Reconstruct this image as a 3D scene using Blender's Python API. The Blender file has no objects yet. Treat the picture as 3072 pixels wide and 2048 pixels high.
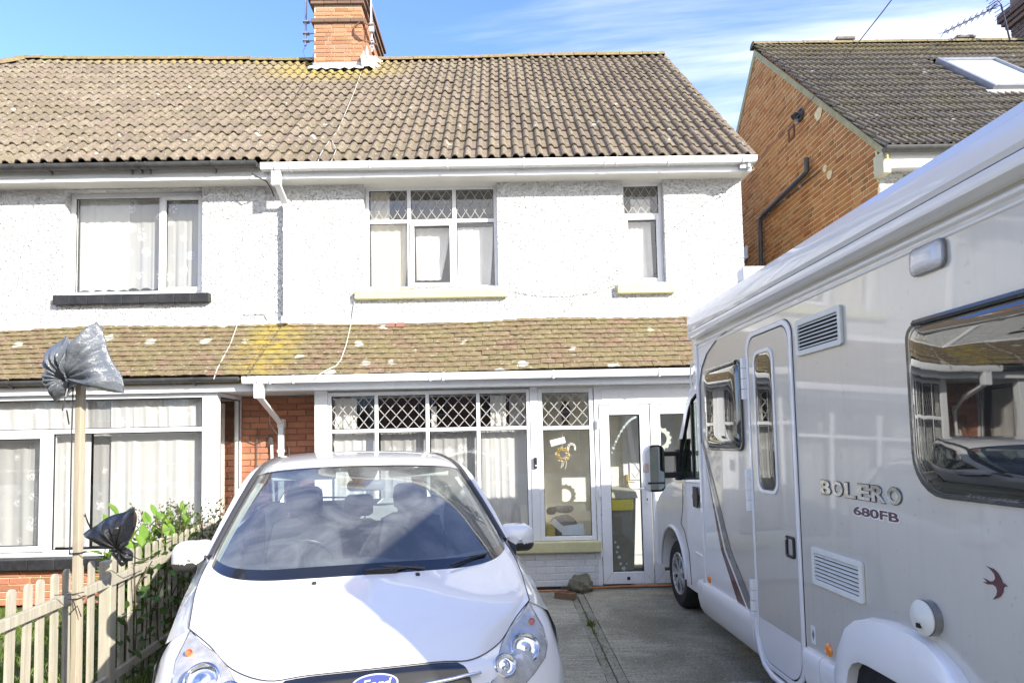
import bpy, math, random
from mathutils import Vector, Matrix
from mathutils.bvhtree import BVHTree
import mathutils.noise as mn
R = math.radians
random.seed(7)
col = bpy.context.scene.collection
sc = bpy.context.scene

# ------------------------------------------------------------------ camera, world, sun, exposure
CAM = Vector((0, 0, 1.65))
FPX, PW, PH, SHY = 1933.0, 3072.0, 2048.0, 0.062
def _axes(yaw, pitch, roll):
    y, p, r = R(yaw), R(pitch), R(roll)
    f = Vector((math.sin(y) * math.cos(p), math.cos(y) * math.cos(p), math.sin(p)))
    rt = Vector((math.cos(y), -math.sin(y), 0)); up = rt.cross(f)
    return f, rt * math.cos(r) - up * math.sin(r), up * math.cos(r) + rt * math.sin(r)
CF, CR, CU = _axes(.7, 3.4, 1.2)
cd = bpy.data.cameras.new('camera'); cam = bpy.data.objects.new('camera', cd); col.objects.link(cam)
cam.matrix_world = Matrix(((CR.x, CU.x, -CF.x, CAM.x), (CR.y, CU.y, -CF.y, CAM.y), (CR.z, CU.z, -CF.z, CAM.z), (0, 0, 0, 1)))
cd.sensor_width = 36; cd.lens = FPX / PW * 36; cd.shift_y = SHY; cd.clip_start = .05; cd.clip_end = 2000
sc.camera = cam

SUN_TO = Vector((1.08, -1.0, .74)).normalized()
sd = bpy.data.lights.new('sun', 'SUN'); sun = bpy.data.objects.new('sun', sd); col.objects.link(sun)
sun.rotation_euler = SUN_TO.to_track_quat('Z', 'Y').to_euler(); sun.location = (20, -20, 20)
sd.energy = 3.5; sd.angle = R(.55); sd.color = (1, .955, .87)

world = bpy.data.worlds.new('World'); sc.world = world; world.use_nodes = True
wn, wl = world.node_tree.nodes, world.node_tree.links
wn.clear()
def W(t, **k):
    n = wn.new(t)
    for a, b in k.items(): setattr(n, a, b)
    return n
wo = W('ShaderNodeOutputWorld'); bg = W('ShaderNodeBackground'); bg.inputs[1].default_value = .15
sky = W('ShaderNodeTexSky', sky_type='NISHITA', sun_disc=False)
sky.sun_elevation = math.asin(SUN_TO.z); sky.sun_rotation = math.atan2(SUN_TO.x, SUN_TO.y)
sky.air_density = 1.0; sky.dust_density = .4; sky.ozone_density = 2.2
tc = W('ShaderNodeTexCoord'); sx = W('ShaderNodeSeparateXYZ'); wl.new(tc.outputs['Generated'], sx.inputs[0])
def wm(op, a, b=None, c=None, clamp=False):
    n = W('ShaderNodeMath', operation=op, use_clamp=clamp)
    for i, v in enumerate((a, b, c)):
        if v is None: continue
        if isinstance(v, (int, float)): n.inputs[i].default_value = v
        else: wl.new(v, n.inputs[i])
    return n.outputs[0]
zz = wm('ADD', sx.outputs[2], .22)
cx_ = wm('DIVIDE', sx.outputs[0], zz); cy_ = wm('DIVIDE', sx.outputs[1], zz)
cv = W('ShaderNodeCombineXYZ'); wl.new(wm('MULTIPLY', cx_, .55), cv.inputs[0]); wl.new(wm('ADD', wm('MULTIPLY', cy_, 1.9), wm('MULTIPLY', cx_, .30)), cv.inputs[1])
n1 = W('ShaderNodeTexNoise'); n1.inputs['Scale'].default_value = 1.25; n1.inputs['Detail'].default_value = 9; n1.inputs['Roughness'].default_value = .58; n1.inputs['Distortion'].default_value = .5
wl.new(cv.outputs[0], n1.inputs['Vector'])
n2 = W('ShaderNodeTexNoise'); n2.inputs['Scale'].default_value = .5; n2.inputs['Detail'].default_value = 3
wl.new(cv.outputs[0], n2.inputs['Vector'])
side = wm('MULTIPLY_ADD', cx_, .20, .03)
low = wm('ADD', wm('MULTIPLY_ADD', sx.outputs[2], -.22, .095), wm('MULTIPLY', wm('MINIMUM', wm('MAXIMUM', wm('MULTIPLY_ADD', sx.outputs[1], -1.2, .25), 0), 1), .22))
den = wm('ADD', wm('ADD', wm('MULTIPLY', n1.outputs[0], .75), wm('MULTIPLY', n2.outputs[0], .35)), wm('ADD', wm('MINIMUM', wm('MAXIMUM', side, -.05), .06), low))
mr = W('ShaderNodeMapRange', interpolation_type='SMOOTHSTEP'); wl.new(den, mr.inputs[0]); mr.inputs[1].default_value = .545; mr.inputs[2].default_value = .80; mr.inputs[3].default_value = 0; mr.inputs[4].default_value = .93
hz = W('ShaderNodeMix', data_type='RGBA', blend_type='MULTIPLY'); hz.inputs[0].default_value = 1
wl.new(sky.outputs[0], hz.inputs[6]); hz.inputs[7].default_value = (.74, .83, 1.18, 1)
mx = W('ShaderNodeMix', data_type='RGBA'); wl.new(mr.outputs[0], mx.inputs[0]); wl.new(hz.outputs[2], mx.inputs[6]); mx.inputs[7].default_value = (4.5, 4.45, 4.3, 1)
wl.new(mx.outputs[2], bg.inputs[0]); wl.new(bg.outputs[0], wo.inputs[0])

sc.render.engine = 'CYCLES'
sc.view_settings.view_transform = 'Standard'; sc.view_settings.look = 'None'; sc.view_settings.gamma = 1
sc.view_settings.use_curve_mapping = False; sc.view_settings.exposure = 1.52
sc.cycles.max_bounces = 10; sc.cycles.transparent_max_bounces = 24; sc.cycles.sample_clamp_indirect = 6

# ------------------------------------------------------------------ pixel helpers (photograph is 3072 wide)
def ray(x, y):
    return CF + CR * ((x - PW / 2) / FPX) + CU * (-(y - PH / 2 - SHY * PW) / FPX)
def atY(x, y, v): r = ray(x, y); return CAM + r * (v / r.y)
def atX(x, y, v): r = ray(x, y); return CAM + r * (v / r.x)
def atZ(x, y, v=0): r = ray(x, y); return CAM + r * ((v - CAM.z) / r.z)
def onP(x, y, p, n): r = ray(x, y); return CAM + r * ((Vector(p) - CAM).dot(n) / r.dot(n))

# ------------------------------------------------------------------ mesh builder
class B:
    def __init__(s): s.v = []; s.f = []; s.m = []; s.rnd = []
    def add(s, vs, fs, mi=0, r=None):
        o = len(s.v); s.v += [tuple(v) for v in vs]
        for f in fs: s.f.append([i + o for i in f]); s.m.append(mi); s.rnd.append(0 if r is None else r)
        return s
    def box(s, x0, x1, y0, y1, z0, z1, mi=0, r=None):
        return s.add([(x0, y0, z0), (x1, y0, z0), (x1, y1, z0), (x0, y1, z0), (x0, y0, z1), (x1, y0, z1), (x1, y1, z1), (x0, y1, z1)],
              [(0, 3, 2, 1), (4, 5, 6, 7), (0, 1, 5, 4), (1, 2, 6, 5), (2, 3, 7, 6), (3, 0, 4, 7)], mi, r)
    def prism(s, pts, d, mi=0, cap=True):      # pts: 3D loop, d: offset vector
        n = len(pts); d = Vector(d); a = [Vector(p) for p in pts]; b = [p + d for p in a]
        fs = [(i, (i + 1) % n, (i + 1) % n + n, i + n) for i in range(n)]
        if cap: fs += [tuple(range(n))[::-1], tuple(range(n, 2 * n))]
        return s.add(a + b, fs, mi)
    def ring(s, po, pi, d, mi=0):              # plate with a hole, both loops same length
        n = len(po); d = Vector(d); L = [Vector(p) for p in po] + [Vector(p) for p in pi]; L2 = [p + d for p in L]
        fs = []
        for i in range(n):
            j = (i + 1) % n
            fs += [(i, j, j + n, i + n), (2 * n + i, 3 * n + i, 3 * n + j, 2 * n + j), (i, 2 * n + i, 2 * n + j, j), (n + i, n + j, 3 * n + j, 3 * n + i)]
        return s.add(L + L2, fs, mi)
    def grid(s, rows, mi=0, close=False):
        n = len(rows[0]); vs = [p for r in rows for p in r]; fs = []
        for i in range(len(rows) - 1):
            for j in range(n if close else n - 1):
                k = (j + 1) % n; fs.append((i * n + j, i * n + k, (i + 1) * n + k, (i + 1) * n + j))
        return s.add(vs, fs, mi)
    def tube(s, path, r, n=8, mi=0, cap=True):
        P = [Vector(p) for p in path]; rows = []; up = None
        for i, p in enumerate(P):
            t = (P[min(i + 1, len(P) - 1)] - P[max(i - 1, 0)]).normalized()
            if up is None: up = Vector((0, 0, 1)) if abs(t.z) < .9 else Vector((1, 0, 0))
            a = t.cross(up).normalized(); b = a.cross(t).normalized(); up = b
            rr = r[i] if isinstance(r, (list, tuple)) else r
            rows.append([p + a * rr * math.cos(2 * math.pi * k / n) + b * rr * math.sin(2 * math.pi * k / n) for k in range(n)])
        o = len(s.v); s.grid(rows, mi, True)
        if cap: s.add(rows[0], [tuple(range(n))], mi); s.add(rows[-1], [tuple(range(n))[::-1]], mi)
        return s
    def lathe(s, c, ax, prof, n=24, mi=0):     # prof: (radius, height along ax)
        ax = Vector(ax).normalized(); c = Vector(c); a = ax.orthogonal().normalized(); b = ax.cross(a)
        rows = [[c + ax * h + (a * math.cos(2 * math.pi * k / n) + b * math.sin(2 * math.pi * k / n)) * r for k in range(n)] for r, h in prof]
        return s.grid(rows, mi, True)
    def mesh(s, name, mats, smooth=False, sharp=None):
        me = bpy.data.meshes.new(name); me.from_pydata(s.v, [], s.f)
        if not isinstance(mats, (list, tuple)): mats = [mats]
        for m in mats: me.materials.append(m)
        me.polygons.foreach_set('material_index', s.m)
        if any(s.rnd):
            at = me.attributes.new('rnd', 'FLOAT', 'FACE'); at.data.foreach_set('value', s.rnd)
        if smooth: me.polygons.foreach_set('use_smooth', [True] * len(me.polygons))
        me.update()
        if smooth and sharp: me.set_sharp_from_angle(angle=R(sharp))
        return me
    def obj(s, name, mats, parent=None, smooth=False, sharp=None, bevel=0, seg=2, loc=None, sub=0, rot=None):
        o = bpy.data.objects.new(name, s.mesh(name, mats, smooth, sharp)); col.objects.link(o)
        if parent: o.parent = parent
        if loc: o.location = loc
        if rot: o.rotation_euler = rot
        if bevel:
            b = o.modifiers.new('b', 'BEVEL'); b.width = bevel; b.segments = seg; b.limit_method = 'ANGLE'; b.angle_limit = R(40)
        if sub:
            b = o.modifiers.new('s', 'SUBSURF'); b.levels = sub; b.render_levels = sub
        return o

def tag(o, label=None, cat=None, group=None, kind=None):
    if label: o['label'] = label
    if cat: o['category'] = cat
    if group: o['group'] = group
    if kind: o['kind'] = kind
    return o
def empty(name, loc=(0, 0, 0), rz=0, label=None, cat=None, group=None, parent=None):
    o = bpy.data.objects.new(name, None); col.objects.link(o); o.location = loc; o.rotation_euler = (0, 0, rz); o.empty_display_size = .2
    if parent: o.parent = parent
    return tag(o, label, cat, group)
def inst(me, name, parent, mw):
    o = bpy.data.objects.new(name, me); col.objects.link(o); o.parent = parent
    o.matrix_local = mw; return o

# ------------------------------------------------------------------ materials
class M:
    def __init__(s, name):
        s.m = bpy.data.materials.new(name); s.m.use_nodes = True; s.n = s.m.node_tree.nodes; s.l = s.m.node_tree.links
        s.b = s.n['Principled BSDF']; s.out = s.n['Material Output']; s._p = None
    def N(s, t, **k):
        n = s.n.new(t)
        for a, b in k.items(): setattr(n, a, b)
        return n
    def link(s, a, b): s.l.new(a, b)
    def pos(s, scale=(1, 1, 1), obj=False):
        src = s.N('ShaderNodeTexCoord').outputs['Object'] if obj else s.N('ShaderNodeNewGeometry').outputs['Position']
        if scale == (1, 1, 1): return src
        v = s.N('ShaderNodeVectorMath', operation='MULTIPLY'); s.link(src, v.inputs[0]); v.inputs[1].default_value = scale; return v.outputs[0]
    def noise(s, scale, detail=4, rough=.6, vec=None, dist=0, out=0):
        n = s.N('ShaderNodeTexNoise'); n.inputs['Scale'].default_value = scale; n.inputs['Detail'].default_value = detail; n.inputs['Roughness'].default_value = rough; n.inputs['Distortion'].default_value = dist
        s.link(vec if vec is not None else s.pos(), n.inputs['Vector']); return n.outputs[out]
    def vor(s, scale, vec=None, feature='F1', out='Distance', rnd=1):
        n = s.N('ShaderNodeTexVoronoi', feature=feature); n.inputs['Scale'].default_value = scale; n.inputs['Randomness'].default_value = rnd
        s.link(vec if vec is not None else s.pos(), n.inputs['Vector']); return n.outputs[out]
    def ramp(s, fac, stops):
        n = s.N('ShaderNodeValToRGB'); e = n.color_ramp.elements
        while len(e) < len(stops): e.new(.5)
        for i, (p, c) in enumerate(stops): e[i].position = p; e[i].color = (c, c, c, 1) if isinstance(c, (int, float)) else (*c, 1)
        s.link(fac, n.inputs[0]); return n.outputs[0]
    def rng(s, fac, a, b, c=0, d=1):
        n = s.N('ShaderNodeMapRange'); s.link(fac, n.inputs[0])
        for i, v in enumerate((a, b, c, d)): n.inputs[i + 1].default_value = v
        return n.outputs[0]
    def math(s, op, a, b=None, clamp=False):
        n = s.N('ShaderNodeMath', operation=op, use_clamp=clamp)
        for i, v in enumerate((a, b)):
            if v is None: continue
            if isinstance(v, (int, float)): n.inputs[i].default_value = v
            else: s.link(v, n.inputs[i])
        return n.outputs[0]
    def mix(s, fac, a, b, blend='MIX'):
        n = s.N('ShaderNodeMix', data_type='RGBA', blend_type=blend)
        for i, v in ((0, fac), (6, a), (7, b)):
            if isinstance(v, (int, float)): n.inputs[i].default_value = v if i == 0 else (v, v, v, 1)
            elif isinstance(v, tuple): n.inputs[i].default_value = (*v, 1)
            else: s.link(v, n.inputs[i])
        return n.outputs[2]
    def rand(s):
        o = s.N('ShaderNodeObjectInfo').outputs['Random']; a = s.N('ShaderNodeAttribute', attribute_name='rnd').outputs['Fac']
        return s.math('FRACT', s.math('ADD', o, a))
    def bump(s, h, strength=.5, dist=.01, prev=None):
        n = s.N('ShaderNodeBump'); n.inputs['Strength'].default_value = strength; n.inputs['Distance'].default_value = dist
        s.link(h, n.inputs['Height'])
        if prev is not None: s.link(prev, n.inputs['Normal'])
        s.link(n.outputs[0], s.b.inputs['Normal']); return n.outputs[0]
    def set(s, color=None, rough=None, metal=None, spec=None, coat=None):
        for k, v in (('Base Color', color), ('Roughness', rough), ('Metallic', metal), ('Specular IOR Level', spec), ('Coat Weight', coat)):
            if v is None: continue
            if isinstance(v, tuple): s.b.inputs[k].default_value = (*v, 1)
            elif isinstance(v, (int, float)): s.b.inputs[k].default_value = v
            else: s.link(v, s.b.inputs[k])
        return s
def simple(name, c, rough=.5, metal=0, var=.12, scale=6, bump=0, bs=80, coat=0, dirt_or_haze=0):
    m = M(name)
    n = m.noise(scale, 5, .6)
    cc = m.mix(m.rng(n, .3, .7), tuple(x * (1 - var) for x in c), tuple(min(1, x * (1 + var * .6)) for x in c))
    if dirt_or_haze: cc = m.mix(m.rng(m.noise(scale * 3, 8, .7), .56, .72, 0, dirt_or_haze), cc, (.12, .11, .08))
    m.set(cc, None, metal, None, coat or None); m.set(rough=m.rng(m.noise(scale * 2.3, 3), .3, .7, rough * .85, min(1, rough * 1.15)))
    if bump: m.bump(m.noise(bs, 3), bump, .004)
    return m.m
def glassy(name, tint=(.955, .955, .95), refl=1.5, rough=.0, dirt_or_haze=.0):
    m = M(name); m.n.remove(m.b)
    t = m.N('ShaderNodeBsdfTransparent'); t.inputs[0].default_value = (*tint, 1)
    g = m.N('ShaderNodeBsdfGlossy'); g.inputs['Roughness'].default_value = rough; g.inputs[0].default_value = (1, 1, 1, 1)
    f = m.N('ShaderNodeLayerWeight'); f0 = ((refl - 1) / (refl + 1)) ** 2 * 1.8
    fr = m.math('ADD', m.math('MULTIPLY', m.math('POWER', f.outputs['Facing'], 5), 1 - f0), f0, True)
    x = m.N('ShaderNodeMixShader'); m.link(fr, x.inputs[0]); m.link(t.outputs[0], x.inputs[1]); m.link(g.outputs[0], x.inputs[2])
    last = x.outputs[0]
    if dirt_or_haze:  # on glass: pale diffuse haze painted in, standing in for reflected cloud
        d = m.N('ShaderNodeBsdfDiffuse'); d.inputs[0].default_value = (.78, .80, .80, 1)
        y = m.N('ShaderNodeMixShader'); m.link(m.rng(m.noise(3.2, 7, .62, None, .8), .40, .68, dirt_or_haze * .30, dirt_or_haze), y.inputs[0]); m.link(last, y.inputs[1]); m.link(d.outputs[0], y.inputs[2]); last = y.outputs[0]
    m.link(last, m.out.inputs[0]); return m.m
# ------------------------------------------------------------------ shared materials
def m_render():
    m = M('pebbledash'); n = m.noise(34, 6, .62, dist=.6); n2 = m.noise(9, 4, .5)
    v = m.rng(m.vor(26), .05, .5)
    h = m.math('ADD', m.math('MULTIPLY', n, 1.0), m.math('MULTIPLY', v, .45))
    pit = m.rng(m.noise(30, 5, .65, m.pos((1, 1, 1.3)), 1.2), .56, .64)  # pits are also darkened in colour, painting the shade of the dents
    c = m.mix(m.rng(n2, .35, .7), (.70, .705, .695), (.78, .78, .775)); c = m.mix(m.math('MULTIPLY', pit, .28), c, (.36, .35, .31)); c = m.mix(m.rng(m.noise(1, 6, .6, m.pos((5, 5, .55))), .50, .72, 0, .22), c, (.50, .48, .41)); h2 = m.math('MULTIPLY', pit, -.8)
    c = m.mix(m.rng(m.noise(2.2, 6, .7), .62, .8, 0, .25), c, (.62, .60, .52))
    m.set(c, .85, 0, .25); m.bump(m.math('ADD', h, h2), .9, .035); return m.m
def m_brick(name, c1, c2, c3, dark=.25):
    m = M(name); r = m.rand()
    c = m.ramp(r, [(0, c1), (.45, c2), (.75, c3), (.9, tuple(x * .66 for x in c2)), (1, tuple(x * .75 for x in c1))])
    c = m.mix(m.rng(m.noise(30, 6, .7), .35, .7, 0, .45), c, tuple(x * .55 for x in c2)); c = m.mix(m.rng(m.noise(4, 6, .7), .52, .72, 0, dark), c, (.30, .25, .10))
    m.set(c, .9, 0, .2); m.bump(m.noise(70, 5, .7), .6, .008); return m.m
def m_tile(name, cs, lichen=True, moss=.5, yellow=None, spot=.13):
    m = M(name); r = m.rand(); p = m.pos()
    c = m.ramp(r, [(0, cs[0]), (.4, cs[1]), (.7, cs[2]), (1, cs[3])])
    c = m.mix(m.rng(m.noise(14, 8, .75), .38, .68), c, tuple(x * .62 for x in cs[1]))
    c = m.mix(m.rng(m.noise(2.6, 7, .65), .42, .66, 0, moss), c, (.20, .175, .085))
    if lichen:
        c = m.mix(m.math('MULTIPLY', m.rng(m.noise(26, 4, .65), .59, .66), .7), c, (.40, .38, .30))
        c = m.mix(m.math('MULTIPLY', m.rng(m.noise(22, 4, .65, m.pos((1, 1.3, 1))), .60, .66), .85), c, (.045, .04, .03))
        sp = m.vor(2.3); c = m.mix(m.math('MULTIPLY', m.rng(m.math('ADD', sp, m.math('MULTIPLY', m.noise(14, 5, .7), .30)), spot + .12, spot + .09), .75), c, (.50, .50, .44))
    for q in (yellow or []):
        d = m.N('ShaderNodeVectorMath', operation='DISTANCE'); v = m.N('ShaderNodeVectorMath', operation='MULTIPLY'); m.link(p, v.inputs[0]); v.inputs[1].default_value = q[1]
        m.link(v.outputs[0], d.inputs[0]); d.inputs[1].default_value = tuple(a * b for a, b in zip(q[0], q[1]))
        f = m.math('MULTIPLY', m.rng(d.outputs['Value'], q[2], q[2] * .25), m.rng(m.noise(q[3], 6, .7), .36, .58), True)
        c = m.mix(m.math('MULTIPLY', f, q[4]), c, (.42, .32, .045))
    m.set(c, .92, 0, .15); m.bump(m.noise(60, 6, .75), .7, .008); return m.m
def m_lace(name, base=.55, warm=0):
    # net curtain: woven sprigs on a thin gauze, uses object space metres
    m = M(name); m.n.remove(m.b)
    p = m.pos()
    fl = m.vor(5.2, m.pos((1, .05, 1)), rnd=.75); pet = m.noise(48, 3, .6, m.pos((1, .05, 1)))
    f = m.math('MULTIPLY', m.rng(fl, .36, .22), m.rng(pet, .44, .54), True)
    cover = m.math('ADD', m.math('MULTIPLY', f, 1 - base), base, True)
    d = m.N('ShaderNodeBsdfDiffuse'); m.link(m.mix(f, (.80, .80, .78), (.98, .98, .97)), d.inputs[0])
    t = m.N('ShaderNodeBsdfTranslucent'); t.inputs[0].default_value = (.8, .8, .78, 1)
    a = m.N('ShaderNodeMixShader'); a.inputs[0].default_value = .18; m.link(d.outputs[0], a.inputs[1]); m.link(t.outputs[0], a.inputs[2])
    tr = m.N('ShaderNodeBsdfTransparent'); x = m.N('ShaderNodeMixShader'); m.link(cover, x.inputs[0]); m.link(tr.outputs[0], x.inputs[1]); m.link(a.outputs[0], x.inputs[2])
    m.link(x.outputs[0], m.out.inputs[0]); return m.m
MAT = {}
MAT['render'] = m_render()
MAT['upvc'] = simple('white_upvc', (.80, .81, .82), .28, var=.04, scale=2)
MAT['soffit'] = simple('soffit_white', (.74, .735, .70), .4, var=.05, scale=2)
MAT['gutter_white'] = simple('white_gutter', (.80, .81, .80), .3, var=.05, dirt_or_haze=.25, scale=4)
MAT['black'] = simple('black_plastic', (.022, .022, .023), .38, var=.3)
MAT['grey_black'] = simple('weathered_black', (.075, .075, .075), .5, var=.4, scale=9)
MAT['gasket'] = simple('black_gasket', (.012, .012, .013), .6)
MAT['glass'] = glassy('window_glass')
MAT['lead'] = simple('lead_came', (.42, .41, .39), .5)
MAT['sill'] = simple('cream_painted_sill', (.62, .58, .33), .6, var=.12, scale=7, dirt_or_haze=.15, bump=.2)
MAT['bsill'] = simple('black_painted_sill', (.025, .025, .027), .45, var=.5, scale=8, dirt_or_haze=.3, bump=.25)
MAT['white_paint'] = simple('white_painted_brick', (.72, .73, .74), .7, var=.07, scale=12, dirt_or_haze=.35, bump=.4)
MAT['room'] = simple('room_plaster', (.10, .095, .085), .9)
MAT['room_light'] = simple('porch_plaster', (.88, .86, .76), .8)
MAT['leadsheet'] = simple('flashing_lead', (.66, .66, .66), .5, var=.15, scale=14, bump=.5, bs=20)
MAT['mortar'] = simple('lime_mortar', (.80, .68, .38), .95, var=.2, scale=25, bump=.5)
MAT['mortar_grey'] = simple('grey_mortar', (.24, .17, .13), .95, var=.2, scale=25)
MAT['gable_brick'] = m_brick('gable_brick', (.44, .17, .06), (.54, .24, .085), (.60, .31, .12), .45)
MAT['red_brick'] = m_brick('red_brick', (.44, .18, .11), (.49, .22, .13), (.40, .16, .10), .1)
MAT['chimney_brick'] = m_brick('chimney_brick', (.44, .20, .11), (.52, .27, .15), (.38, .21, .14), .5)
MAT['dark_cap'] = m_brick('chimney_cap_brick', (.16, .11, .09), (.20, .13, .10), (.26, .17, .12), .2)
MAT['tile_main'] = m_tile('roof_tile_brown', [(.18, .148, .115), (.222, .178, .138), (.25, .198, .155), (.27, .228, .175)], moss=.3,
                          yellow=[((-2.85, 11.0, 8.3), (.62, 1, 1), .95, 7, .75), ((-4.6, 11.4, 8.7), (.10, 3, 3), .5, 9, .5), ((1.0, 11.5, 8.8), (.06, 5, 5), .5, 9, .5)])
MAT['ridge'] = m_tile('ridge_tile_brown', [(.22, .17, .11), (.24, .18, .12), (.26, .19, .13), (.25, .19, .13)], moss=.6, yellow=[((0, 11.5, 8.9), (.02, 1, 1), 1.2, 11, .18)])
MAT['tile_low'] = m_tile('plain_tile', [(.25, .155, .12), (.22, .165, .10), (.19, .15, .085), (.25, .185, .115)], moss=.75, spot=.19,
                         yellow=[((-2.72, 7.5, 2.8), (2.3, 1, 1), 1.0, 6, .68)])
MAT['tile_side'] = m_tile('ribbed_tile', [(.16, .14, .12), (.20, .175, .145), (.14, .12, .10), (.23, .205, .17)], moss=.35, yellow=[((7.5, 10.6, 8.4), (.12, 1, 1), 1.0, 13, .25)])
MAT['lace'] = m_lace('net_curtain_lace', .60)
MAT['lace_b'] = m_lace('dense_net_curtain', .95)
MAT['cloth'] = simple('curtain_cloth', (.78, .76, .72), .9, var=.06, bump=.2)
MAT['cloth_cream'] = simple('curtain_cloth_cream', (.74, .68, .54), .9, var=.06)
MAT['cable'] = simple('white_cable', (.46, .44, .38), .6)
MAT['dcable'] = simple('dark_cable', (.06, .055, .05), .6)
MAT['steel'] = simple('galvanised_steel', (.55, .56, .57), .35, metal=.8, var=.2, scale=20)
MAT['rust'] = simple('rusty_iron', (.18, .09, .05), .8, var=.4, scale=30)

# ------------------------------------------------------------------ generic building pieces
def rect_pts(x0, x1, z0, z1, y): return [(x0, y, z0), (x1, y, z0), (x1, y, z1), (x0, y, z1)]
def frame_bars(b, x0, x1, z0, z1, y0, y1, t, tb=None):
    tb = tb or t
    b.box(x0, x0 + t, y0, y1, z0, z1); b.box(x1 - t, x1, y0, y1, z0, z1)
    b.box(x0 + t, x1 - t, y0 + .001, y1, z1 - t, z1); b.box(x0 + t, x1 - t, y0 + .001, y1, z0, z0 + tb)
def lattice(b, x0, x1, z0, z1, y, nx, nz, w=.011, t=.006):
    dx = (x1 - x0) / nx; dz = (z1 - z0) / nz; s = dz / dx
    for sg in (1, -1):
        for k in range(-int(nz) - 2, int(nx + nz) + 3):
            # line: (x-x0)/dx - sg*(z-z0)/dz = k' ; clip to the rectangle
            pts = []
            for (u0, v0, u1, v1) in ((0, 0, 0, nz), (nx, 0, nx, nz), (0, 0, nx, 0), (0, nz, nx, nz)):
                if u0 == u1:
                    v = (u0 - k - .5 + (0 if sg == 1 else 0)) * sg
                    if 0 <= v <= nz: pts.append((u0, v))
                else:
                    u = k + .5 + sg * v0
                    if 0 <= u <= nx: pts.append((u, v0))
            pts = sorted(set((round(u, 4), round(v, 4)) for u, v in pts))
            if len(pts) < 2: continue
            (ua, va), (ub, vb) = pts[0], pts[-1]
            a = Vector((x0 + ua * dx, y, z0 + va * dz)); c = Vector((x0 + ub * dx, y, z0 + vb * dz))
            if (c - a).length < .02: continue
            n = Vector((-(c - a).z, 0, (c - a).x)).normalized() * w / 2
            b.prism([a - n, c - n, c + n, a + n], (0, -t, 0))
def window(parent, x0, x1, z0, z1, Y, cols, rows, lead=(), sash=(), t=.05, mt=.045, name='window', nx=4, nz=3, dep=.06):
    """cols / rows: positions of mullion and transom centres; lead: (i,j) panes with leadwork; sash: (i,j) panes with an opening sash"""
    w = empty(name, parent=parent)
    b = B(); frame_bars(b, x0, x1, z0, z1, Y, Y + dep, t)
    xs = [x0 + t] + [v for c in cols for v in (c - mt / 2, c + mt / 2)] + [x1 - t]
    zs = [z0 + t] + [v for c in rows for v in (c - mt / 2, c + mt / 2)] + [z1 - t]
    for c in cols: b.box(c - mt / 2, c + mt / 2, Y + .002, Y + dep, z0 + t, z1 - t)
    for c in rows:
        for i in range(0, len(xs), 2): b.box(xs[i], xs[i + 1], Y + .003, Y + dep, c - mt / 2, c + mt / 2)
    b.obj('frame', MAT['upvc'], w, bevel=.006)
    for i in range(0, len(xs), 2):
        for j in range(0, len(zs), 2):
            a, c, e, f = xs[i], xs[i + 1], zs[j], zs[j + 1]; ij = (i // 2, j // 2)
            if ij in sash:
                b = B(); frame_bars(b, a - .012, c + .012, e - .012, f + .012, Y - .018, Y + .03, .05); b.obj('sash', MAT['upvc'], w, bevel=.006)
                a += .038; c -= .038; e += .038; f -= .038
            b = B(); frame_bars(b, a - .001, c + .001, e - .001, f + .001, Y + .018, Y + .03, .007); b.obj('gasket', MAT['gasket'], w)
            B().box(a, c, Y + .024, Y + .028, e, f).obj('pane', MAT['glass'], w)
            if ij in lead:
                b = B(); lattice(b, a + .006, c - .006, e + .006, f - .006, Y + .0225, nx, nz, 
                         .0078 if Y < 7.6 else .0072); b.obj('leadwork', MAT['lead'], w)
    return w
def wall_holes(b, x0, x1, z0, z1, Y, thick, holes, mi=0):
    xs = sorted({x0, x1, *[v for h in holes for v in h[:2]]}); zs = sorted({z0, z1, *[v for h in holes for v in h[2:]]})
    for i in range(len(xs) - 1):
        for j in range(len(zs) - 1):
            cx, cz = (xs[i] + xs[i + 1]) / 2, (zs[j] + zs[j + 1]) / 2
            if any(h[0] < cx < h[1] and h[2] < cz < h[3] for h in holes): continue
            b.add(rect_pts(xs[i], xs[i + 1], zs[j], zs[j + 1], Y), [(0, 1, 2, 3)], mi)
            b.add(rect_pts(xs[i], xs[i + 1], zs[j], zs[j + 1], Y + thick), [(3, 2, 1, 0)], mi)
    for (a, c, e, f) in holes:
        p = rect_pts(a, c, e, f, Y); q = rect_pts(a, c, e, f, Y + thick)
        b.add(p + q, [(0, 1, 5, 4), (1, 2, 6, 5), (2, 3, 7, 6), (3, 0, 4, 7)], mi)
    return b
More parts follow.
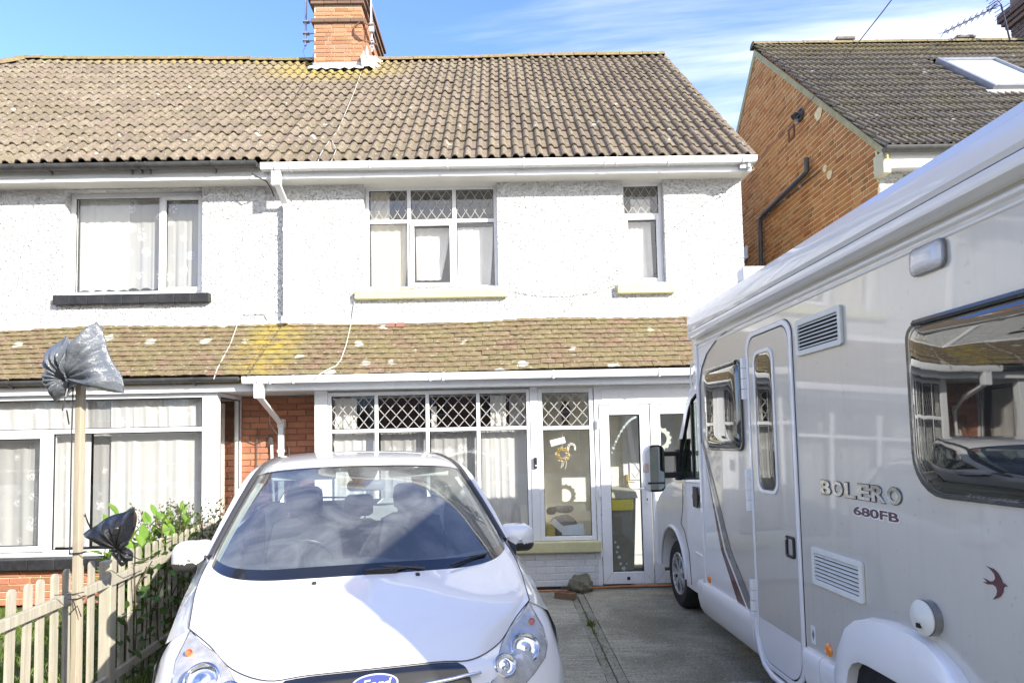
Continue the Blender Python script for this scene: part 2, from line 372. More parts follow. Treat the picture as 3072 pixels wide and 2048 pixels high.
def curtain(x0, x1, z0, z1, y, mat, label, group=None, folds=10, amp=.022, scallop=0, name='net_curtain', seed=0, lean=0, cat='curtain', gather=0):
    rnd = random.Random(seed); n = int((x1 - x0) / .012) + 2; rows = []; ph = [rnd.uniform(0, 6.3) for _ in range(4)]
    nr = 12
    for j in range(nr + 1):
        v = j / nr; row = []
        for i in range(n):
            u = i / (n - 1)
            uu = u; u = u + .05 * math.sin(u * 5.1 + ph[1]) + .022 * math.sin(u * 17 + ph[2])
            a = math.sin(u * folds * 6.28 + ph[0] + .6 * math.sin(v * 2.1 + ph[1])) + .45 * math.sin(u * folds * 13.1 + ph[2] + v * .8) + .3 * math.sin(u * folds * 3.3 + ph[3])
            u = uu; zb = z0 + (scallop * abs(math.sin(u * (x1 - x0) * 3.14 / .16)) if scallop else 0)
            xx = x0 + (x1 - x0) * u
            if gather: xx = x0 + (x1 - x0) * u * (1 - gather * (1 - v) * math.sin(1.57 * (1 - v)))
            row.append((xx + lean * (1 - v), y + a * amp * .32 * (.5 + .5 * (1 - v)), zb + (z1 - zb) * v))
        rows.append(row)
    o = B().grid(rows).obj(name, mat, smooth=True)
    return tag(o, label, cat, group)
def gutter(parent, x0, x1, y, zt, mat, name='gutter', r=.056, brk=(), square=False):
    rows = []
    prof = [(r * math.cos(t), -r * math.sin(t)) for t in [math.pi * k / 10 for k in range(11)]]
    if square: prof = [(r, 0), (r * 1.0, -.012), (r * .97, -.05), (r * .75, -.078), (-r * .8, -.078), (-r * .95, 0)]
    prof2 = [(a * .93, b * .93 if b < 0 else 0) for a, b in prof][::-1]
    loop = prof + prof2
    b = B(); b.grid([[(x, y - a, zt + c) for a, c in loop] for x in (x0, x1)], close=True)
    for x in (x0, x1): b.add([(x, y - a, zt + c) for a, c in prof], [tuple(range(len(prof)))])
    g = b.obj(name, mat, parent, smooth=True, sharp=35)
    for x in brk:
        b = B(); k = 1.10
        b.grid([[(xx, y - a * k, zt + c * k + .002) for a, c in prof] for xx in (x - .012, x + .012)])
        b.grid([[(xx, y - a * k * 1.04, zt + c * k * 1.04 + .002) for a, c in prof] for xx in (x - .012, x + .012)])
        if not square: b.prism([(x - .01, y - r * .5, zt - r * 1.0), (x - .01, y + r * .9, zt - r * 1.55), (x - .01, y + r * .95, zt - r * .8)], (.02, 0, 0))
        b.obj('gutter_bracket', mat, g)
    return g

# tiles: three shapes each, shared mesh data
def tile_mesh(name, w, L, prof, mat, n=3, thick=.016, lift=.028, seed=1):
    out = []; rnd = random.Random(seed)
    for k in range(n):
        b = B(); dz = rnd.uniform(-.002, .003)
        top = [[(x + rnd.uniform(-.001, .001), y, z * (1.0 - .02 * k) + lift * (1 - y / L) + dz) for x, z in prof] for y in (0, L)]
        b.grid(top); lo = [(x, 0.0, z - thick) for x, y, z in top[0]]
        b.add(top[0] + lo, [(i, i + len(prof), i + len(prof) + 1, i + 1) for i in range(len(prof) - 1)])
        b.add([top[0][0], top[1][0], (prof[0][0], L, -.01), (prof[0][0], 0, top[0][0][2] - thick)], [(0, 1, 2, 3)])
        b.add([top[0][-1], top[1][-1], (prof[-1][0], L, -.01), (prof[-1][0], 0, top[0][-1][2] - thick)], [(3, 2, 1, 0)])
        out.append((b, b.mesh(name, mat)))
    return out
def lay_tiles(parent, pname, variants, cells, limit=300, seed=3, prox=None):
    """cells: list of (matrix). nearest `limit` become single objects, the rest one mesh"""
    rnd = random.Random(seed)
    cells = sorted(cells, key=prox) if prox else cells
    rest = B(); k = 0; objs = []
    for mw in cells:
        bb, me = variants[rnd.randrange(len(variants))]
        j = Matrix.Translation((rnd.uniform(-.002, .002), rnd.uniform(-.006, .006), rnd.uniform(-.001, .003))) @ Matrix.Rotation(rnd.gauss(0, .007), 4, 'Z') @ Matrix.Rotation(rnd.gauss(0, .007), 4, 'Y') @ Matrix.Rotation(rnd.gauss(0, .006), 4, 'X')
        m = mw @ j
        if k < limit: objs.append(inst(me, pname, parent, m)); k += 1
        else: rest.add([m @ Vector(v) for v in bb.v], bb.f, 0, rnd.random())
    if rest.v: tag(rest.obj(pname + '_area', variants[0][1].materials[0], parent), kind='stuff')
    return objs
def roll_profile(w, rolls, r, h, n=5):
    p = [(0, 0)]
    for c in rolls:
        p += [(c - r * 1.25, 0)] + [(c - r * math.cos(math.pi * k / n), h * math.sin(math.pi * k / n) ** .8) for k in range(1, n)] + [(c + r * 1.25, 0)]
    p.append((w, 0)); return p
def brick_mesh(name, L, H, D, mat, seed=0, n=3):
    out = []; rnd = random.Random(seed)
    for k in range(n):
        j = lambda s=.003: rnd.uniform(-s, s)
        b = B(); e = .004
        f = [(e + j(), -D, e + j()), (L - e + j(), -D, e + j()), (L - e + j(), -D, H - e + j()), (e + j(), -D, H - e + j())]
        m_ = [(0, -D + e, 0), (L, -D + e, 0), (L, -D + e, H), (0, -D + e, H)]; bk = [(0, .01, 0), (L, .01, 0), (L, .01, H), (0, .01, H)]
        b.add(f + m_ + bk, [(0, 1, 2, 3)] + [(i, i + 4, (i + 1) % 4 + 4, (i + 1) % 4) for i in range(4)] + [(i + 4, i + 8, (i + 1) % 4 + 8, (i + 1) % 4 + 4) for i in range(4)])
        out.append((b, b.mesh(name, mat)))
    return out
def brick_course_cells(x0, x1, z0, z1, L=.215, J=.010, H=.065, flemish=False, rowlim=None):
    cells = []; row = 0; z = z0
    while z + H <= z1 + .005:
        a, c = (x0, x1) if rowlim is None else rowlim(z + H / 2)
        if c > a + .05:
            if flemish:
                x = x0 - ((.105 + .06) if row % 2 else 0) - .3; k = row % 2
                while x < c:
                    l = .102 if k % 2 else L
                    u, v = max(x, a), min(x + l, c)
                    if v - u > .04: cells.append((u, z, v - u))
                    x += l + J; k += 1
            else:
                x = x0 - (L + J) / 2 * (row % 2)
                while x < c:
                    u, v = max(x, a), min(x + L, c)
                    if v - u > .03: cells.append((u, z, v - u))
                    x += L + J
        z += H + J; row += 1
    return cells
def lay_bricks(parent, name, cells, base, mat, L=.215, H=.065, D=.008, limit=300, prox=None, seed=5):
    var = brick_mesh(name, L, H, D, mat, seed); rnd = random.Random(seed); rest = B()
    cells = sorted(cells, key=prox) if prox else cells
    for k, (x, z, l) in enumerate(cells):
        bb, me = rnd.choice(var)
        m = base @ Matrix.Translation((x + rnd.uniform(-.002, .002), rnd.uniform(-.003, .002), z + rnd.uniform(-.0015, .0015))) @ Matrix.Diagonal((l / L, 1, 1, 1))
        if k < limit: inst(me, name, parent, m)
        else: rest.add([m @ Vector(v) for v in bb.v], bb.f, 0, rnd.random())
    if rest.v: tag(rest.obj(name + '_area', mat, parent), kind='stuff')

# ------------------------------------------------------------------ ground
PXL, PXR = -2.30, 4.30
def m_concrete(name, c, moss):
    m = M(name)
    p = m.pos((.9, 9, 1)); streak = m.noise(2.4, 7, .75, p); sp = m.noise(52, 4, .8); sp2 = m.vor(90)
    k = m.mix(m.rng(m.noise(1.3, 7, .68, None, .6), .36, .62), tuple(x * .50 for x in c), c); k = m.mix(m.rng(m.noise(4.5, 6, .7, None, .8), .55, .66, 0, .5), k, tuple(x * .42 for x in c))
    k = m.mix(m.rng(streak, .44, .62, 0, .6), k, tuple(x * .45 for x in c))
    k = m.mix(m.rng(sp, .48, .60, 0, .62), k, (.09, .09, .065)); k = m.mix(m.rng(m.noise(60, 3, .7), .60, .66, 0, .75), k, (.52, .50, .43))
    k = m.mix(m.rng(m.noise(.9, 5, .6, m.pos((1, .6, 1))), .45, .65, 0, moss), k, (.085, .08, .04))
    k = m.mix(m.math('MULTIPLY', m.rng(m.vor(9, rnd=1), .045, .035), .8), k, (.62, .60, .55))
    m.set(k, .93, 0, .2); m.bump(m.math('ADD', m.math('MULTIPLY', sp, .6), m.math('ADD', m.math('MULTIPLY', streak, .8), m.math('MULTIPLY', sp2, .3))), .9, .012); return m.m
MAT['concrete'] = m_concrete('brushed_concrete', (.66, .61, .45), .35); MAT['concrete2'] = m_concrete('old_concrete', (.68, .64, .50), .15)
MAT['channel'] = m_concrete('channel_cement', (.56, .52, .40), .5)
g = B(); g.add([(-600, -600, -.16), (600, -600, -.16), (600, 600, -.16), (-600, 600, -.16)], [(0, 1, 2, 3)])
tag(g.obj('ground', simple('asphalt', (.055, .055, .055), .9, var=.3, scale=3, bump=.5)), kind='structure')
def slab(name, x0, x1, mat):
    b = B(); n = 60; ys = [-2.6 + (10.5) * i / n for i in range(n + 1)]; rnd = random.Random(int(x0 * 10))
    b.grid([[(x0 + rnd.uniform(-.004, .004), y, 0), (x1 + rnd.uniform(-.004, .004), y, 0)] for y in ys])
    for x in (x0, x1): b.grid([[(x, y, 0) for y in ys], [(x, y, -.155) for y in ys]])
    b.grid([[(x0, -2.6, 0), (x1, -2.6, 0)], [(x0, -2.6, -.155), (x1, -2.6, -.155)]])
    return tag(b.obj(name, mat), kind='structure')
slab('driveway_slab', PXL, .672, MAT['concrete2']); slab('driveway_slab', .822, PXR, MAT['concrete'])
tag(B().box(.676, .742, -2.6, 7.9, -.155, -.006).box(.748, .818, -2.6, 7.9, -.155, -.001).obj('drain_strip', MAT['channel'], bevel=.006), kind='structure')
tag(B().box(.6725, .8215, -2.6, 7.9, -.158, -.016).obj('drain_bed', simple('mud', (.05, .045, .03), .95)), kind='structure')
tag(B().box(-14, PXL - .004, -2.6, 7.95, -.15, -.03).obj('garden_soil', simple('soil', (.07, .055, .035), .95, var=.4, scale=30, bump=.6)), kind='structure')
tag(B().box(-40, 40, -2.9, -2.64, -.15, -.03).obj('kerb', MAT['channel'], bevel=.02), kind='structure')
tag(B().box(PXR + .004, 16, -2.6, 16, -.15, -.01).obj('side_path', MAT['concrete']), kind='structure')

# ------------------------------------------------------------------ the pair of white houses
EY, EZ, RY, RZ = 7.60, 5.06, 11.549, 8.745
YU = 7.90; PARTY = -2.80; XR = 3.036
def build_shell(parent, x0, x1, holes, name, gable):
    b = wall_holes(B(), x0, x1, 0, 4.975, YU, .24, holes)
    b.obj('wall', MAT['render'], parent)
    b = B(); bx = RY * 2 - YU
    b.add([(x0, bx, 0), (x1, bx, 0), (x1, bx, 4.97), (x0, bx, 4.97)], [(0, 1, 2, 3)])
    for x in gable: b.prism([(x, YU + .002, 0), (x, bx, 0), (x, bx, 4.95), (x, RY, RZ - .28), (x, YU + .002, 4.95)], (.2 if x < 0 else -.2, 0, 0))
    b.obj('side_wall', MAT['render'], parent)
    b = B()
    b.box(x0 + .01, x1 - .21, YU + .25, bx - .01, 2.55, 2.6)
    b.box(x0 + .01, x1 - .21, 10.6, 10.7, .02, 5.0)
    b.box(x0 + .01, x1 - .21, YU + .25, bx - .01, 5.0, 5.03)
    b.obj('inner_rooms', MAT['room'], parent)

# window rectangles on the upper wall
W_MID = (-1.705, -.04, 3.60, 4.925); W_R = (1.535, 2.055, 3.615, 4.925); W_L = (-5.405, -3.705, 3.585, 4.90)
H1 = empty('semi_detached_house', (0, 0, 0), label='white pebbledash house on the right, with white gutters, cream sills and leaded porch', cat='house')
H2 = empty('semi_detached_house', (0, 0, 0), label='white pebbledash house on the left, with black gutters, black sills and square bay', cat='house')
build_shell(H1, PARTY, XR, [W_MID, W_R, (-2.1, .32, .3, 2.25), (.37, 2.9, .01, 2.25)], 'r', [XR])
build_shell(H2, -12.6, PARTY - .002, [W_L, (-5.6, -3.3, .45, 2.25)], 'l', [-12.6])
ry = YU + .115
window(H1, W_MID[0], W_MID[1], W_MID[2] + .0, W_MID[3], ry, [-1.157, -.584], [4.478], lead=[(0, 1), (1, 1), (2, 1)], sash=[(1, 0)], nx=4, nz=2, t=.045, mt=.05)
window(H1, W_R[0], W_R[1], W_R[2], W_R[3], ry, [], [4.509], lead=[(0, 1)], sash=[(0, 0)], nx=4, nz=2, t=.04, mt=.05)
window(H2, W_L[0], W_L[1], W_L[2], W_L[3], ry, [-4.275], [], sash=[(1, 0)], t=.06, mt=.05)
B().box(-1.811, .07, YU - .07, YU + .12, 3.455, 3.566).obj('window_sill', MAT['sill'], H1, bevel=.012)
B().box(1.429, 2.145, YU - .07, YU + .12, 3.468, 3.582).obj('window_sill', MAT['sill'], H1, bevel=.012)
ws = empty('window_sill', parent=H2)
for i in range(9):
    w_ = (5.482 - 3.585) / 9; B().box(-5.482 + w_ * i + .0015, -5.482 + w_ * (i + 1) - .0015, YU - .075, YU + .12, 3.452 + (i % 3) * .002, 3.568).obj('sill_tile', MAT['bsill'], ws, bevel=.006)
# soffits, fascias, gutters
for (P_, x0, x1, gm, sq, gn, br) in ((H1, PARTY + .0, XR + .05, MAT['gutter_white'], True, 'gutter', (-2.68, -2.5, -1.55, -.62, .30, 1.28, 1.42, 2.05, 2.95)),
                                 (H2, -12.6, PARTY - .002, MAT['grey_black'], False, 'gutter', (-8.1, -7.2, -6.3, -5.38, -4.42, -4.3, -4.2, -3.42))):
    B().box(x0, x1, 7.685, YU + .14, 4.918, 4.938).obj('soffit', MAT['soffit'], P_, bevel=.004)
    B().box(x0, x1, 7.662, 7.683, 4.90, 5.05).obj('fascia', MAT['upvc'] if P_ is H1 else MAT['soffit'], P_, bevel=.004)
    B().box(x0 + .001, x1 - .001, 7.655, 7.661, 4.905, 4.935).obj('fascia_trim', MAT['upvc'], P_)
    gutter(P_, x0 - (.06 if P_ is H1 else 0), x1 + (.03 if P_ is H1 else -.1), 7.605 if P_ is H1 else 7.578, 5.062 if P_ is H1 else 5.075, gm, 'upper_gutter', .056 if P_ is H1 else .064, br, sq)
# downpipe between the upper gutter and the lower roof
b = B(); px_ = -2.665
b.box(px_ - .075, px_ + .035, 7.575, 7.645, 4.80, 4.985); b.prism([(px_ - .05, 7.58, 4.82), (px_ + .03, 7.58, 4.82), (px_ + .03, 7.64, 4.82), (px_ - .05, 7.64, 4.82)], (.028, .22, -.17))
b.box(px_ - .008, px_ + .06, YU - .095, YU - .03, 3.19, 4.69); b.box(px_ - .014, px_ + .066, YU - .10, YU - .024, 4.30, 4.36)
b.box(px_ - .014, px_ + .066, YU - .10, YU - .001, 3.62, 3.65); b.box(px_ - .014, px_ + .066, YU - .10, YU - .024, 4.60, 4.70)
b.box(px_ - .01, px_ + .055, YU - .16, YU - .04, 3.16, 3.24)
b.obj('upper_downpipe', MAT['upvc'], H1, bevel=.006)
# ---- main roof
EL = (RY - EY); RISE = RZ - EZ; SL = math.hypot(EL, RISE)
def sag(x): return .09 * (min(1, max(0, (x + 2.6) / -6.1)) ** 1.5) - .03 * math.exp(-((x + 2.6) / 1.8) ** 2) + (.02 * max(0, x) / 3) + .006 * math.sin(x * 1.9)
def eave_dz(x): return .012 * math.sin(x * 1.3 + 1) + (.03 if x < -2.9 else 0)
VR = tile_mesh('roof_tile', .3, .42, roll_profile(.3, (.055, .205), .036, .040), MAT['tile_main'], lift=.025, thick=.012)
def roof_cells(x0, x1, hip=None):
    cells = []; rows = 16; g_ = SL / rows
    n = round((x1 - x0) / .3); w = (x1 - x0) / n
    for r in range(rows):
        for c in range(n):
            x = x0 + c * w; xm = x + w / 2
            if hip is not None and xm < hip - .15 - (rows - r - .5) / rows * EL: continue
            e = Vector((x, EY, EZ + eave_dz(xm))); t = Vector((x, RY, RZ + sag(xm))); u = (t - e).normalized(); nn = Vector((1, 0, 0)).cross(u).normalized()
            p = e + (t - e) * (r / rows) + nn * .012
            cells.append(Matrix(((w / .3, u.x, nn.x, p.x), (0, u.y, nn.y, p.y), (0, u.z, nn.z, p.z), (0, 0, 0, 1))))
    return cells
def rprox(m): p = m.translation; return (p - CAM).length + (6 if p.x < -9.2 else 0)
lay_tiles(H1, 'roof_tile', VR, roof_cells(PARTY, XR + .06), 300, 3, rprox)
HIPX = -8.73
lay_tiles(H2, 'roof_tile', VR, roof_cells(-12.7, PARTY, HIPX), 300, 4, rprox)
for (P_, x0, x1) in ((H1, PARTY, XR + .04), (H2, HIPX, PARTY)):
    b = B(); by = RY * 2 - EY
    b.grid([[(x, EY + .03, EZ - .03), (x, RY, RZ - .02), (x, by, EZ - .03)] for x in (x0, x1)]); b.grid([[(x, EY + .06, EZ - .10), (x, RY, RZ - .12), (x, by - .06, EZ - .10)] for x in (x0, x1)])
    if P_ is H2: b.add([(HIPX, RY, RZ - .02), (HIPX - EL, EY, EZ - .03), (HIPX - EL, by, EZ - .03), (HIPX, EY, EZ - .03), (HIPX, by, EZ - .03)], [(0, 1, 3), (0, 4, 2), (0, 2, 1)])
    b.obj('roof_deck', MAT['tile_main'], P_)
def ridge_tiles(P_, a, c, mat, r=.11, L=.42, name='ridge_tile'):
    a, c = Vector(a), Vector(c); d = (c - a); n = max(1, round(d.length / L)); u = d.normalized(); s = u.cross(Vector((0, 0, 1))).normalized(); w = s.cross(u)
    b = B(); l = d.length / n
    rows = [[Vector((y, r * math.cos(t) * 1.25, r * math.sin(t) - .02)) * 1 for t in [math.pi * k / 8 for k in range(9)]] for y in (.004, .03, l - .004)]
    rows[0] = [p + Vector((0, 0, .004)) for p in rows[0]]
    b.grid(rows); b.add([rows[0][k] for k in range(9)], [tuple(range(9))]); b.add([rows[-1][k] for k in range(9)], [tuple(range(9))[::-1]])
    me = b.mesh(name, mat, True, 40)
    for k in range(n):
        p = a + u * (l * k); x = p.x; z = p.z + (sag(x) if abs(u.z) < .1 and P_ in (H1, H2) else 0) + random.uniform(-.004, .004)
        inst(me, name, P_, Matrix(((u.x, s.x, w.x, p.x), (u.y, s.y, w.y, p.y), (u.z, s.z, w.z, z), (0, 0, 0, 1))))
ridge_tiles(H1, (-2.38, RY, RZ), (XR + .06, RY, RZ), MAT['ridge']); ridge_tiles(H2, (HIPX, RY, RZ), (-3.26, RY, RZ), MAT['ridge'])
ridge_tiles(H2, (HIPX + .1, RY - .1, RZ + .04), (HIPX - EL, EY, EZ + .05), MAT['ridge'], name='hip_tile')
# verge along the right gable
ridge_tiles(H1, (XR + .075, EY + .02, EZ + .02), (XR + .075, RY, RZ + .02), MAT['tile_main'], r=.04, L=.34, name='verge_tile')
# ---- lower lean-to roof
LY, LZ, LT = 7.07, 2.432, 3.165
b = B(); tw, tl = .165, .19
def plain_tiles():
    out = []; rnd = random.Random(9)
    for k in range(4):
        b = B(); j = lambda s=.003: rnd.uniform(-s, s); n = 4
        top = [[(.0015 + (tw - .003) * i / n, y + (j(.004) if y == 0 else 0), .024 * (1 - y / tl) + .004 * math.sin(math.pi * i / n) + j(.001)) for i in range(n + 1)] for y in (0, tl)]
        b.grid(top); lo = [(x, y + .002, z - .014) for x, y, z in top[0]]
        b.add(top[0] + lo, [(i, i + n + 1, i + n + 2, i + 1) for i in range(n)])
        for i in (0, n): b.add([top[0][i], top[1][i], (top[1][i][0], tl, -.012), (top[0][i][0], 0, top[0][i][2] - .014)], [(0, 1, 2, 3)])
        out.append((b, b.mesh('porch_roof_tile', MAT['tile_low'])))
    return out
VP = plain_tiles()
def low_cells(x0, x1):
    e = Vector((0, LY, LZ)); t = Vector((0, YU, LT)); u = (t - e).normalized(); nn = Vector((1, 0, 0)).cross(u).normalized(); L = (t - e).length; rows = 11; cells = []
    for r in range(rows):
        x = x0 - (tw / 2 if r % 2 else 0)
        while x < x1 - .02:
            w = tw; xx = x
            if x < x0: xx = x0; w = tw / 2
            w = min(w, x1 - xx)
            p = Vector((xx, e.y, e.z + .012 * math.sin(xx * 1.1) + (.010 * math.sin(xx * 2.3 + 1) * r / rows))) + u * (L * r / rows) + nn * .014
            cells.append(Matrix(((w / tw, 0, 0, p.x), (0, u.y, nn.y, p.y), (0, u.z, nn.z, p.z), (0, 0, 0, 1)))); x += tw
    return cells
lp = lambda m: (Vector(m.translation) - Vector((min(2.4, max(-5.9, m.translation.x)), 7, 2.4))).length * 3 + m.translation.z
lay_tiles(H1, 'porch_roof_tile', VP, low_cells(PARTY, XR), 300, 5, lp); lay_tiles(H2, 'porch_roof_tile', VP, low_cells(-8.2, PARTY), 300, 6, lp)
for (P_, x0, x1, gm, sq, br) in ((H1, PARTY, XR, MAT['gutter_white'], True, (-2.68, -2.55, -2.3, -.80, -.66, .55, 1.72)), (H2, -8.2, PARTY - .002, MAT['grey_black'], False, (-7, -6.3, -5.4, -4.46, -3.4))):
    b = B(); b.prism([(x0, LY + .02, LZ - .01), (x0, YU, LT - .02), (x0, YU, LT - .10), (x0, LY + .06, LZ - .06)], (x1 - x0, 0, 0)); b.obj('lean_to_deck', MAT['tile_low'], P_)
    B().box(x0, x1, 7.155, 7.175, 2.285, 2.43).obj('lower_fascia', MAT['upvc'] if sq else MAT['soffit'], P_, bevel=.004)
    B().box(x0 + .001, x1 - .001, 7.148, 7.154, 2.288, 2.318).obj('lower_fascia_trim', MAT['upvc'], P_)
    B().box(x0, x1, 7.176, 7.898, 2.292, 2.306).obj('lower_soffit', MAT['soffit'], P_)
    gutter(P_, x0 - (.06 if sq else 0), x1 - (0 if sq else .1), 7.085, 2.440, gm, 'lower_gutter', .052, br, sq)
b = B(); b.prism([(-8.2, YU - .003, LT - .005), (-8.2, YU - .003, LT + .06), (-8.2, YU - .03, LT + .03), (-8.2, YU - .07, LT - .02)], (8.2 + XR, 0, 0)); b.obj('wall_flashing', MAT['white_paint'], H1)
# red slip bricks peeping out at the top course
for x in (-1.42, -1.30, 1.98, 2.10): B().prism([(x, 7.775, 3.085), (x + .105, 7.775, 3.085), (x + .105, 7.86, 3.162), (x, 7.86, 3.162)], (0, -.006, .008)).obj('slip_tile', simple('slip_red', (.24, .11, .085), .9), H1, rot=None)
# ---- chimney
ch = empty('chimney', parent=H1); cy0, cy1, cx0, cx1 = 11.07, 12.65, -3.245, -2.395
B().box(cx0 + .006, cx1 - .006, cy0 + .006, cy1 - .006, 7.9, 10.2).obj('stack_core', simple('pale_mortar', (.58, .50, .38), .95, var=.25, scale=18), ch)
fr = Matrix.Translation((0, cy0 + .008, 0)); rt_ = Matrix.Translation((cx1 - .008, 0, 0)) @ Matrix.Rotation(R(90), 4, 'Z')
lay_bricks(ch, 'brick', brick_course_cells(cx0, cx1, 8.40, 9.17, flemish=True), fr, MAT['chimney_brick'], D=.012)
lay_bricks(ch, 'brick', brick_course_cells(cx0, cx1, 9.235, 9.50, flemish=True), fr, MAT['chimney_brick'], D=.012)
lay_bricks(ch, 'brick', brick_course_cells(cy0, cy1, 8.40, 9.17, flemish=True), rt_, MAT['chimney_brick'], D=.012, seed=8)
lay_bricks(ch, 'brick', brick_course_cells(cy0, cy1, 9.235, 9.50, flemish=True), rt_, MAT['chimney_brick'], D=.012, seed=9)
for z, o_, h in ((9.165, .045, .07), (9.50, .05, .07), (9.575, .09, .07), (9.65, .13, .07), (9.725, .05, .25)):
    n = 4
    for i in range(n):
        w_ = (cx1 - cx0 + 2 * o_) / n; B().box(cx0 - o_ + w_ * i + .003, cx0 - o_ + w_ * (i + 1) - .003, cy0 - o_, cy0 + .1, z, z + h).obj('cap_brick', MAT['dark_cap'], ch, bevel=.005)
    for i in range(7):
        w_ = (cy1 - cy0 + o_ - .1) / 7; B().box(cx1 - .1, cx1 + o_ - .002, cy0 + .102 + w_ * i, cy0 + .1 + w_ * (i + 1) - .004, z + .001, z + h - .001).obj('cap_brick', MAT['dark_cap'] if z > 9.2 else MAT['chimney_brick'], ch, bevel=.005)
    B().box(cx0 - o_, cx0 + .1, cy0 + .102, cy1, z + .001, z + h - .001).obj('cap_course', MAT['dark_cap'], ch)
b = B(); b.box(cx0 - .02, cx1 + .02, cy0 - .012, cy0 + .01, 8.28, 8.435)
rows = []
for k in range(13):
    x = cx0 - .06 + (cx1 - cx0 + .12) * k / 12; rows.append([(x, cy0 - .01, 8.385), (x, cy0 - .09, 8.33 + .015 * math.sin(k * 2.6)), (x, cy0 - .19, 8.225 + .02 * math.sin(k * 2.6))])
b.grid(rows); rows = []
for k in range(9):     # crumpled lead soaker on the right of the stack
    t = k / 8; y = cy0 - .14 + t * .62; z = 8.31 + .93 * (y - cy0) ; rows.append([(cx1 + .005, y, z + .28 + .05 * math.sin(k * 2.9)), (cx1 + .03, y, z + .10), (cx1 + .16, y - .03, z + .09 + .02 * math.sin(k * 2.1)), (cx1 + .27 - .05 * math.sin(k * 1.7), y - .02, z + .02)])
b.grid(rows); b.obj('flashing', MAT['leadsheet'], ch, smooth=True)
b = B(); b.grid([[(cx0 - .01, cy0 + t * .5, 8.42 + t * .48), (cx0 - .12, cy0 + t * .5, 8.30 + t * .48)] for t in (0, .5, 1)]); b.obj('flashing', MAT['leadsheet'], ch)
# aerial masts and brackets on the stack
al = empty('aerial_mast', label='galvanised aerial mast clamped to the left side of the brick chimney', cat='aerial mast')
b = B(); b.tube([(cx0 - .26, cy0 + .35, 8.98), (cx0 - .24, cy0 + .35, 10.6)], .022); b.obj('mast_pole', MAT['steel'], al)
for z in (9.06, 9.20, 9.42): B().box(cx0 - .30, cx0 - .19, cy0 + .31, cy0 + .39, z, z + .025).tube([(cx0 - .22, cy0 + .35, z + .012), (cx0, cy0 + .35, z + .012)], .01, 6).obj('clamp', MAT['steel'], al)
B().tube([(cx0 - .26, cy0 + .35, 8.98), (cx0 - .30, cy0 + .33, 8.85), (cx0 - .24, cy0 + .3, 8.72), (cx0 - .10, cy0 + .2, 8.62), (cx0 - .02, cy0 + .1, 8.70)], .007, 6).obj('cable', MAT['cable'], al)
ar = empty('aerial_mast', label='galvanised aerial mast on a rusty cranked bracket at the right side of the chimney', cat='aerial mast')
B().tube([(cx1 + .15, cy0 + .12, 8.72), (cx1 + .13, cy0 + .12, 10.4)], .02).obj('mast_pole', MAT['steel'], ar)
B().tube([(cx1 + .22, cy0 + .12, 9.17), (cx1 - .03, cy0 - .03, 9.17), (cx1 - .13, cy0 - .03, 9.06), (cx1 - .13, cy0 - .03, 8.95), (cx1 - .02, cy0 - .03, 8.84), (cx1 + .24, cy0 + .12, 8.84)], .014, 6).obj('bracket', MAT['rust'], ar)
B().box(cx1 + .11, cx1 + .20, cy0 + .05, cy0 + .10, 9.05, 9.14).obj('junction_box', MAT['gutter_white'], ar, bevel=.01)
for z in (8.78, 8.9, 9.2): B().box(cx1 + .12, cx1 + .19, cy0 + .08, cy0 + .16, z, z + .03).obj('clamp', MAT['steel'], ar)
# ------------------------------------------------------------------ ground floor of the pair
def vtube(b, pts, r): b.tube(pts, r, 6)
# recessed red brick wall between the bay and the porch
B().box(-3.2, PARTY, YU - .012, YU - .002, 0, 2.29).obj('mortar_bed', MAT['mortar_grey'], H2); B().box(PARTY, -2.165, YU - .012, YU - .002, 0, 2.29).obj('mortar_bed', MAT['mortar_grey'], H1)
cells = brick_course_cells(-3.2, -2.165, .02, 2.27)
fm = Matrix.Translation((0, YU - .014, 0))
lay_bricks(H2, 'brick', [c for c in cells if c[0] < PARTY], fm, MAT['red_brick'], D=.010); lay_bricks(H1, 'brick', [c for c in cells if c[0] >= PARTY], fm, MAT['red_brick'], D=.010, seed=6)
# lower downpipe with its cranked neck
b = B(); X = -2.70
b.box(-2.735, -2.64, 7.045, 7.135, 2.20, 2.385); b.prism([(-2.725, 7.06, 2.22), (-2.655, 7.06, 2.22), (-2.655, 7.13, 2.22), (-2.725, 7.13, 2.22)], (-.01, .70, -.27))
b.box(X - .033, X + .033, YU - .10, YU - .03, .05, 1.99); b.box(X - .04, X + .04, YU - .108, YU - .024, 1.90, 2.0)
b.box(X - .045, X + .045, YU - .105, YU - .014, 1.60, 1.63); b.obj('lower_downpipe', MAT['upvc'], H1, bevel=.006)
B().tube([(-3.0, YU - .05, 1.9), (-3.01, YU - .05, 1.2), (-3.0, YU - .05, .5)], .006, 6).tube([(-3.15, YU - .04, 1.76), (-3.0, YU - .06, 1.72), (-2.88, YU - .05, 1.78), (-2.84, YU - .05, 1.77)], .006, 6).obj('wall_cable', MAT['dcable'], H2)
B().tube([(-2.83, YU - .05, 1.76), (-2.80, YU - .05, 1.0), (-2.8, YU - .05, .3)], .017, 8).obj('white_pipe', MAT['upvc'], H1, smooth=True)
B().box(-2.86, -2.81, YU - .07, YU - .03, 1.69, 1.80).obj('pipe_clip', MAT['dcable'], H1, bevel=.008)
B().tube([(-2.86, YU - .03, 2.15), (-2.85, YU - .04, 1.95), (-2.78, YU - .05, 1.85), (-2.70, YU - .05, 1.76)], .005, 6).tube([(-2.72, YU - .09, 1.62), (-2.76, YU - .05, 1.3)], .007, 6).tube([(-2.62, YU - .03, 1.66), (-2.61, YU - .03, 1.2)], .007, 6).obj('wall_cable', MAT['cable'], H1)

